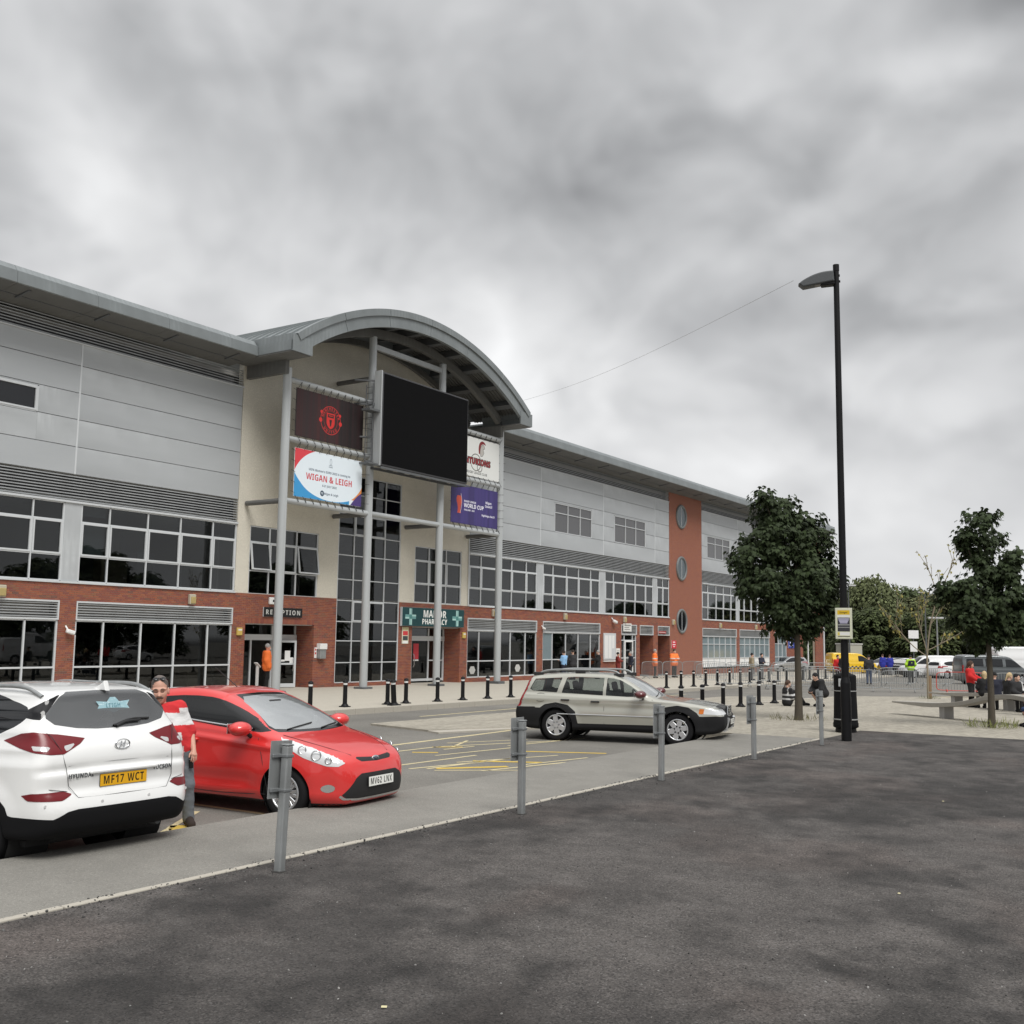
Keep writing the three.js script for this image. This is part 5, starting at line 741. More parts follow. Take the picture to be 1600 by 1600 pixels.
// ---- the grey green estate car ----
{
  const S = { L: 4.86, W: 1.86, H: 1.56, cell: .025, wheels: [1.42, -1.34], wr: .345, rim: .235, archGap: .05, flare: .03, spokes: 6, wheelKind: { wo: .2, wi: .22 },
    noseR: .6, noseK: .2, tailR: .35, tailK: .14, taperF: .05, taperR: .04, bowF: .12, bowR: .09, crown: .05, round: .09, beltRise: .018,
    section: [[.2, .94], [.35, .975], [.6, 1.0], [.8, .99], [.9, .965], [1.0, .915], [1.45, .74], [1.6, .65]],
    profile: [[2.1, .26], [2.3, .3], [2.43, .42], [2.43, .6], [2.37, .74], [2.28, .82], [1.9, .9], [1.4, .965], [1.02, 1.0], [.9, 1.03], [.45, 1.3], [.15, 1.44], [-.1, 1.495], [-.7, 1.52], [-1.4, 1.5], [-1.95, 1.44], [-2.05, 1.39], [-2.15, 1.15], [-2.26, .92], [-2.3, .8], [-2.36, .7], [-2.36, .45], [-2.25, .3], [0, .27]],
    crease: (x, y) => .014 * Math.exp(-(((y - .93) / .04) ** 2)) * sstep(2, 1.4, x) - .012 * Math.exp(-(((y - .78) / .08) ** 2)),
    seats: [[.1, .38], [.1, -.38], [-.85, .38], [-.85, -.38]], dash: .85, dashY: .99, mirror: [.62, .98], handles: [[-.42, .89], [-1.12, .91]], mirrorMat: phys([.10, .012, .014], .2, { clearcoat: 1 }),
    seams: [[[.98, .42], [.96, .7], [.86, .97]], [[-.22, .40], [-.22, .7], [-.22, 1.02]], [[-1.42, 1.02], [-1.38, .84], [-1.08, .66], [-.98, .42]]] };
  const clad = phys([.014, .014, .015], .7, { specularIntensity: .4 });
  S.regions = [
    { name: 'lower_cladding', view: 'side', pts: [[-2.6, .1], [2.6, .1], [2.6, .62], [2.25, .66], [1.9, .64], [1.84, .72], [1.66, .83], [1.42, .865], [1.16, .82], [.98, .68], [.9, .42], [-.82, .40], [-.88, .66], [-1.06, .80], [-1.34, .85], [-1.6, .8], [-1.8, .66], [-1.84, .74], [-2.6, .72]], mat: clad, out: .003 },
    { name: 'bumper_cladding', view: 'front', sym: true, facing: .05, pts: [[-.2, .1], [1, .1], [1, .64], [.55, .66], [.36, .70], [.36, .9], [.30, .90], [.28, .64], [-.2, .62]], mat: clad, out: .002 },
    { name: 'bumper_cladding', view: 'rear', sym: true, facing: .05, pts: [[-.2, .1], [1, .1], [1, .72], [-.2, .72]], mat: clad, out: .002 },
    { name: 'front_side_window', view: 'side', pts: [[.72, 1.035], [.36, 1.25], [.12, 1.37], [-.02, 1.405], [-.19, 1.415], [-.19, 1.03], [.3, 1.015]], mat: CM.glass, open: true },
    { name: 'rear_side_window', view: 'side', pts: [[-.26, 1.415], [-.95, 1.42], [-1.13, 1.405], [-1.22, 1.06], [-.26, 1.03]], mat: CM.glass, open: true },
    { name: 'quarter_window', view: 'side', pts: [[-1.24, 1.40], [-1.88, 1.36], [-1.98, 1.13], [-1.9, 1.09], [-1.33, 1.065]], mat: CM.glass, open: true },
    { name: 'windscreen', view: 'front', sym: true, facing: .2, pts: [[-.2, 1.45], [.46, 1.42], [.58, 1.36], [.72, 1.08], [.66, 1.04], [-.2, 1.02]], mat: CM.screen, open: true },
    { name: 'rear_window', view: 'rear', sym: true, facing: .1, pts: [[-.2, 1.38], [.55, 1.36], [.66, 1.05], [-.2, 1.03]], mat: CM.glass, open: true },
    { name: 'indicator', view: 'side', pts: [[1.88, .70], [1.98, .695], [2.0, .8], [1.9, .81]], mat: CM.amber, out: .003 },
    { name: 'headlight', view: 'side', pts: [[1.98, .695], [2.22, .69], [2.32, .7], [2.3, .76], [2.15, .825], [2.0, .80]], mat: CM.lamp, out: .003 },
    { name: 'headlight', view: 'front', sym: true, split: true, facing: .3, pts: [[.40, .69], [.9, .68], [.9, .80], [.42, .79]], mat: CM.lamp, out: .003 },
    { name: 'tail_light', view: 'side', pts: [[-1.97, 1.42], [-2.06, 1.40], [-2.30, .82], [-2.35, .72], [-2.22, .74], [-2.18, .95], [-2.1, 1.2]], mat: CM.red, out: .003 },
    { name: 'tail_light', view: 'rear', sym: true, facing: .25, pts: [[.62, 1.4], [.8, 1.4], [.95, .74], [.78, .74]], mat: CM.red, out: .003 },
    { name: 'bonnet_edge', view: 'top', sym: true, pts: [[2.14, -.1], [2.5, -.1], [2.5, .62], [2.2, .58]], mat: std([.05, .05, .05], .5) },
  ];
  S.handleMat = CM.trim;
  const { t, f, hw } = makeCar(S, 'parked_car', 'grey green estate car with roof rails and black cladding beside plaza', 'car', carPaint([.40, .395, .345], { metalness: .25 }));
  const fx = (y, z) => land(f, [2.9, y, z], [-1, 0, 0])[0], front = (y, z, o = 0) => [fx(y, z) + o, y, z];
  const gr = node('grille', t); part('mesh', rbox(-.27, .27, -.11, .11, -.03, .0, .02).rotateY(Math.PI / 2).translate(...front(.74, 0, .02)), CM.trim, gr); part('surround', [rod([-.27, -.1, 0], [-.24, .11, 0], .012), rod([.27, -.1, 0], [.24, .11, 0], .012), rod([-.24, .11, 0], [.24, .11, 0], .012), rod([-.27, -.1, 0], [.27, -.1, 0], .012), rod([-.2, .1, 0], [.2, -.1, 0], .012), rod([-.25, 0, 0], [.25, 0, 0], .006), rod([-.25, .05, 0], [.25, .05, 0], .006), rod([-.25, -.05, 0], [.25, -.05, 0], .006)].map(g => g.rotateY(Math.PI / 2).translate(...front(.74, 0, .035))), M.chrome, gr);
  numberPlate(t, plate('AO07 BBZ', '#e9e9e4'), front(.52, 0, .03), Math.PI / 2, 0, CM.trim);
  part('skid_plate', [[-.5, .42, -.38, .6], [.5, .42, .38, .6]].map(([a, b, c, d]) => beam(front(b - .06, a, .02), front(d, c, .02), .06, .05)).concat([beam(front(.34, -.5, .02), front(.34, .5, .02), .06, .05)]), M.alloy, t);
  for (const s of [1, -1]) { const top = x => land(f, [x, 2.2, s * .60], [0, -1, 0]); const P = [-1.9, -1.7, -.8, .0, .12].map((x, i) => { const p = top(x); return [p[0], p[1] + (i === 0 || i === 4 ? .0 : .075), p[2]]; }); part('roof_rail', tube(P, .022, 40, 8), M.galv, t); for (const x of [-1.85, -.85, .05]) { const p = top(x); part('rail_foot', rbox(x - .12, x + .12, p[1] - .01, p[1] + .07, p[2] - .025, p[2] + .025, .02), CM.trim, t); }
    part('side_moulding', tube([[-1.3, .60], [0, .60], [.9, .60]].map(([x, y]) => [x, y, s * (hw(x, y) + .002)]), .012, 20, 6), M.alloy, t); }
  part('fuel_flap', tube([[-1.62, .88], [-1.62, 1.02], [-1.80, 1.02], [-1.80, .88]].map(([x, y]) => [x, y, hw(x, y) - .002]), .004, 30, 4, true), CM.trim, t);
  part('wiper', tube([[.98, 1.03, .55], [.95, 1.06, .2], [.9, 1.09, -.1]].map(([x, y, z]) => { const p = land(f, [x + .6, y, z], [-1, 0, 0]); return [p[0] + .015, p[1], p[2]]; }), .01, 12, 5), CM.trim, t);
  // front axle point and heading from the photograph's tyre contacts
  const th = .235; // turned off the bay's line
  const ax = [23.72 + 1.38 * Math.sin(th), -12.16 + 1.38 * Math.cos(th)], d = [Math.sin(th), Math.cos(th)];
  t.scale.setScalar(1.06); t.position.set(ax[0] - 1.42 * d[0], LOT, ax[1] - 1.42 * d[1]); t.rotation.y = -Math.PI / 2 + th;
}
// ---------- people ----------
// frame: y up, facing +z, the person's left hand side is +x
const skinM = c => std(c, .6);
const SK = { pale: skinM([.58, .36, .27]), ruddy: skinM([.58, .32, .235]) };
const headField = (() => { const sk = ellip([0, .05, -.012], [.078, .105, .098]), jaw = ellip([0, -.045, .03], [.056, .062, .062]), cheek = ellip([0, -.01, .045], [.062, .05, .045]), chin = ellip([0, -.088, .062], [.026, .022, .024]), n1 = capsule([0, .018, .088], [0, -.022, .108], .009, .0145), brow = ellip([0, .035, .072], [.06, .013, .022]), neck = capsule([0, -.16, -.025], [0, -.05, -.012], .058, .054);
  const ear = [ellip([.082, .0, -.008], [.011, .033, .02]), ellip([-.082, .0, -.008], [.011, .033, .02])], eye = [ellip([.031, .012, .094], [.019, .011, .014]), ellip([-.031, .012, .094], [.019, .011, .014])], mouth = capsule([-.02, -.055, .094], [.02, -.055, .094], .005, .005), wing = [ellip([.012, -.022, .096], [.009, .008, .01]), ellip([-.012, -.022, .096], [.009, .008, .01])], lip = capsule([-.016, -.064, .088], [.016, -.064, .088], .009, .009);
  return (x, y, z) => { let d = smin(smin(sk(x, y, z), jaw(x, y, z), .05), cheek(x, y, z), .03); d = smin(d, chin(x, y, z), .03); d = smin(d, brow(x, y, z), .015); d = smin(d, n1(x, y, z), .014); d = smin(d, Math.min(wing[0](x, y, z), wing[1](x, y, z)), .008); d = smin(d, Math.min(ear[0](x, y, z), ear[1](x, y, z)), .01); d = smin(d, neck(x, y, z), .03); d = smin(d, lip(x, y, z), .012); d = smax(d, -Math.min(eye[0](x, y, z), eye[1](x, y, z)), .012); return smax(d, -mouth(x, y, z), .006); }; })();
const headGeo = netMesh(headField, [-.12, -.2, -.14], [.12, .18, .15], .0085), headFine = netMesh(headField, [-.12, -.2, -.14], [.12, .18, .15], .0045);
const hairField = kind => { const cap = ellip([0, .058, -.02], [.088, .112, .106]), face = ellip([0, -.03, .1], [.073, .105, .085]); return (x, y, z) => { let d = cap(x, y, z) + (noise(x * 70 + 9, y * 70, z * 70) - .5) * .006; d = smax(d, -face(x, y, z), .02); if (kind === 'short') d = smax(d, -(y + .03 + z * .5), .02); if (kind === 'long') { d = smin(d, capsule([.02, .03, -.07], [.02, -.30, -.10], .075, .05)(x, y, z), .06); d = smin(d, Math.min(capsule([.075, .02, -.02], [.085, -.24, .02], .028, .02)(x, y, z), capsule([-.075, .02, -.02], [-.085, -.24, .02], .028, .02)(x, y, z)), .03); d += (noise(x * 60, y * 14, z * 60) - .5) * .012; } if (kind === 'tail') { d = smax(d, -(y + .05), .02); d = smin(d, capsule([0, .06, -.11], [0, -.16, -.15], .035, .018)(x, y, z), .03); } return d; }; };
const hairGeo = {}; const getHair = k => hairGeo[k] || (hairGeo[k] = netMesh(hairField(k), [-.16, -.4, -.24], [.16, .2, .12], .012));
// a hand hanging down -y, palm towards -x, thumb forward (+z); fingers of four lengths, bent
function handField(curl) { const F = []; const palm = [capsule([0, 0, 0], [.002, -.05, .022], .022, .018), capsule([0, 0, 0], [.002, -.055, -.02], .022, .016), capsule([0, -.01, 0], [.002, -.06, 0], .021, .017)];
  [[.028, .072, .0085], [.010, .082, .009], [-.009, .076, .0085], [-.026, .06, .0075]].forEach(([z, L, r]) => { let p = [.002, -.058, z], a = .12; for (let k = 0; k < 3; k++) { const l = L * [.45, .32, .23][k]; a += curl * [.5, .8, .6][k]; const q = [p[0] - Math.sin(a) * l, p[1] - Math.cos(a) * l, p[2] + z * .08]; F.push(capsule(p, q, r * (1 - k * .1), r * (.92 - k * .1))); p = q; } });
  F.push(capsule([-.004, -.015, .022], [-.014, -.045, .048], .013, .011), capsule([-.014, -.045, .048], [-.024, -.075, .054], .0105, .0085));
  return (x, y, z) => { let d = 1; for (const p of palm) d = smin(d, p(x, y, z), .02); let m = 1; for (const c of F) { const v = c(x, y, z); if (v < m) m = v; } return smin(d, m, .008); }; }
const handGeo = netMesh(handField(.55), [-.09, -.17, -.06], [.05, .04, .08], .0062), handOpen = netMesh(handField(.3), [-.09, -.17, -.06], [.05, .04, .08], .0045);
const aim = (from, to, fwd) => { const y = V(...from).sub(V(...to)).normalize(), z = V(...fwd), x = new THREE.Vector3().crossVectors(y, z).normalize(); z.crossVectors(x, y); return new THREE.Matrix4().makeBasis(x, y, z); };
function person(o) {
  const s = (o.h || 1.72) / 1.75, J = { pelvis: [0, .95, 0], chest: [0, 1.3, -.01], neck: [0, 1.47, -.015], head: [0, 1.625, .02], shL: [.185, 1.42, -.02], shR: [-.185, 1.42, -.02], elL: [.24, 1.14, -.04], elR: [-.24, 1.14, -.04], wrL: [.25, .9, .04], wrR: [-.25, .9, .04], hipL: [.09, .92, 0], hipR: [-.09, .92, 0], knL: [.1, .5, .02], knR: [-.1, .5, .02], anL: [.105, .08, -.02], anR: [-.105, .08, -.02], toL: [.125, .035, .15], toR: [-.125, .035, .15], ...(o.joints || {}) };
  const fat = o.fat || 0, cell = o.cell || .034, t = thing('person', o.label, 'person', o.at, o.face || 0, o.group);
  const fw = o.forward || [0, 0, 1];
  const lim = (a, b, r0, r1) => capsule(J[a], J[b], r0, r1);
  const add = (p, d) => [p[0] + d[0], p[1] + d[1], p[2] + d[2]];
  const torso = e => { const lat = V(...J.shL).sub(V(...J.shR)).normalize(), q = k => [lat.x * k, lat.y * k, lat.z * k], C = [capsule(add(J.pelvis, q(.075)), add(J.chest, q(.085)), .115 + e + fat * .5, .125 + e + fat * .3), capsule(add(J.pelvis, q(-.075)), add(J.chest, q(-.085)), .115 + e + fat * .5, .125 + e + fat * .3), capsule(J.shL, J.shR, .075 + e, .075 + e), capsule(J.chest, J.neck, .13 + e, .07 + e)]; if (fat) C.push(ellip(add([lerp(J.pelvis[0], J.chest[0], .4), lerp(J.pelvis[1], J.chest[1], .4), lerp(J.pelvis[2], J.chest[2], .4)], [fw[0] * .06, 0, fw[2] * .06]), [.13 + fat + e, .16 + fat, .12 + fat + e])); return C; };
  const arm = (S, e, cuff) => { const A = [lim('sh' + S, 'el' + S, .06 + e, .048 + e)]; if (cuff) A.push(lim('el' + S, 'wr' + S, .047 + e, .034 + e)); return A; };
  const leg = (S, e, full) => { const A = [lim('hip' + S, 'kn' + S, .088 + e, .06 + e)]; if (full) A.push(lim('kn' + S, 'an' + S, .058 + e, .042 + e * 1.3)); return A; };
  const join = (L, k = .05) => (x, y, z) => { let d = L[0](x, y, z); for (let i = 1; i < L.length; i++) d = smin(d, L[i](x, y, z), k); return d; };
  const all = Object.values(J), lo = [0, 1, 2].map(k => Math.min(...all.map(p => p[k])) - .22), hi = [0, 1, 2].map(k => Math.max(...all.map(p => p[k])) + .24);
  const wr = o.wrinkle || 0, W = f => wr ? (x, y, z) => f(x, y, z) + (fbm(x * 9 + y * 5, y * 16, z * 9 + 4, 3) - .5) * wr : f;
  const skin = o.skin || SK.pale, pieces = [];
  pieces.push(netMesh(join([...torso(-.025), ...arm('L', -.004, 1), ...arm('R', -.004, 1), ...leg('L', -.006, 1), ...leg('R', -.006, 1), lim('an' + 'L', 'toL', .038, .03), lim('anR', 'toR', .038, .03), capsule(J.neck, add(J.head, [0, -.1, -.02]), .056, .052)], .03), lo, hi, cell));
  const hm = new THREE.Matrix4().makeRotationFromEuler(new THREE.Euler(o.nod || 0, o.turn || 0, o.tilt || 0, 'YXZ')).setPosition(...J.head); if (o.headScale) hm.scale(V(o.headScale, o.headScale, o.headScale));
  pieces.push((o.fine ? headFine : headGeo).clone().applyMatrix4(hm));
  for (const S of ['L', 'R']) { const m = aim(J['el' + S], J['wr' + S], o['thumb' + S] || fw).setPosition(...J['wr' + S]), g = (o.fine ? handOpen : handGeo).clone(); if (S === 'R') g.scale(-1, 1, 1); if (S === 'R') { const id = g.index.array; for (let i = 0; i < id.length; i += 3) { const q = id[i]; id[i] = id[i + 1]; id[i + 1] = q; } } pieces.push(g.applyMatrix4(m)); }
  part('body', merge(pieces), skin, t);
  if (o.hair !== 'none') part('hair', getHair(o.hair || 'short').clone().applyMatrix4(hm), o.hairMat || std([.03, .022, .018], .8), t);
  if (o.top) {
    const T = o.top, e = T.e ?? .022, L = [...torso(e * .6), ...arm('L', e, T.sleeve !== 'short' ? 1 : 0), ...arm('R', e, T.sleeve !== 'short' ? 1 : 0)];
    if (T.hem) L.push(capsule(J.hipL, [lerp(J.hipL[0], J.knL[0], T.hem), lerp(J.hipL[1], J.knL[1], T.hem), lerp(J.hipL[2], J.knL[2], T.hem)], .11 + e, .10 + e), capsule(J.hipR, [lerp(J.hipR[0], J.knR[0], T.hem), lerp(J.hipR[1], J.knR[1], T.hem), lerp(J.hipR[2], J.knR[2], T.hem)], .11 + e, .10 + e));
    const F = join(L, .06), base = W(F), nd = V(...J.neck).sub(V(...J.chest)).normalize(); const cut = T.collar ?? .03; // open at the neck
    const neckCut = (x, y, z) => (x - J.neck[0]) * nd.x + (y - J.neck[1]) * nd.y + (z - J.neck[2]) * nd.z - cut;
    let g = netMesh((x, y, z) => smax(base(x, y, z), neckCut(x, y, z), .02), lo, hi, cell * .9);
    if (T.paint) { const p = g.attributes.position, c = new Float32Array(p.count * 3); for (let i = 0; i < p.count; i++) c.set(T.paint(p.getX(i), p.getY(i), p.getZ(i), J), i * 3); g.setAttribute('color', new THREE.BufferAttribute(c, 3)); }
    part(T.name || 'jacket', g, T.mat, t);
    if (T.band) part('reflective_band', cutMesh(inflate(g, .004), (x, y, z) => Math.min(...T.band.map(b => Math.abs(y - b) - .03)))[0], T.bandMat || std([.55, .56, .55], .4), t);
  }
  if (o.legs) { const Q = o.legs, e = Q.e ?? .014, L = [lim('pelvis', 'hipL', .125 + fat * .4, .1 + e), lim('pelvis', 'hipR', .125 + fat * .4, .1 + e), ...leg('L', e, Q.len !== 'short'), ...leg('R', e, Q.len !== 'short')]; part(Q.len === 'short' ? 'shorts' : 'trousers', netMesh(W(join(L, .045)), lo, hi, cell * .9), Q.mat, t); }
  { const L = []; for (const S of ['L', 'R']) { const a = J['an' + S], b = J['to' + S], heel = [a[0] - (b[0] - a[0]) * .25, Math.min(a[1], b[1] + .035) - .02, a[2] - (b[2] - a[2]) * .25]; L.push(capsule(heel, b, .045, .042), capsule(a, heel, .046, .045), capsule([(a[0] + b[0]) / 2, (a[1] + b[1]) / 2 + .01, (a[2] + b[2]) / 2], b, .046, .042)); } part('shoes', netMesh(join(L, .03), lo, hi, Math.min(cell, .018)), o.shoes || M.black, t); }
  t.scale.setScalar(s); t.userData.J = J; const out = { t, J, hm, F: null }; delete t.userData.J; return out;
}
const cloth = (c, r = .9) => std(c, r);
const C = { orange: cloth([1.0, .21, .04], .7), navy: cloth([.018, .02, .035]), black: cloth([.012, .012, .013]), dark: cloth([.03, .03, .033]), jeans: cloth([.06, .08, .13]), beige: cloth([.30, .25, .17]), grey: cloth([.16, .16, .165]), red: cloth([.55, .02, .02]), maroon: cloth([.20, .025, .02]), sky: cloth([.25, .45, .70]), royal: cloth([.02, .03, .28]), lime: cloth([.45, .75, .04], .7), white: cloth([.7, .7, .7]), blond: std([.48, .36, .20], .7), brown: std([.06, .032, .02], .8), silver: std([.32, .31, .30], .8) };
const sit = (seat = .48, reach = .5) => ({ pelvis: [0, seat + .12, 0], chest: [0, seat + .47, .02], neck: [0, seat + .64, .03], head: [0, seat + .79, .07], shL: [.18, seat + .59, .02], shR: [-.18, seat + .59, .02], elL: [.25, seat + .32, .08], elR: [-.25, seat + .32, .08], wrL: [.14, seat + .22, .32], wrR: [-.14, seat + .22, .32], hipL: [.09, seat + .1, .02], hipR: [-.09, seat + .1, .02], knL: [.12, seat + .05, .44], knR: [-.12, seat + .05, .44], anL: [.12, .08, reach - .05], anR: [-.12, .08, reach - .08], toL: [.14, .035, reach + .13], toR: [-.14, .035, reach + .1] });
const Y = (x, z, o = 0) => [x, gy(x) + o, z];
{ // the man between the white and the red car
  const lean = { pelvis: [-.05, .94, 0], chest: [-.2, 1.27, .02], neck: [-.245, 1.44, .03], head: [-.265, 1.585, .06], shL: [-.04, 1.395, .03], shR: [-.42, 1.36, .03], elL: [.105, 1.12, -.02], elR: [-.52, 1.1, .06], wrL: [.165, .90, .10], wrR: [-.5, .88, .18], hipL: [.04, .91, 0], hipR: [-.14, .91, 0], knL: [.10, .50, .02], knR: [-.22, .52, .12], anL: [.12, .095, -.06], anR: [-.24, .10, .12], toL: [.18, .04, .09], toR: [-.25, .04, .28] };
  const redC = [.58, .025, .03], whiteC = [.72, .71, .71];
  const hoops = (x, y) => { const arm = x > -.02 + (1.40 - y) * .16; if (y > (arm ? 1.4 : 1.345)) return redC; if (y > 1.2) return whiteC; if (arm || y > 1.115) return redC; if (y > 1.03) return whiteC; return y > .95 ? redC : whiteC; };
  const P = person({ label: 'person in red and white hooped rugby shirt walking between white and red cars', at: [9.25, LOT, -10.96], face: -.85, h: 1.83, cell: .013, fine: 1, wrinkle: .018, fat: .035, joints: lean, skin: SK.ruddy, turn: .12, nod: .1, tilt: .06, headScale: 1.22, hair: 'none', shoes: cloth([.03, .02, .016]), thumbL: [-.8, 0, .6],
    top: { name: 'shirt', mat: std([1, 1, 1], .85, { vertexColors: true }), paint: hoops, e: .02, collar: .0, sleeve: 'short' }, legs: { mat: std([.25, .28, .33], .92, { map: setrep(lotC, .3) }), e: .02 } });
  const h = P.hm, g = (q, m, n) => part(n, q.applyMatrix4(h), m, P.t);
  const stubble = netMesh((x, y, z) => { const d = ellip([0, .056, -.018], [.081, .106, .1])(x, y, z) + (noise(x * 120, y * 120, z * 120) - .5) * .003; return smax(smax(d, -ellip([0, -.0, .1], [.085, .115, .075])(x, y, z), .01), -(y + .04 + z * .3), .01); }, [-.12, -.12, -.14], [.12, .2, .14], .007);
  g(stubble, std([.13, .11, .10], .9), 'hair');
  g(merge([tube([[-.034, -.048, .092], [-.016, -.039, .106], [0, -.040, .109], [.016, -.039, .106], [.034, -.048, .092]], .0075, 16, 6)]), std([.10, .065, .05], .9), 'moustache');
  g(merge([tube([[-.05, .034, .083], [-.032, .041, .094], [-.014, .036, .098]], .0045, 8, 5), tube([[.05, .034, .083], [.032, .041, .094], [.014, .036, .098]], .0045, 8, 5)]), std([.12, .09, .07], .9), 'eyebrow');
  g(merge([tube([[-.046, .012, .08], [-.031, .009, .089], [-.016, .011, .088]], .0032, 8, 5), tube([[.046, .012, .08], [.031, .009, .089], [.016, .011, .088]], .0032, 8, 5)]), std([.09, .05, .04], .6), 'eye');
  const sg = merge([new THREE.SphereGeometry(.026, 14, 8).scale(1, .8, .25).rotateX(-.9).translate(.034, .135, .058), new THREE.SphereGeometry(.026, 14, 8).scale(1, .8, .25).rotateX(-.9).translate(-.034, .135, .058), tube([[-.065, .132, .05], [-.09, .09, -.0], [-.088, .02, -.05]], .004, 10, 5), tube([[.065, .132, .05], [.09, .09, 0], [.088, .02, -.05]], .004, 10, 5), tube([[-.012, .14, .06], [0, .143, .062], [.012, .14, .06]], .004, 6, 5)]); g(sg, CM.gloss, 'sunglasses');
  const s = P.t.scale.x; // things printed on the shirt
  part('shirt_crest', new THREE.SphereGeometry(1, 16, 8).scale(.035, .018, .006).rotateX(-.25).translate(-.115, 1.215, .205), cloth([.35, .03, .05]), P.t); part('shirt_badge', new THREE.SphereGeometry(1, 12, 8).scale(.02, .008, .006).rotateX(-.25).translate(-.275, 1.225, .19), cloth([.4, .04, .05]), P.t);
  const kp = solo('key_case', new RoundedBoxGeometry(.05, .12, .02, 2, .008), CM.gloss, 'small black case in the hand of the person in hooped shirt', 'case'); const w = V(...P.J.wrL).add(V(-.02, -.15, .02)).multiplyScalar(s).applyAxisAngle(V(0, 1, 0), -.85); kp.position.set(9.25 + w.x, LOT + w.y, -10.96 + w.z); kp.rotation.set(.2, -.6, .25);
}
{
  const st = { top: { mat: C.orange, e: .065, hem: .12, collar: .05, band: [1.0, 1.2] }, legs: { mat: C.black } }, up = (o, z = .25) => ({ elL: [.25, 1.2, .05], elR: [-.25, 1.2, .05], wrL: [.15, 1.18, z], wrR: [-.15, 1.18, z], ...o });
  person({ ...st, label: 'steward in orange jacket and face mask standing in reception doorway', at: [32.3, .0, -33.2], face: .95, h: 1.88, skin: SK.ruddy, hairMat: C.silver, turn: .2, top: { ...st.top, band: undefined } });
  { const m = scene.children[scene.children.length - 1]; part('face_mask', ellip ? netMesh(ellip([0, -.045, .06], [.06, .045, .05]), [-.09, -.12, -.02], [.09, .04, .14], .012).applyMatrix4(new THREE.Matrix4().makeRotationY(.2).setPosition(0, 1.625, .02)) : null, C.white, m); }
  person({ ...st, label: 'steward in orange jacket by the brick passages, left of the pair', at: Y(66.0, -31.6), face: .5, h: 1.88, hairMat: C.silver });
  person({ ...st, label: 'steward in orange jacket in front of the tower, right of the pair', at: Y(68.4, -31.3), face: -.4, h: 1.88, hairMat: C.brown, joints: up({}, .12) });
  person({ label: 'person in pale blue shirt at the ticket window, leftmost there', at: Y(56.2, -32.9), face: 3.0, h: 1.72, top: { mat: C.sky, sleeve: 'short' }, legs: { mat: C.navy }, joints: up({}) });
  person({ label: 'person in dark jacket and cap at ticket window beside pale blue shirt', at: Y(57.1, -32.8), face: 2.8, h: 1.78, top: { mat: C.dark, e: .03, hem: .1 }, legs: { mat: C.black }, joints: up({}) });
  person({ label: 'person in long black coat leaning to the right hand ticket window', at: Y(60.3, -32.8), face: -2.7, h: 1.78, hairMat: C.silver, top: { mat: C.black, e: .04, hem: .7 }, legs: { mat: C.black }, joints: up({}, .35) });
  person({ label: 'person in dark red coat in front of notice board', at: Y(62.4, -32.5), face: .6, h: 1.66, hairMat: C.black, top: { mat: C.maroon, e: .035, hem: .4 }, legs: { mat: C.black }, joints: up({}) });
  person({ label: 'grey haired person in navy jacket beside the dark red coat', at: Y(64.0, -32.4), face: -2.4, h: 1.7, skin: SK.ruddy, hairMat: C.silver, top: { mat: C.navy, e: .03, hem: .2 }, legs: { mat: C.dark } });
  person({ label: 'person in beige jacket standing beyond the barriers, hands low', at: Y(68, -25.6), face: .7, h: 1.74, hairMat: C.black, top: { mat: C.beige, e: .03, hem: .1 }, legs: { mat: C.grey } });
  person({ label: 'person in navy top and grey trousers with folded arms by barriers', at: Y(70.6, -25.9), face: -.2, h: 1.72, hairMat: C.black, top: { mat: C.navy, e: .025 }, legs: { mat: C.grey }, joints: up({ wrL: [-.08, 1.15, .2], wrR: [.08, 1.18, .2] }) });
  person({ label: 'person in red jacket behind the barrier beside lamp post', at: Y(69, -20.3), face: -.6, h: 1.72, hairMat: C.black, top: { mat: C.red, e: .035, hem: .2 }, legs: { mat: C.black } });
  person({ label: 'person all in black just left of lamp post behind the barrier', at: Y(68.6, -19.8), face: -1.2, h: 1.8, hairMat: C.black, top: { mat: C.black, e: .03, hem: .2 }, legs: { mat: C.black } });
  person({ label: 'person in dark top and jeans standing before the yellow van', at: Y(68, -18.1), face: 1.9, h: 1.76, hairMat: C.black, top: { mat: C.dark, e: .025 }, legs: { mat: C.jeans } });
  const pol = person({ label: 'officer in yellow sleeved jacket and dark vest behind the barrier', at: Y(73.6, -16.9), face: 2.2, h: 1.78, hairMat: C.black, top: { mat: C.lime, e: .035, hem: .05 }, legs: { mat: C.black }, joints: up({ elL: [.3, 1.18, .0], elR: [-.3, 1.18, 0], wrL: [.24, 1.0, .16], wrR: [-.24, 1.0, .16] }) });
  part('vest', netMesh((x, y, z) => Math.max(smin(capsule([.07, 1.05, 0], [.09, 1.36, -.01], .165, .165)(x, y, z), capsule([-.07, 1.05, 0], [-.09, 1.36, -.01], .165, .165)(x, y, z), .06), y - 1.44, 1.08 - y), [-.35, .95, -.3], [.35, 1.55, .3], .03), C.navy, pol.t);
  person({ label: 'person in royal blue coat, left of two beside the yellow van', at: Y(93, -23.6), face: 2.4, h: 1.74, hairMat: C.brown, top: { mat: C.royal, e: .04, hem: .3 }, legs: { mat: C.dark } });
  person({ label: 'person in royal blue coat and pale trousers, right of the two', at: Y(93.7, -23.2), face: 2.2, h: 1.7, hairMat: C.brown, top: { mat: C.royal, e: .04, hem: .3 }, legs: { mat: C.grey } });
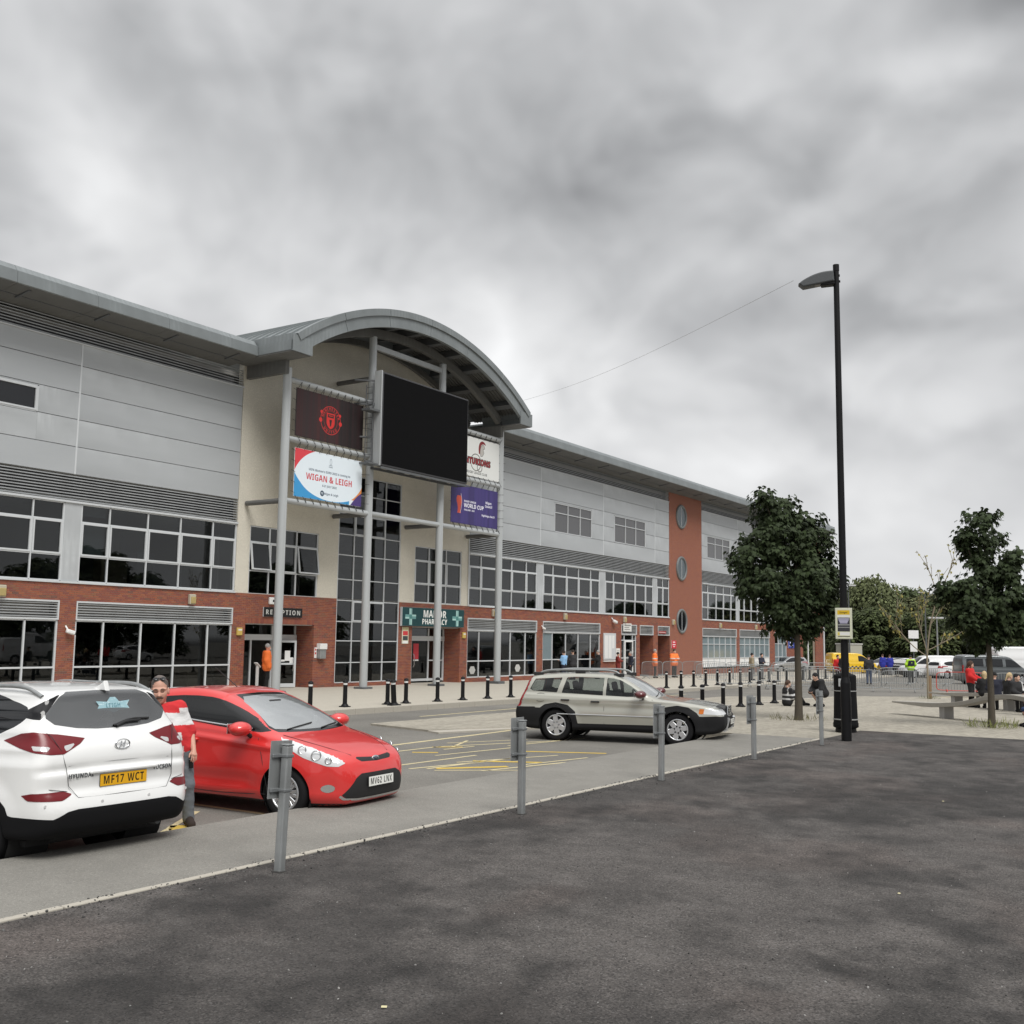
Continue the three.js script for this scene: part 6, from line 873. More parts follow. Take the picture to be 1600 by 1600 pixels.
  // on the plaza
  person({ label: 'person in black and white top sitting on the paving left of tree', at: Y(39.1, -13.4), face: .9, h: 1.68, hair: 'tail', hairMat: C.brown, joints: { ...sit(.03), knL: [.14, .52, .42], knR: [-.14, .5, .4], anL: [.13, .09, .72], anR: [-.13, .09, .7], toL: [.14, .06, .9], toR: [-.14, .06, .88], wrL: [.12, .5, .38], wrR: [-.12, .48, .36], elL: [.22, .32, .1], elR: [-.22, .32, .1] }, nod: .15,
    top: { mat: std([1, 1, 1], .9, { vertexColors: true }), paint: (x, y, z) => (Math.abs(y - .42) < .022 || Math.abs(y - .27) < .02 || (Math.abs(Math.abs(x) - .2) < .02 && y > .4)) ? [.6, .6, .6] : [.013, .013, .014], e: .03, hem: .1 }, legs: { mat: C.black } });
  person({ label: 'person in black hoodie and shorts squatting behind the tree trunk', at: Y(39.6, -12.3), face: -2.2, h: 1.76, hairMat: C.black, nod: .35, joints: { pelvis: [0, .5, -.12], chest: [0, .80, .05], neck: [0, .95, .12], head: [0, 1.06, .22], shL: [.18, .90, .09], shR: [-.18, .90, .09], elL: [.26, .62, .16], elR: [-.26, .62, .16], wrL: [.12, .52, .36], wrR: [-.12, .52, .36], hipL: [.1, .48, -.1], hipR: [-.1, .48, -.1], knL: [.16, .56, .32], knR: [-.16, .54, .3], anL: [.13, .1, .02], anR: [-.13, .1, .0], toL: [.15, .04, .18], toR: [-.15, .04, .16] }, top: { mat: C.black, e: .045, hem: .5 }, legs: { mat: C.black, len: 'short' } });
  person({ label: 'long haired person in red jumper standing over the blonde on bench', at: Y(44.35, -8.0), face: -.1, h: 1.7, hair: 'long', hairMat: C.brown, nod: .25, turn: .4, joints: up({ wrL: [.2, 1.08, .32], wrR: [-.12, 1.05, .28] }), top: { mat: C.red, e: .035 }, legs: { mat: C.black, e: .02 } });
  const bs = (label, x, z, face, o) => person({ label, at: Y(x, z), face, hair: 'long', hairMat: C.blond, joints: sit(.5), h: 1.66, top: { mat: C.black, e: .04, hem: .15 }, legs: { mat: C.black }, ...o });
  bs('blonde person in black coat seated with back turned, long straight hair', 43.5, -7.35, 2.1);
  bs('dark clothed person seated half hidden behind the right hand tree trunk', 42.5, -6.85, 1.9, { hairMat: C.black, hair: 'short', top: { mat: C.navy, e: .04, hem: .15 } });
  bs('blonde person in black seated right of the right hand tree trunk', 41.6, -6.27, .8, { hair: 'tail', nod: .2 });
  bs('person in dark top with white sleeve seated near right picture edge', 40.3, -5.85, -.5, { hairMat: C.black, hair: 'short', top: { mat: std([1, 1, 1], .9, { vertexColors: true }), paint: (x, y) => x > .17 && y > .85 ? [.6, .6, .6] : [.02, .02, .022], e: .03 } });
  bs('person in blue top and shorts seated at right picture edge, bare legs', 34.1, -4.3, -2.6, { hairMat: C.brown, hair: 'short', h: 1.78, skin: SK.ruddy, joints: sit(.42, .42), top: { mat: C.jeans, e: .025, sleeve: 'short' }, legs: { mat: cloth([.025, .05, .13]), len: 'short' } });
}
// ---------- trees and plants ----------
const leafMat = (c, o = {}) => phys(c, .75, { specularIntensity: .5, side: THREE.DoubleSide, transmission: .22, thickness: 0, ...o });
function mapleLeaf(s) { const P = [[0, -.1], [.28, -.02], [.5, .1], [.34, .22], [.62, .5], [.3, .46], [.2, .62], [0, 1], [-.2, .62], [-.3, .46], [-.62, .5], [-.34, .22], [-.5, .1], [-.28, -.02]], sh = new THREE.Shape(P.map(([x, y]) => new THREE.Vector2(x * s, y * s))), g = new THREE.ShapeGeometry(sh), p = g.attributes.position; for (let i = 0; i < p.count; i++) p.setZ(i, -.9 / s * p.getX(i) ** 2 * .6 - .35 / s * p.getY(i) ** 2); g.computeVertexNormals(); return g; }
function ovalLeaf(w, h) { const g = new THREE.PlaneGeometry(w, h, 2, 2), p = g.attributes.position; for (let i = 0; i < p.count; i++) { const x = p.getX(i), y = p.getY(i); p.setX(i, x * (1 - Math.abs(y / h) * 1.5)); p.setZ(i, -Math.abs(x) * .3 - y * y * 1.2); } g.translate(0, h / 2, 0); g.computeVertexNormals(); return g; }
function crown(t, name, geo, mat, list, tone) { const m = new THREE.InstancedMesh(geo, mat, list.length), c = new THREE.Color(); list.forEach((q, i) => { m.setMatrixAt(i, q.m); m.setColorAt(i, tone(c, q)); }); m.name = name; m.userData.kind = 'stuff'; shade(m); t.add(m); return m; }
const RIGHT = V(.547, 0, .837), AWAY = V(.837, 0, -.547);
function leafAt(p, n, size, r, droop) { // leaf lies across n, its tip hangs outward and down
  const out = V(n.x, 0, n.z); if (out.lengthSq() < 1e-4) out.set(1, 0, 0); out.normalize(); const yv = out.multiplyScalar(1 - droop).add(V(0, -droop, 0)).add(V(r() - .5, r() - .5, r() - .5).multiplyScalar(.9)).normalize(); const up = V(0, 1, 0).addScaledVector(n, .35).add(V(r() - .5, r() - .5, r() - .5).multiplyScalar(.7)); const x = new THREE.Vector3().crossVectors(yv, up).normalize(), z = new THREE.Vector3().crossVectors(x, yv); return new THREE.Matrix4().makeBasis(x.multiplyScalar(size), yv.multiplyScalar(size), z.multiplyScalar(size)).setPosition(p);
}
const barkM = std([.115, .10, .08], .95, { map: setrep(conC, .3), bumpMap: setrep(tarB, .35), bumpScale: .01 });
function mapleTree(label, at, trunkH, r0, blobs, seed, per) {
  const t = thing('tree', label, 'tree', at), r = rng(seed), list = [];
  const cl = blobs.map(([x, h, rx, rh]) => ({ c: RIGHT.clone().multiplyScalar(x).addScaledVector(AWAY, (r() - .5) * Math.max(.2, 1.2 - Math.abs(x) * .6)).add(V(0, h, 0)), rx, rh }));
  for (const b of cl) {
    const n = Math.round(per * b.rx * (b.rx + b.rh)), sub = Array.from({ length: Math.max(5, Math.round(n / 34)) }, () => { const d = V(r() - .5, r() - .45, r() - .5).normalize(), k = Math.pow(r(), .35); return V(b.c.x + d.x * b.rx * k, b.c.y + d.y * b.rh * k, b.c.z + d.z * b.rx * k); });
    for (let i = 0; i < n; i++) { const s = sub[(r() * sub.length) | 0], d = V(r() - .5, (r() - .5) * .7, r() - .5).normalize().multiplyScalar(.3 * Math.pow(r(), .6)), p = s.clone().add(d), nn = p.clone().sub(b.c).normalize(); list.push({ m: leafAt(p, nn, .8 + r() * .5, r, .35 + r() * .3), h: r(), y: p.y }); }
  }
  const tr = [tube([[0, -.05, 0], [.01, trunkH * .5, .01], [-.02, trunkH, 0], [-.06, trunkH + 1.6, .02], [-.15, trunkH + 3, 0]], r0, 30, 12)]; { const p = tr[0].attributes.position; for (let i = 0; i < p.count; i++) { const y = p.getY(i), k = 1 - .75 * clamp((y - .4) / (trunkH + 3)) + .25 * Math.exp(-Math.max(0, y) * 6), cx = 0; p.setX(i, p.getX(i) * k); p.setZ(i, p.getZ(i) * k); } tr[0].computeVertexNormals(); }
  part('trunk', tr, barkM, t);
  for (const b of cl) { const y0 = Math.min(trunkH + .2 + (b.c.y - trunkH) * .35, b.c.y - .2); part('limb', tube([[-.03, y0, 0], [b.c.x * .45, lerp(y0, b.c.y, .45), b.c.z * .45], [b.c.x, b.c.y, b.c.z]], .022, 8, 5), barkM, t); }
  crown(t, 'crown', mapleLeaf(.128), leafMat([1, 1, 1], { transmission: .12, specularIntensity: .6 }), list, (c, q) => { const k = .7 + q.h * .75; return c.setRGB(.027 * k, .042 * k, .013 * k); });
  return t;
}
mapleTree('leafy maple in front of the building end, left of lamp post', Y(31.66, -10.5), 2.3, .115, [[-1.0, 6.6, .34, .36], [-.5, 6.15, .7, .5], [.25, 5.75, .65, .45], [-.75, 5.5, .8, .5], [-1.45, 4.75, .6, .5], [-.55, 4.7, .9, .7], [.5, 5.1, .75, .55], [.95, 4.15, .5, .65], [.35, 4.1, .9, .7], [-1.1, 3.95, .75, .45], [-.3, 3.6, .9, .6], [.75, 3.2, .65, .65], [-.4, 3.0, .7, .45], [.25, 2.75, .7, .4]], 101, 980);
mapleTree('leafy maple at right picture edge beside the curved benches', Y(32.76, -5.4), 2.2, .095, [[-.2, 5.75, .42, .3], [.5, 5.35, .3, .3], [-.65, 5.2, .4, .35], [-.2, 5.05, .5, .45], [-.2, 4.4, .42, .45], [.6, 4.55, .45, .35], [.4, 4.1, .6, .45], [-1.05, 3.75, .55, .4], [-.55, 3.6, .6, .5], [.55, 3.6, .8, .6], [-.6, 3.1, .65, .4], [0, 3.0, .85, .5], [.75, 2.85, .75, .45], [0, 2.5, .6, .28]], 202, 980);
function bushTree(label, at, H, Wd, seed, n, col, group, willow) { n = Math.round(n * 1.5); col = [col[0] * 1.1, col[1] * 1.12, col[2] * .95];
  const t = thing('tree', label, 'tree', at, 0, group), r = rng(seed), list = [], cl = [];
  for (let i = 0; i < 38; i++) { const h = .1 + r() * .8, w = Math.sin(Math.PI * clamp(.12 + h * .86)) ** .7, a = r() * 6.28, k = Math.sqrt(r()) * .8; cl.push({ c: V(Math.cos(a) * Wd * w * k, H * h, Math.sin(a) * Wd * w * k), q: Wd * (.22 + r() * .16) }); }
  for (let i = 0; i < n; i++) { const b = cl[(r() * cl.length) | 0], d = V(r() - .5, r() - .42, r() - .5).normalize(), k = .75 + r() * .35, p = b.c.clone().add(V(d.x * b.q * k, d.y * b.q * k * (willow ? 1.25 : .8) - (willow ? r() * b.q * .6 : 0), d.z * b.q * k)); if (p.y < .3) continue; list.push({ m: leafAt(p, d, .8 + r() * .6, r, willow ? .7 : .4), h: r(), y: p.y }); }
  part('trunk', rod([0, -.5, 0], [0, H * .5, 0], .3, .15, 10), barkM, t);
  crown(t, 'crown', ovalLeaf(.3, .42), leafMat([1, 1, 1], { transmission: .1 }), list, (c, q) => { const k = .6 + q.h * .8; return c.setRGB(col[0] * k, col[1] * k, col[2] * k); });
  return t;
}
{
  const G = 'trees beyond the car park', az = (px, d) => { const a = YAW - Math.atan((px - 800) / 1681.5); return [Math.cos(a) * d, -Math.sin(a) * d]; }, at = (px, d) => { const [x, z] = az(px, d); return Y(x, z); };
  bushTree('tallest pale green willow beyond the car park, right of lamp post', [145, gy(144), -37.5], 11.4, 6.2, 31, 9000, [.11, .125, .065], null, 1);
  bushTree('pale green willow beyond the car park partly hidden by lamp post', [145, gy(144), -46], 11, 5, 32, 7000, [.07, .09, .045], null, 1);
  const dk = bushTree('dark green bushy tree low before the tall willow', [139, gy(139), -37], 7.2, 4.5, 33, 5000, [.05, .064, .025]);
  bushTree('olive bushy tree in the tree belt right of the willow', [147, gy(147), -31], 9.6, 5.2, 34, 6500, [.085, .09, .042]);
  bushTree('dark olive tree behind the thin young tree', [150, gy(150), -25.5], 9.8, 5.2, 35, 6500, [.06, .075, .035]);
  bushTree('brownish green tree between young tree and right hand maple', [147, gy(147), -20], 9.4, 4.8, 36, 6000, [.075, .072, .03]);
  bushTree('yellowish green tree low behind the right hand maple', [143, gy(143), -15], 9.0, 4.6, 37, 5000, [.08, .085, .03]);
  bushTree('mid green round tree at the back of the belt beside the willow', [156, gy(156), -36.5], 10.8, 5.4, 41, 7000, [.065, .085, .04]); bushTree('mid green round tree at the back of the belt behind the young tree', [158, gy(158), -30], 11, 5.6, 42, 7000, [.06, .078, .036]);
  const e = bushTree('dark tree in the belt at the right picture edge', [149, gy(149), -9], 9.0, 4.8, 38, 5500, [.04, .055, .027]);
  dup(dk, [141, gy(141), -30], 2, 'dark green bushy tree low between willow and young tree'); dup(dk, [143, gy(143), -24], 4, 'dark green bushy tree low behind the thin young tree');
  for (const [i, x, z] of [[0, 146, -1], [1, 150, 8], [2, 140, 18]]) dup(e, [x, gy(x), z], i + 1, 'dark tree in the belt outside the right picture edge').userData.group = 'belt trees right of the picture';
  // added unseen trees behind the camera, scaled up to darken the window reflections
  for (let i = 0; i < 11; i++) dup(i % 2 ? e : dk, [-2 + i * 11.5, 0, 36 + (i % 3) * 5], i * 1.3, 'unseen dark tree added behind the camera to darken window reflections').userData.group = 'added trees behind the camera', scene.children[scene.children.length - 1].scale.setScalar(1.35);
}
{ // thin young tree with its last leaves, tied to a stake
  const t = thing('young_tree', 'thin nearly bare young tree with stake between plaza and barriers', 'tree', Y(50.1, -10.8)), r = rng(9), B = [], L = [];
  const br = (p, d, len, rad, dep) => { const pts = [p.toArray()]; let q = p.clone(), v = d.clone(); for (let i = 0; i < 4; i++) { v.add(V((r() - .5) * .25, .06, (r() - .5) * .25)).normalize(); q = q.clone().addScaledVector(v, len / 4); pts.push(q.toArray()); if (dep && i > 0) for (let k = 0; k < 1 + (r() > .5); k++) br(q, v.clone().add(V(r() - .5, r() * .4, r() - .5).multiplyScalar(1.3)).normalize(), len * (.4 + r() * .2), rad * .55, dep - 1); } B.push(tube(pts, rad, 8, 5)); if (dep < 2) for (let i = 0; i < 3; i++) { const a = pts[1 + (r() * 4 | 0)]; L.push({ m: leafAt(V(a[0] + (r() - .5) * .1, a[1] + (r() - .5) * .1, a[2] + (r() - .5) * .1), V(r() - .5, .3, r() - .5).normalize(), .8 + r() * .5, r, .6), h: r() }); } };
  B.push(rod([0, 0, 0], [0, 1.9, 0], .055, .04, 10));
  br(V(0, 1.8, 0), V(.02, 1, .03), 2.9, .035, 2); br(V(0, 1.85, 0), RIGHT.clone().multiplyScalar(-.9).add(V(0, .5, 0)).normalize(), 2.0, .022, 2); br(V(0, 2.1, 0), RIGHT.clone().multiplyScalar(.8).add(V(0, .45, .2)).normalize(), 1.3, .02, 1); br(V(0, 2.0, 0), RIGHT.clone().multiplyScalar(-.4).add(V(0, .9, .2)).normalize(), 1.9, .022, 2);
  part('trunk', B, std([.26, .22, .16], .95), t); part('stake', rod([.06, 0, .05], [.06, 1.0, .06], .09, .085, 8), std([.22, .15, .09], .95), t);
  crown(t, 'leaves', ovalLeaf(.09, .13), leafMat([1, 1, 1]), L, (c, q) => c.setRGB(.22 + q.h * .12, .21 + q.h * .08, .07));
}
{ // weeds in the tree pits
  const weeds = (label, at, n, rad, col, hmax, sd) => { const r = rng(sd), m = new THREE.InstancedMesh(ovalLeaf(.014, 1), leafMat([1, 1, 1]), n), q = new THREE.Matrix4(), c = new THREE.Color(); for (let i = 0; i < n; i++) { const a = r() * 6.28, d = .12 + Math.sqrt(r()) * rad, h = hmax * (.3 + r() * .7); q.makeRotationFromEuler(new THREE.Euler((r() - .5) * 1.1, r() * 6.28, (r() - .5) * 1.1)).scale(V(h * 5, h, h)).setPosition(Math.cos(a) * d, 0, Math.sin(a) * d); m.setMatrixAt(i, q); const k = .7 + r() * .6; m.setColorAt(i, c.setRGB(col[0] * k, col[1] * k, col[2] * k)); } m.name = numbered('weeds'); m.position.set(...at); shade(m); scene.add(m); return tag(m, label, 'weeds', null, 'stuff'); };
  weeds('sparse dry weeds around the base of the maple left of lamp post', Y(31.66, -10.5), 140, .75, [.16, .15, .06], .22, 3); weeds('yellow green weeds around the base of right hand maple', Y(32.76, -5.4), 190, .6, [.22, .24, .08], .3, 4); weeds('small weeds at the foot of the thin young tree', Y(50.1, -10.8), 80, .4, [.12, .15, .06], .2, 5);
}
// ---------- street furniture ----------
{ // lamp post
  const t = thing('street_lamp', 'tall black lamp post with one flat lantern and notice', 'lamp post', [25.38, 0, -7.3]);
  part('lower_post', [rod([0, -.05, 0], [0, 1.32, 0], .115, .115, 24), rod([0, 1.32, 0], [0, 1.45, 0], .115, .088, 24)], M.black, t); part('upper_post', [rod([0, 1.45, 0], [0, 11.3, 0], .088, .066, 20), rod([0, 11.2, 0], [0, 11.36, 0], .074, .074, 20)], M.black, t);
  part('service_door', rbox(-.05, .05, .45, 1.0, .098, .12, .01), M.black, t);
  const l = node('lantern', t); // built towards +x, turned to hang over the road
  const s = new THREE.Shape(); s.moveTo(.1, .13); s.quadraticCurveTo(.55, .16, .98, -.06); s.lineTo(.9, -.12); s.lineTo(.1, -.06); s.closePath();
  part('hood', new THREE.ExtrudeGeometry(s, { depth: .22, bevelEnabled: true, bevelSize: .035, bevelThickness: .05, bevelSegments: 3 }).translate(0, 0, -.11), std([.07, .075, .08], .5), l); part('gear_box', rbox(.06, .42, -.16, .02, -.12, .12, .02), M.black, l); part('glass', beam([.45, -.115, 0], [.86, -.135, 0], .2, .02), std([.16, .15, .14], .3), l); part('bracket', [rod([-.1, .06, 0], [.14, .06, 0], .03), rod([-.1, -.08, 0], [.14, -.08, 0], .03)], M.black, l);
  l.position.set(0, 11.02, 0); l.rotation.order = 'YXZ'; l.rotation.set(0, Math.PI / 2 + .35, -.06); l.scale.set(.87, 1.05, .95);
  const poster = canvas(300, 560, (g, w, h) => { g.fillStyle = '#d6d6bc'; g.fillRect(0, 0, w, h); g.fillStyle = '#d8b21c'; g.fillRect(28, 24, w - 56, 84); g.fillStyle = '#2a2410'; g.font = font(46); g.textAlign = 'center'; g.fillText('Danger', w / 2, 84); g.fillStyle = '#e3e3dd'; g.fillRect(28, 120, w - 56, 40); g.fillStyle = '#35353a'; g.fillRect(28, 165, w - 56, 270); g.fillStyle = '#b9b6cc'; for (let i = 0; i < 4; i++) g.fillRect(40 + i * 12, 180 + i * 26, w - 80 - i * 24, 20); g.fillStyle = '#b9b9b6'; g.fillRect(36, 300, w - 72, 12); g.fillRect(36, 350, w - 72, 8); g.fillStyle = '#d6c35c'; g.fillRect(28, 450, 40, 60); g.fillStyle = '#e4e4e0'; g.fillRect(72, 450, w - 110, 55); g.fillStyle = '#3a3624'; g.fillRect(28, 520, w - 56, 16); });
  const n = thing('notice', 'yellow and black framed notice fixed to lamp post', 'notice', [25.38 - .13, 2.33, -7.3 + .03], Math.atan2(-.837, .547) , null); n.rotation.y = -Math.PI / 2 + .15; part('frame', rbox(-.19, .19, 0, .72, -.03, .0, .01), std([.62, .62, .5], .6), n); part('print', new THREE.PlaneGeometry(.34, .67).translate(0, .36, .002), std('#ffffff', .5, { map: poster }), n);
}
{ // overhead wire from the canopy to the lantern
  const a = [47.9, 15.0, -31], b = [24.9, 10.98, -8.2], p = []; for (let i = 0; i <= 12; i++) { const t = i / 12; p.push([lerp(a[0], b[0], t), lerp(a[1], b[1], t) - Math.sin(Math.PI * t) * .35, lerp(a[2], b[2], t)]); } solo('overhead_wire', tube(p, .005, 60, 5), std([.4, .4, .4], .7), 'thin grey wire strung from the arched canopy to lamp post', 'wire');
}
{ // sign posts along the pavement edge
  const S = [[7.6, -7.54, 1.17, .06, .045, 'nearest grey sign post at the pavement edge, before the red car'], [11.87, -7.56, 1.13, 0, 0, 'second grey sign post, between red car and estate car'], [16.06, -7.58, 1.13, .02, .01, 'third grey sign post, before the estate car front wheel'], [20.08, -7.54, 1.13, -.05, 0, 'fourth grey sign post, before the paved plaza'], [23.9, -7.42, 1.13, .1, 0, 'fifth grey sign post, farthest, beside lamp post']];
  let P; for (const [x, z, h, ry, tilt, label] of S) {
    if (P) { const q = dup(P, [x, 0, z], ry, label); q.rotation.z = -tilt; continue; }
    P = thing('sign_post', label, 'sign post', [x, 0, z], ry, 'grey sign posts along the pavement edge'); P.rotation.z = -tilt;
    part('post', uvm(new RoundedBoxGeometry(.085, h + .1, .085, 3, .02).translate(0, h / 2 - .05, 0)), M.galv, P); part('cap', rbox(-.046, .046, h - .005, h + .012, -.046, .046, .008), M.galv, P);
    part('plate', uvm(rbox(-.155, .145, h - .50, h + .04, -.075, -.068, .003)), M.galv, P); for (const y of [h - .1, h - .42]) { part('clip', [rbox(-.14, .13, y - .018, y + .018, -.068, -.045, .006), rbox(-.05, .05, y - .014, y + .014, -.05, .048, .006)], std([.22, .23, .235], .5, { metalness: .4 }), P); } part('sign_face', box(-.15, .14, h - .49, h + .03, -.0785, -.076), M.white, P);
    part('ground_collar', rbox(-.055, .055, -.01, .012, -.055, .055, .008), M.tarmacPlain || (M.tarmacPlain = std([.05, .048, .046], .95)), P);
  }
}
{ // bollards
  const b0 = thing('bollard', '', 'bollard', [0, 0, 0]); scene.remove(b0);
  part('post', lathe([[.0, .0], [.13, .0], [.13, .05], [.1, .09], [.072, .13], [.068, .7], [.06, .715]], 20), M.black, b0); part('band', lathe([[.06, .712], [.066, .715], [.066, .775], [.06, .778]], 20), M.white, b0); part('cap', lathe([[.06, .776], [.085, .785], [.088, .80], [.075, .84], [.03, .87], [0, .872]], 20), M.black, b0); part('base', rbox(-.14, .14, -.02, .05, -.14, .14, .02), M.black, b0); delete used.bollard;
  const ORD = ['first', 'second', 'third', 'fourth', 'fifth', 'sixth', 'seventh', 'eighth', 'ninth', 'tenth', 'eleventh', 'twelfth', 'thirteenth', 'fourteenth', 'fifteenth', 'sixteenth', 'seventeenth', 'eighteenth'];
  const put = (x, z, label, group, w) => { const q = b0.clone(); q.name = numbered('bollard'); scene.add(q); tag(q, label, 'bollard', group); q.position.set(x, gy(x), z); if (w) { q.scale.set(1.25, 1, 1.25); q.rotation.z = .1; } };
  const A = [[24.63, 'nearest the red car roof'], [26.21, 'left of the second entrance column'], [29.3, 'right of the flared leaning bollard'], [31.09, 'before the third entrance column'], [32.63, 'before the pharmacy brick'], [34.25, 'before the fourth entrance column'], [35.86, 'just left of the estate car']];
  A.forEach(([x, l]) => put(x, -23.4, 'black bollard with white band on forecourt edge, ' + l, 'bollards along the forecourt edge')); put(28.32, -23.4, 'black bollard with white band on forecourt edge, left of the leaning one', 'bollards along the forecourt edge'); put(28.0, -22.85, 'thicker flared black bollard leaning to one side on the forecourt edge', null, 1);
  for (const [i, x] of [50.2, 51.97, 53.57, 55.18, 56.84, 58.59, 60.26, 61.8, 63.51, 65.05, 66.72, 68.36, 71.64, 73, 74.8, 76.6, 78.4, 80.2].entries()) put(x, -23.4, `black bollard in far row before the barriers, ${ORD[i]} from the left`, 'far row of bollards along the forecourt edge');
  [31.98, 33.67, 35.46, 37.09, 38.92, 40.59, 45.9].forEach((x, i) => put(x, -14.4, ['black bollard at plaza edge behind the estate car bonnet, leftmost', 'black bollard at plaza edge behind the estate car nose', 'black bollard at plaza edge, third from the left', 'black bollard at plaza edge behind the fourth sign post', 'black bollard at plaza edge left of the sitting person', 'black bollard at plaza edge behind the sitting person', 'black bollard at plaza edge right of the squatting person'][i], 'bollards along the plaza edge'));
}
{ // crowd barriers
  const mk = mat => { const t = thing('crowd_barrier', '', 'barrier', [0, 0, 0]); scene.remove(t); const W = 2.2, r = .12;
    part('frame', tube([[-W / 2, .28, 0], [-W / 2, .9, 0], [-W / 2 + .03, 1.03, 0], [-W / 2 + r, 1.08, 0], [W / 2 - r, 1.08, 0], [W / 2 - .03, 1.03, 0], [W / 2, .9, 0], [W / 2, .28, 0], [W / 2 - .03, .23, 0], [W / 2 - r, .2, 0], [-W / 2 + r, .2, 0], [-W / 2 + .03, .23, 0]], .021, 90, 6, true), mat, t);
    for (let i = 1; i < 17; i++) { const x = -W / 2 + W * i / 17; part('bar', rod([x, .2, 0], [x, 1.08, 0], .011, .011, 5), mat === M.galv ? M.galv : M.galv, t); }
    for (const x of [-W * .3, W * .3]) part('foot', tube([[x, .24, 0], [x, .14, .1], [x, .02, .32], [x, .02, -.32], [x, .14, -.1], [x, .24, 0]], .018, 24, 5), mat, t); return t; };
  delete used.crowd_barrier; const g0 = mk(M.galv), r0 = mk(std([.55, .07, .05], .5)); delete used.crowd_barrier;
  const run = (src, pts, label, group) => { for (let i = 0; i + 1 < pts.length; i++) { const [a, b] = pts[i], [c, d] = pts[i + 1], q = src.clone(), L = Math.hypot(c - a, d - b); q.name = numbered('crowd_barrier'); scene.add(q); tag(q, pts.length > 2 ? `${label}, ${['first', 'second', 'third', 'fourth', 'fifth'][i]} from the left` : label, 'barrier', group); q.position.set((a + c) / 2, gy((a + c) / 2) - (b > -22 ? .1 : 0), (b + d) / 2); q.rotation.y = -Math.atan2(d - b, c - a); q.scale.x = Math.min(1.15, L / 2.26); } };
  const steps = (a, b, n) => Array.from({ length: n + 1 }, (_, i) => [lerp(a[0], b[0], i / n), lerp(a[1], b[1], i / n)]);
  run(g0, steps([62.6, -30.9], [70.4, -30.2], 3), 'galvanised crowd barrier beside the orange stewards', 'barriers at the stewards');
  run(g0, steps([69.2, -30.2], [71.6, -26.5], 2), 'galvanised crowd barrier in front of the brick tower', 'barriers before the tower');
  run(g0, steps([60.4, -26.2], [64.0, -20.7], 3), 'galvanised crowd barrier in the row behind far bollards', 'barriers behind the far bollards');
  run(g0, steps([73.5, -28.5], [77.1, -23.0], 3), 'galvanised crowd barrier before the white panelled office windows', 'barriers before the office windows');
  run(g0, steps([55.6, -23.0], [58.6, -19.3], 2), 'galvanised crowd barrier left of lamp post behind the maple trunk', 'barriers behind the maple trunk');
  run(g0, steps([58.6, -19.3], [60.2, -13.2], 3), 'galvanised crowd barrier across the road right of lamp post', 'barriers right of the lamp post');
  run(g0, steps([66, -21.5], [72, -14], 4), 'galvanised crowd barrier in the second line beyond the road', 'second line of barriers');
  run(r0, [[59.4, -12.4], [60.4, -10.1]], 'crowd barrier with red painted frame right of the thin young tree');
  run(g0, steps([60.8, -9.9], [62.6, -3.3], 3), 'galvanised crowd barrier behind the seated people', 'barriers behind the benches');
}
{ // litter bin
  const t = thing('litter_bin', 'black litter bin with pale opening behind lamp post', 'litter bin', Y(28.02, -8.07)), ov = pts => lathe(pts, 28).scale(1, 1, .82);
  part('base', ov([[.27, 0], [.29, .02], [.27, .1]]), M.black, t); part('barrel', ov([[.28, .1], [.34, .13], [.34, .22], [.325, .25], [.30, 1.0]]), M.blackPlastic, t); part('band', ov([[.331, .3], [.338, .305], [.337, .325], [.33, .33]]), std([.3, .3, .29], .5), t); part('band', ov([[.302, .98], [.31, .985], [.309, 1.0], [.30, 1.005]]), std([.3, .3, .29], .5), t); part('hood', ov([[.302, 1.0], [.305, 1.34], [.28, 1.38], [.12, 1.42], [0, 1.425]]), M.blackPlastic, t);
  const ry = Math.atan2(-.96, .27); const o = part('opening', rbox(-.10, .10, 1.1, 1.29, .0, .02, .015), std([.42, .43, .43], .5), t); const d = V(-.97, 0, -.05).normalize(); o.position.set(d.x * .292, 0, d.z * .24 - .02); o.rotation.y = -Math.PI / 2 - .05; t.rotation.y = .25; t.scale.set(1.12, 1.05, 1.12);
}
{ // curved benches
  const bench = (label, a, b, hs, legs, group) => { const t = thing('bench', label, 'bench', Y(a[0], a[1]), 0, group), n = 48, L = Math.hypot(b[0] - a[0], b[1] - a[1]), c = new THREE.CatmullRomCurve3(hs.map((h, i) => V(i / (hs.length - 1) * L, h, 0))), up = c.getPoints(n), s = new THREE.Shape(); up.forEach((p, i) => s[i ? 'lineTo' : 'moveTo'](p.x, p.y)); for (let i = n; i >= 0; i--) { const k = i / n, th = .11 * Math.min(1, .25 + k * 4, .25 + (1 - k) * 4); s.lineTo(up[i].x, up[i].y - th); }
    part('seat', uvm(new THREE.ExtrudeGeometry(s, { depth: .5, bevelEnabled: true, bevelSize: .012, bevelThickness: .012, bevelSegments: 2 }).translate(0, 0, -.25)), std([.46, .45, .43], .8, { map: setrep(conC, .6) }), t);
    for (const k of legs) { const y = c.getPoint(k).y - .09; part('leg', rbox(k * L - .11, k * L + .11, -.02, y, -.2, .2, .02), std([.34, .33, .32], .8), t); } t.rotation.y = -Math.atan2(b[1] - a[1], b[0] - a[0]); };
  bench('pale grey wave shaped bench, nearer one beside right hand maple', [37.3, -9.0], [33.4, -3.2], [.42, .44, .47, .58, .80, .86, .66, .3], [.3, .86]);
  bench('pale grey wave shaped bench, farther one with people sitting', [45.6, -9.6], [40.2, -3.3], [.46, .5, .56, .6, .58, .5, .44], [.16, .5, .85]);
}
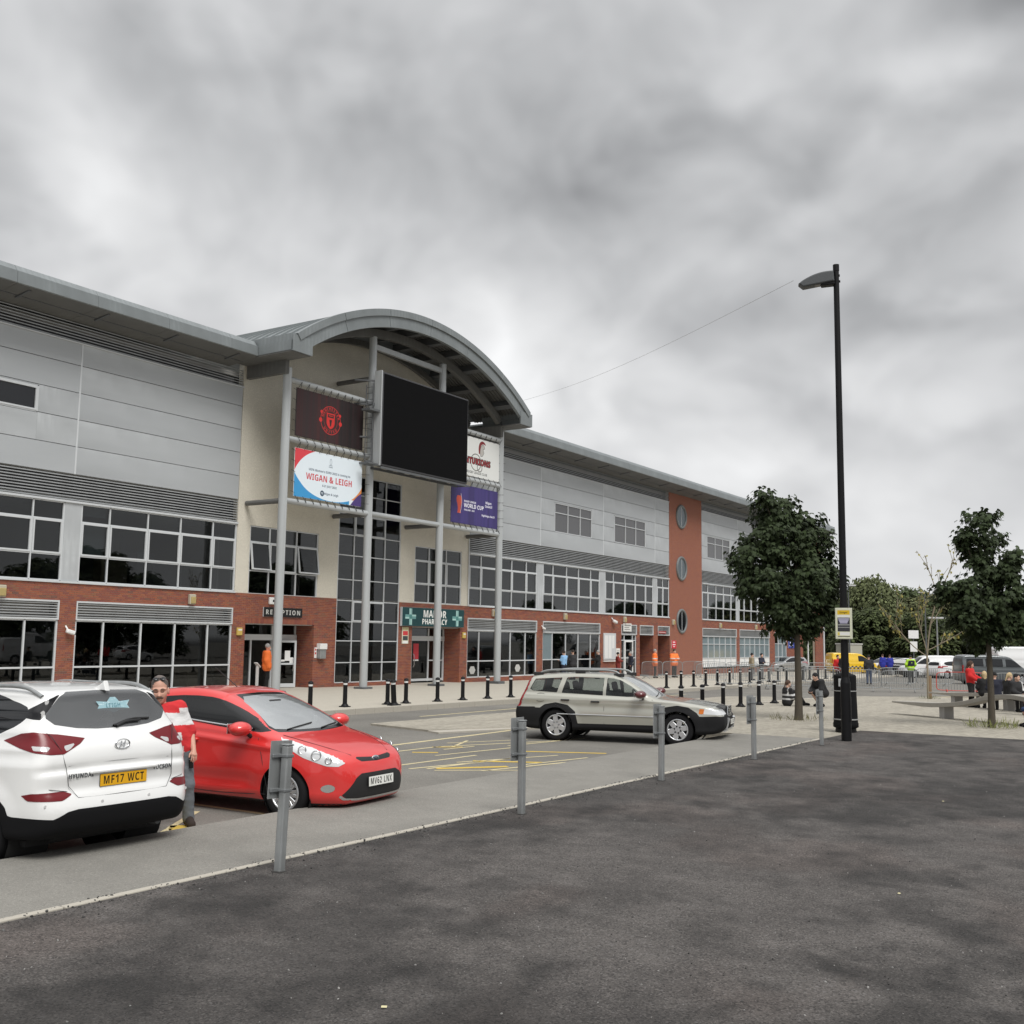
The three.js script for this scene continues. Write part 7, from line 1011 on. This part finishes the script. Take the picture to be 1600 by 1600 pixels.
{ // far poles, signs and cabins
  const pole = (label, x, z, h, arms, mat = M.galv) => { const t = thing('street_lamp', label, 'lamp post', Y(x, z)); part('post', rod([0, 0, 0], [0, h, 0], .1, .06, 10), mat, t); for (const s of arms) part('lantern', rbox(Math.min(0, s), Math.max(0, s), h - .06, h + .1, -.16, .16, .03).rotateY(-1), std([.5, .5, .5], .5), t); };
  pole('black lamp post far off before the tall willow', 118, -33.4, 9.0, [.8], M.steelDark); pole('slim dark lamp post before the dark bushes beyond the car park', 125, -27, 8.5, [-.7], M.steelDark); pole('grey lamp post with two lanterns beyond the parked white vans', 108, -22.3, 5.2, [.8, -.8]); pole('grey camera pole, left of a pair beyond the white cars', 112, -18.6, 5.4, []); pole('grey camera pole, right of a pair beyond the white cars', 113.5, -18.4, 5.2, []);
  const sp = thing('road_sign', 'two white plates on a dark post beyond the parked cars', 'road sign', Y(112, -25.4)); part('post', rod([0, 0, 0], [0, 4.1, 0], .06), M.steelDark, sp); part('plate', rbox(-.5, .5, 3.3, 4.1, .06, .1, .01).rotateY(-1), M.white, sp); part('plate', rbox(-.35, .35, 2.0, 3.0, .06, .1, .01).rotateY(-1), M.white, sp);
  const kb = thing('cabin', 'beige flat roofed cabin beyond the yellow van', 'cabin', Y(124.8, -35.4), .9); kb.scale.set(.42, .78, .5); part('wall', rbox(-3.2, 3.2, 0, 3.4, -1.6, 1.6, .05), std([.42, .41, .34], .8), kb); part('roof', rbox(-3.35, 3.35, 3.4, 3.6, -1.75, 1.75, .05), std([.48, .47, .43], .7), kb); part('door', rbox(-.5, .5, .1, 2.3, 1.6, 1.64, .01), std([.36, .35, .29], .7), kb); part('corner', rbox(2.2, 2.35, 0, 3.4, 1.6, 1.65, .01), M.steelDark, kb);
  const cp = thing('shelter', 'white flat roofed trolley shelter left of the yellow van', 'shelter', Y(121, -42), .6); part('roof', rbox(-5, 5, 3.1, 3.45, -2, 2, .05), std([.6, .6, .6], .6), cp); for (const x of [-4.6, 0, 4.6]) for (const z of [-1.7, 1.7]) part('post', rod([x, 0, z], [x, 3.1, z], .08), M.white, cp);
}
{ // far vehicles: one pattern each, then copies in their own paint
  const px = (o, m) => { o.traverse(q => { if (q.name === 'body') q.material = m; }); return o; };
  const low = { cell: .055, noseR: .6, noseK: .3, tailR: .45, tailK: .2, taperF: .06, taperR: .05, bowF: .14, bowR: .1, crown: .05, round: .09, archGap: .05, spokes: 5, wheelKind: { wo: .3, wi: .2 }, flare: .015 };
  const H = { ...low, L: 4.2, W: 1.78, H: 1.5, wheels: [1.28, -1.3], wr: .31, rim: .22, beltRise: .03, section: [[.2, .94], [.5, 1], [.8, .985], [.95, .93], [1.4, .72], [1.5, .65]],
    profile: [[1.9, .2], [2.08, .32], [2.1, .5], [2.0, .72], [1.6, .86], [1.05, .97], [.45, 1.28], [.05, 1.44], [-.5, 1.5], [-1.3, 1.44], [-1.75, 1.34], [-1.95, 1.0], [-2.08, .7], [-2.1, .45], [-1.98, .24], [0, .2]],
    regions: [{ name: 'side_window', view: 'side', pts: spline([[.75, 1.0], [.3, 1.24], [-.1, 1.36], [-.9, 1.37], [-1.5, 1.25], [-1.45, 1.12], [-.3, 1.02]], 3), mat: CM.darkGlass }, { name: 'windscreen', view: 'front', sym: true, facing: .2, pts: [[-.2, 1.41], [.5, 1.36], [.66, 1.03], [-.2, 1.0]], mat: CM.darkGlass }, { name: 'rear_window', view: 'rear', sym: true, facing: .1, pts: [[-.2, 1.33], [.5, 1.3], [.62, 1.05], [-.2, 1.02]], mat: CM.darkGlass }, { name: 'headlight', view: 'front', sym: true, split: true, facing: .1, pts: [[.42, .74], [.85, .8], [.85, .66], [.48, .62]], mat: CM.lamp }, { name: 'grille', view: 'front', sym: true, facing: .2, pts: [[-.2, .55], [.5, .52], [.4, .28], [-.2, .27]], mat: CM.trim }, { name: 'tail_light', view: 'rear', sym: true, split: true, facing: .0, pts: [[.55, 1.02], [.85, 1.02], [.85, .8], [.55, .85]], mat: CM.red }] };
  const VN = { ...low, L: 4.5, W: 1.86, H: 1.84, wheels: [1.4, -1.35], wr: .32, rim: .22, beltRise: 0, tailR: .2, tailK: .06, section: [[.2, .95], [.5, 1], [.9, .99], [1.1, .96], [1.75, .84], [1.85, .8]],
    profile: [[2.05, .22], [2.22, .35], [2.25, .55], [2.15, .8], [1.75, .98], [1.35, 1.12], [.85, 1.5], [.45, 1.76], [.1, 1.83], [-1.2, 1.85], [-2.1, 1.8], [-2.2, 1.6], [-2.25, .9], [-2.25, .4], [-2.15, .25], [0, .22]],
    regions: [{ name: 'side_window', view: 'side', pts: [[1.2, 1.13], [.8, 1.42], [.5, 1.58], [.1, 1.6], [.1, 1.12]], mat: CM.darkGlass }, { name: 'windscreen', view: 'front', sym: true, facing: .2, pts: [[-.2, 1.7], [.6, 1.66], [.74, 1.2], [-.2, 1.16]], mat: CM.darkGlass }, { name: 'headlight', view: 'front', sym: true, split: true, facing: .05, pts: [[.5, .84], [.9, .95], [.9, .72], [.55, .68]], mat: CM.lamp }, { name: 'lower_bumper', view: 'front', sym: true, facing: .05, pts: [[-.2, .1], [1, .1], [1, .55], [-.2, .55]], mat: CM.trim }, { name: 'tail_light', view: 'rear', sym: true, split: true, facing: .3, pts: [[.76, 1.4], [.95, 1.4], [.95, .95], [.78, .95]], mat: CM.red }] };
  const MB = { ...low, L: 4.95, W: 1.92, H: 1.98, wheels: [1.55, -1.45], wr: .34, rim: .22, beltRise: 0, tailR: .2, tailK: .06, section: [[.2, .95], [.5, 1], [.95, .99], [1.15, .965], [1.85, .84], [2, .8]],
    profile: [[2.3, .22], [2.45, .35], [2.47, .6], [2.35, .9], [2.05, 1.06], [1.75, 1.2], [1.2, 1.66], [.9, 1.86], [.5, 1.95], [-1.2, 1.99], [-2.25, 1.94], [-2.4, 1.75], [-2.46, 1.0], [-2.47, .45], [-2.38, .26], [0, .22]],
    regions: [{ name: 'front_side_window', view: 'side', pts: [[1.62, 1.2], [1.2, 1.52], [.9, 1.7], [.5, 1.72], [.5, 1.2]], mat: CM.darkGlass }, { name: 'rear_side_window', view: 'side', pts: [[.3, 1.72], [-.85, 1.74], [-.85, 1.22], [.3, 1.2]], mat: CM.darkGlass }, { name: 'quarter_window', view: 'side', pts: [[-1.0, 1.74], [-2.1, 1.72], [-2.15, 1.24], [-1.0, 1.22]], mat: CM.darkGlass }, { name: 'windscreen', view: 'front', sym: true, facing: .2, pts: [[-.2, 1.84], [.62, 1.8], [.76, 1.26], [-.2, 1.22]], mat: CM.darkGlass }, { name: 'tail_light', view: 'rear', sym: true, split: true, facing: .3, pts: [[.76, 1.3], [1, 1.3], [1, .8], [.8, .8]], mat: CM.red }] };
  const TH = -Math.atan2(.837, .547), place = (o, x, z, a) => { o.position.set(x, gy(x) - .1, z); o.rotation.y = a; return o; };
  const mb = makeCar(MB, 'minibus', 'grey minibus with dark windows parked behind the seated people', 'minibus', carPaint([.10, .11, .115], { metalness: .3 })).t; place(mb, 79.7, -12.95, TH);
  const yv = makeCar(VN, 'van', 'yellow van with dark chequered lower side, right of lamp post', 'van', carPaint([.75, .48, .02])).t; place(yv, 98.5, -27.6, TH + .1); yv.scale.setScalar(1.04);
  part('side_print', Array.from({ length: 7 }, (_, i) => [box(-1.9 + i * .34, -1.74 + i * .34, .62, .75, .93, .945), box(-1.73 + i * .34, -1.57 + i * .34, .5, .61, .93, .945)]).flat(), CM.trim, yv); part('bonnet_panel', rbox(1.9, 2.1, .7, .82, -.6, .6, .05), M.white, yv);
  const van = (x, z, a, m, label, s = 1) => { const q = px(dup(yv, [x, gy(x) - .1, z], a, label), m); for (const c of [...q.children]) if (['side_print', 'bonnet_panel'].includes(c.name)) q.remove(c); q.scale.setScalar(s); return q; };
  const wP = carPaint([.74, .74, .74]), sP = carPaint([.42, .43, .44], { metalness: .5 }), kP = carPaint([.015, .016, .018]), bP = carPaint([.02, .03, .08]), gP = carPaint([.12, .125, .13], { metalness: .4 });
  van(94, -20.3, TH + Math.PI, wP, 'small white van right of the officer behind barriers'); van(99, -13.2, TH, wP, 'tall white van behind the grey minibus roof', 1.45);
  const c0 = makeCar(H, 'parked_car', 'white car behind the small white van, nose to the right', 'car', wP).t; place(c0, 94, -18.4, TH + .4);
  const list = [[97, -22.9, 2.2, kP, 'black car right of the two blue coats'], [104, -26.4, 2.4, wP, 'white car just right of the yellow van roof'], [106, -24.2, 2.2, wP, 'white car above the two blue coats'], [109, -25.2, 2.3, sP, 'silver car above the black car'], [110, -22.6, 2.1, wP, 'white car in the back row above the officer'], [104, -19.4, 2.0, sP, 'silver car above the small white van'], [111, -19.8, 2.0, wP, 'white car in the back row left of the camera poles'], [103, -16.9, 1.9, wP, 'white car in the row left of the minibus'], [110, -16.6, 1.9, gP, 'grey car in the back row above the minibus rear'], [98, -18.2, 1.9, wP, 'white car touching the minibus rear in view'], [116, -17.6, 1.8, wP, 'white car in the farthest row right of camera poles'], [98, -33.6, 2.6, sP, 'silver car left of the yellow van'], [101, -36.6, 2.7, kP, 'dark car by the building end'], [106, -36.2, 2.7, wP, 'white car seen through the building end passage'], [112, -27.6, 2.4, bP, 'dark blue car below the beige cabin'], [117, -24.4, 2.2, sP, 'silver car in the farthest row below the road sign'], [118, -21, 2.1, kP, 'black car in the farthest row below the lamp with two lanterns'], [104, -23.2, 2.3, gP, 'dark grey car behind the black car, left of small white van']];
  for (const [x, z, a, m, l] of list) px(dup(c0, [x, gy(x) - .1, z], a + Math.PI * ((x * 7 | 0) % 2), l), m);
  // parked across the road behind the camera: what the shop windows mirror
  px(dup(c0, [22, -.1, 19], .1, 'white car parked across the road behind the camera'), wP).userData.group = 'vehicles behind the camera'; px(dup(c0, [30, -.1, 20], .1, 'white car parked across the road behind the camera'), sP).userData.group = 'vehicles behind the camera'; const v2 = van(58, 22, .1, wP, 'white van parked across the road behind the camera', 1.3); v2.userData.group = 'vehicles behind the camera'; px(dup(c0, [70, gy(70) - .1, 22], .1, 'white car parked across the road behind the camera'), wP).userData.group = 'vehicles behind the camera';
}
{ // loose stones and scraps on the tarmac
  const r = rng(55), g = new THREE.IcosahedronGeometry(1, 0), n = 5000, m = new THREE.InstancedMesh(g, std([1, 1, 1], .95), n), q = new THREE.Matrix4(), c = new THREE.Color(); for (let i = 0; i < n; i++) { const d = r(), edge = i < 1900, x = edge ? -2 + r() * 27 : 3.5 + d * 20 * r() + r() * 4, z = edge ? -7.9 + (r() + r() - 1) * .16 + r() ** 6 * .5 : -7.6 + Math.pow(r(), .8) * 11, s = (edge ? .004 : .0022) + r() ** 3 * (edge ? .01 : .006); q.makeRotationFromEuler(new THREE.Euler(r() * 6, r() * 6, r() * 6)).scale(V(s * 1.4, s * .8, s)).setPosition(x, Math.abs(z + 7.945) < .045 ? .014 : .002, z); m.setMatrixAt(i, q); const k = r() ** 2 * (edge ? .12 : .3) + .03; m.setColorAt(i, c.setRGB(k, k * .97, k * .93)); } m.name = 'gravel'; shade(m); scene.add(m); tag(m, 'loose stones scattered over the dark tarmac', 'gravel', null, 'stuff');
  for (const [x, z, l] of [[5.25, -4.3, 'small yellowish scrap of litter on the near tarmac'], [16.5, -3.4, 'small white scrap of paper far out on the tarmac'], [10.2, -2.5, 'tiny pale scrap of litter in the middle of tarmac']]) solo('litter', new THREE.PlaneGeometry(.035, .02, 2, 1).rotateX(-Math.PI / 2 + .3).rotateY(x).translate(x, .012, z), std([.55, .5, .3], .8, { side: THREE.DoubleSide }), l, 'litter');
}
renderer.render(scene, camera);
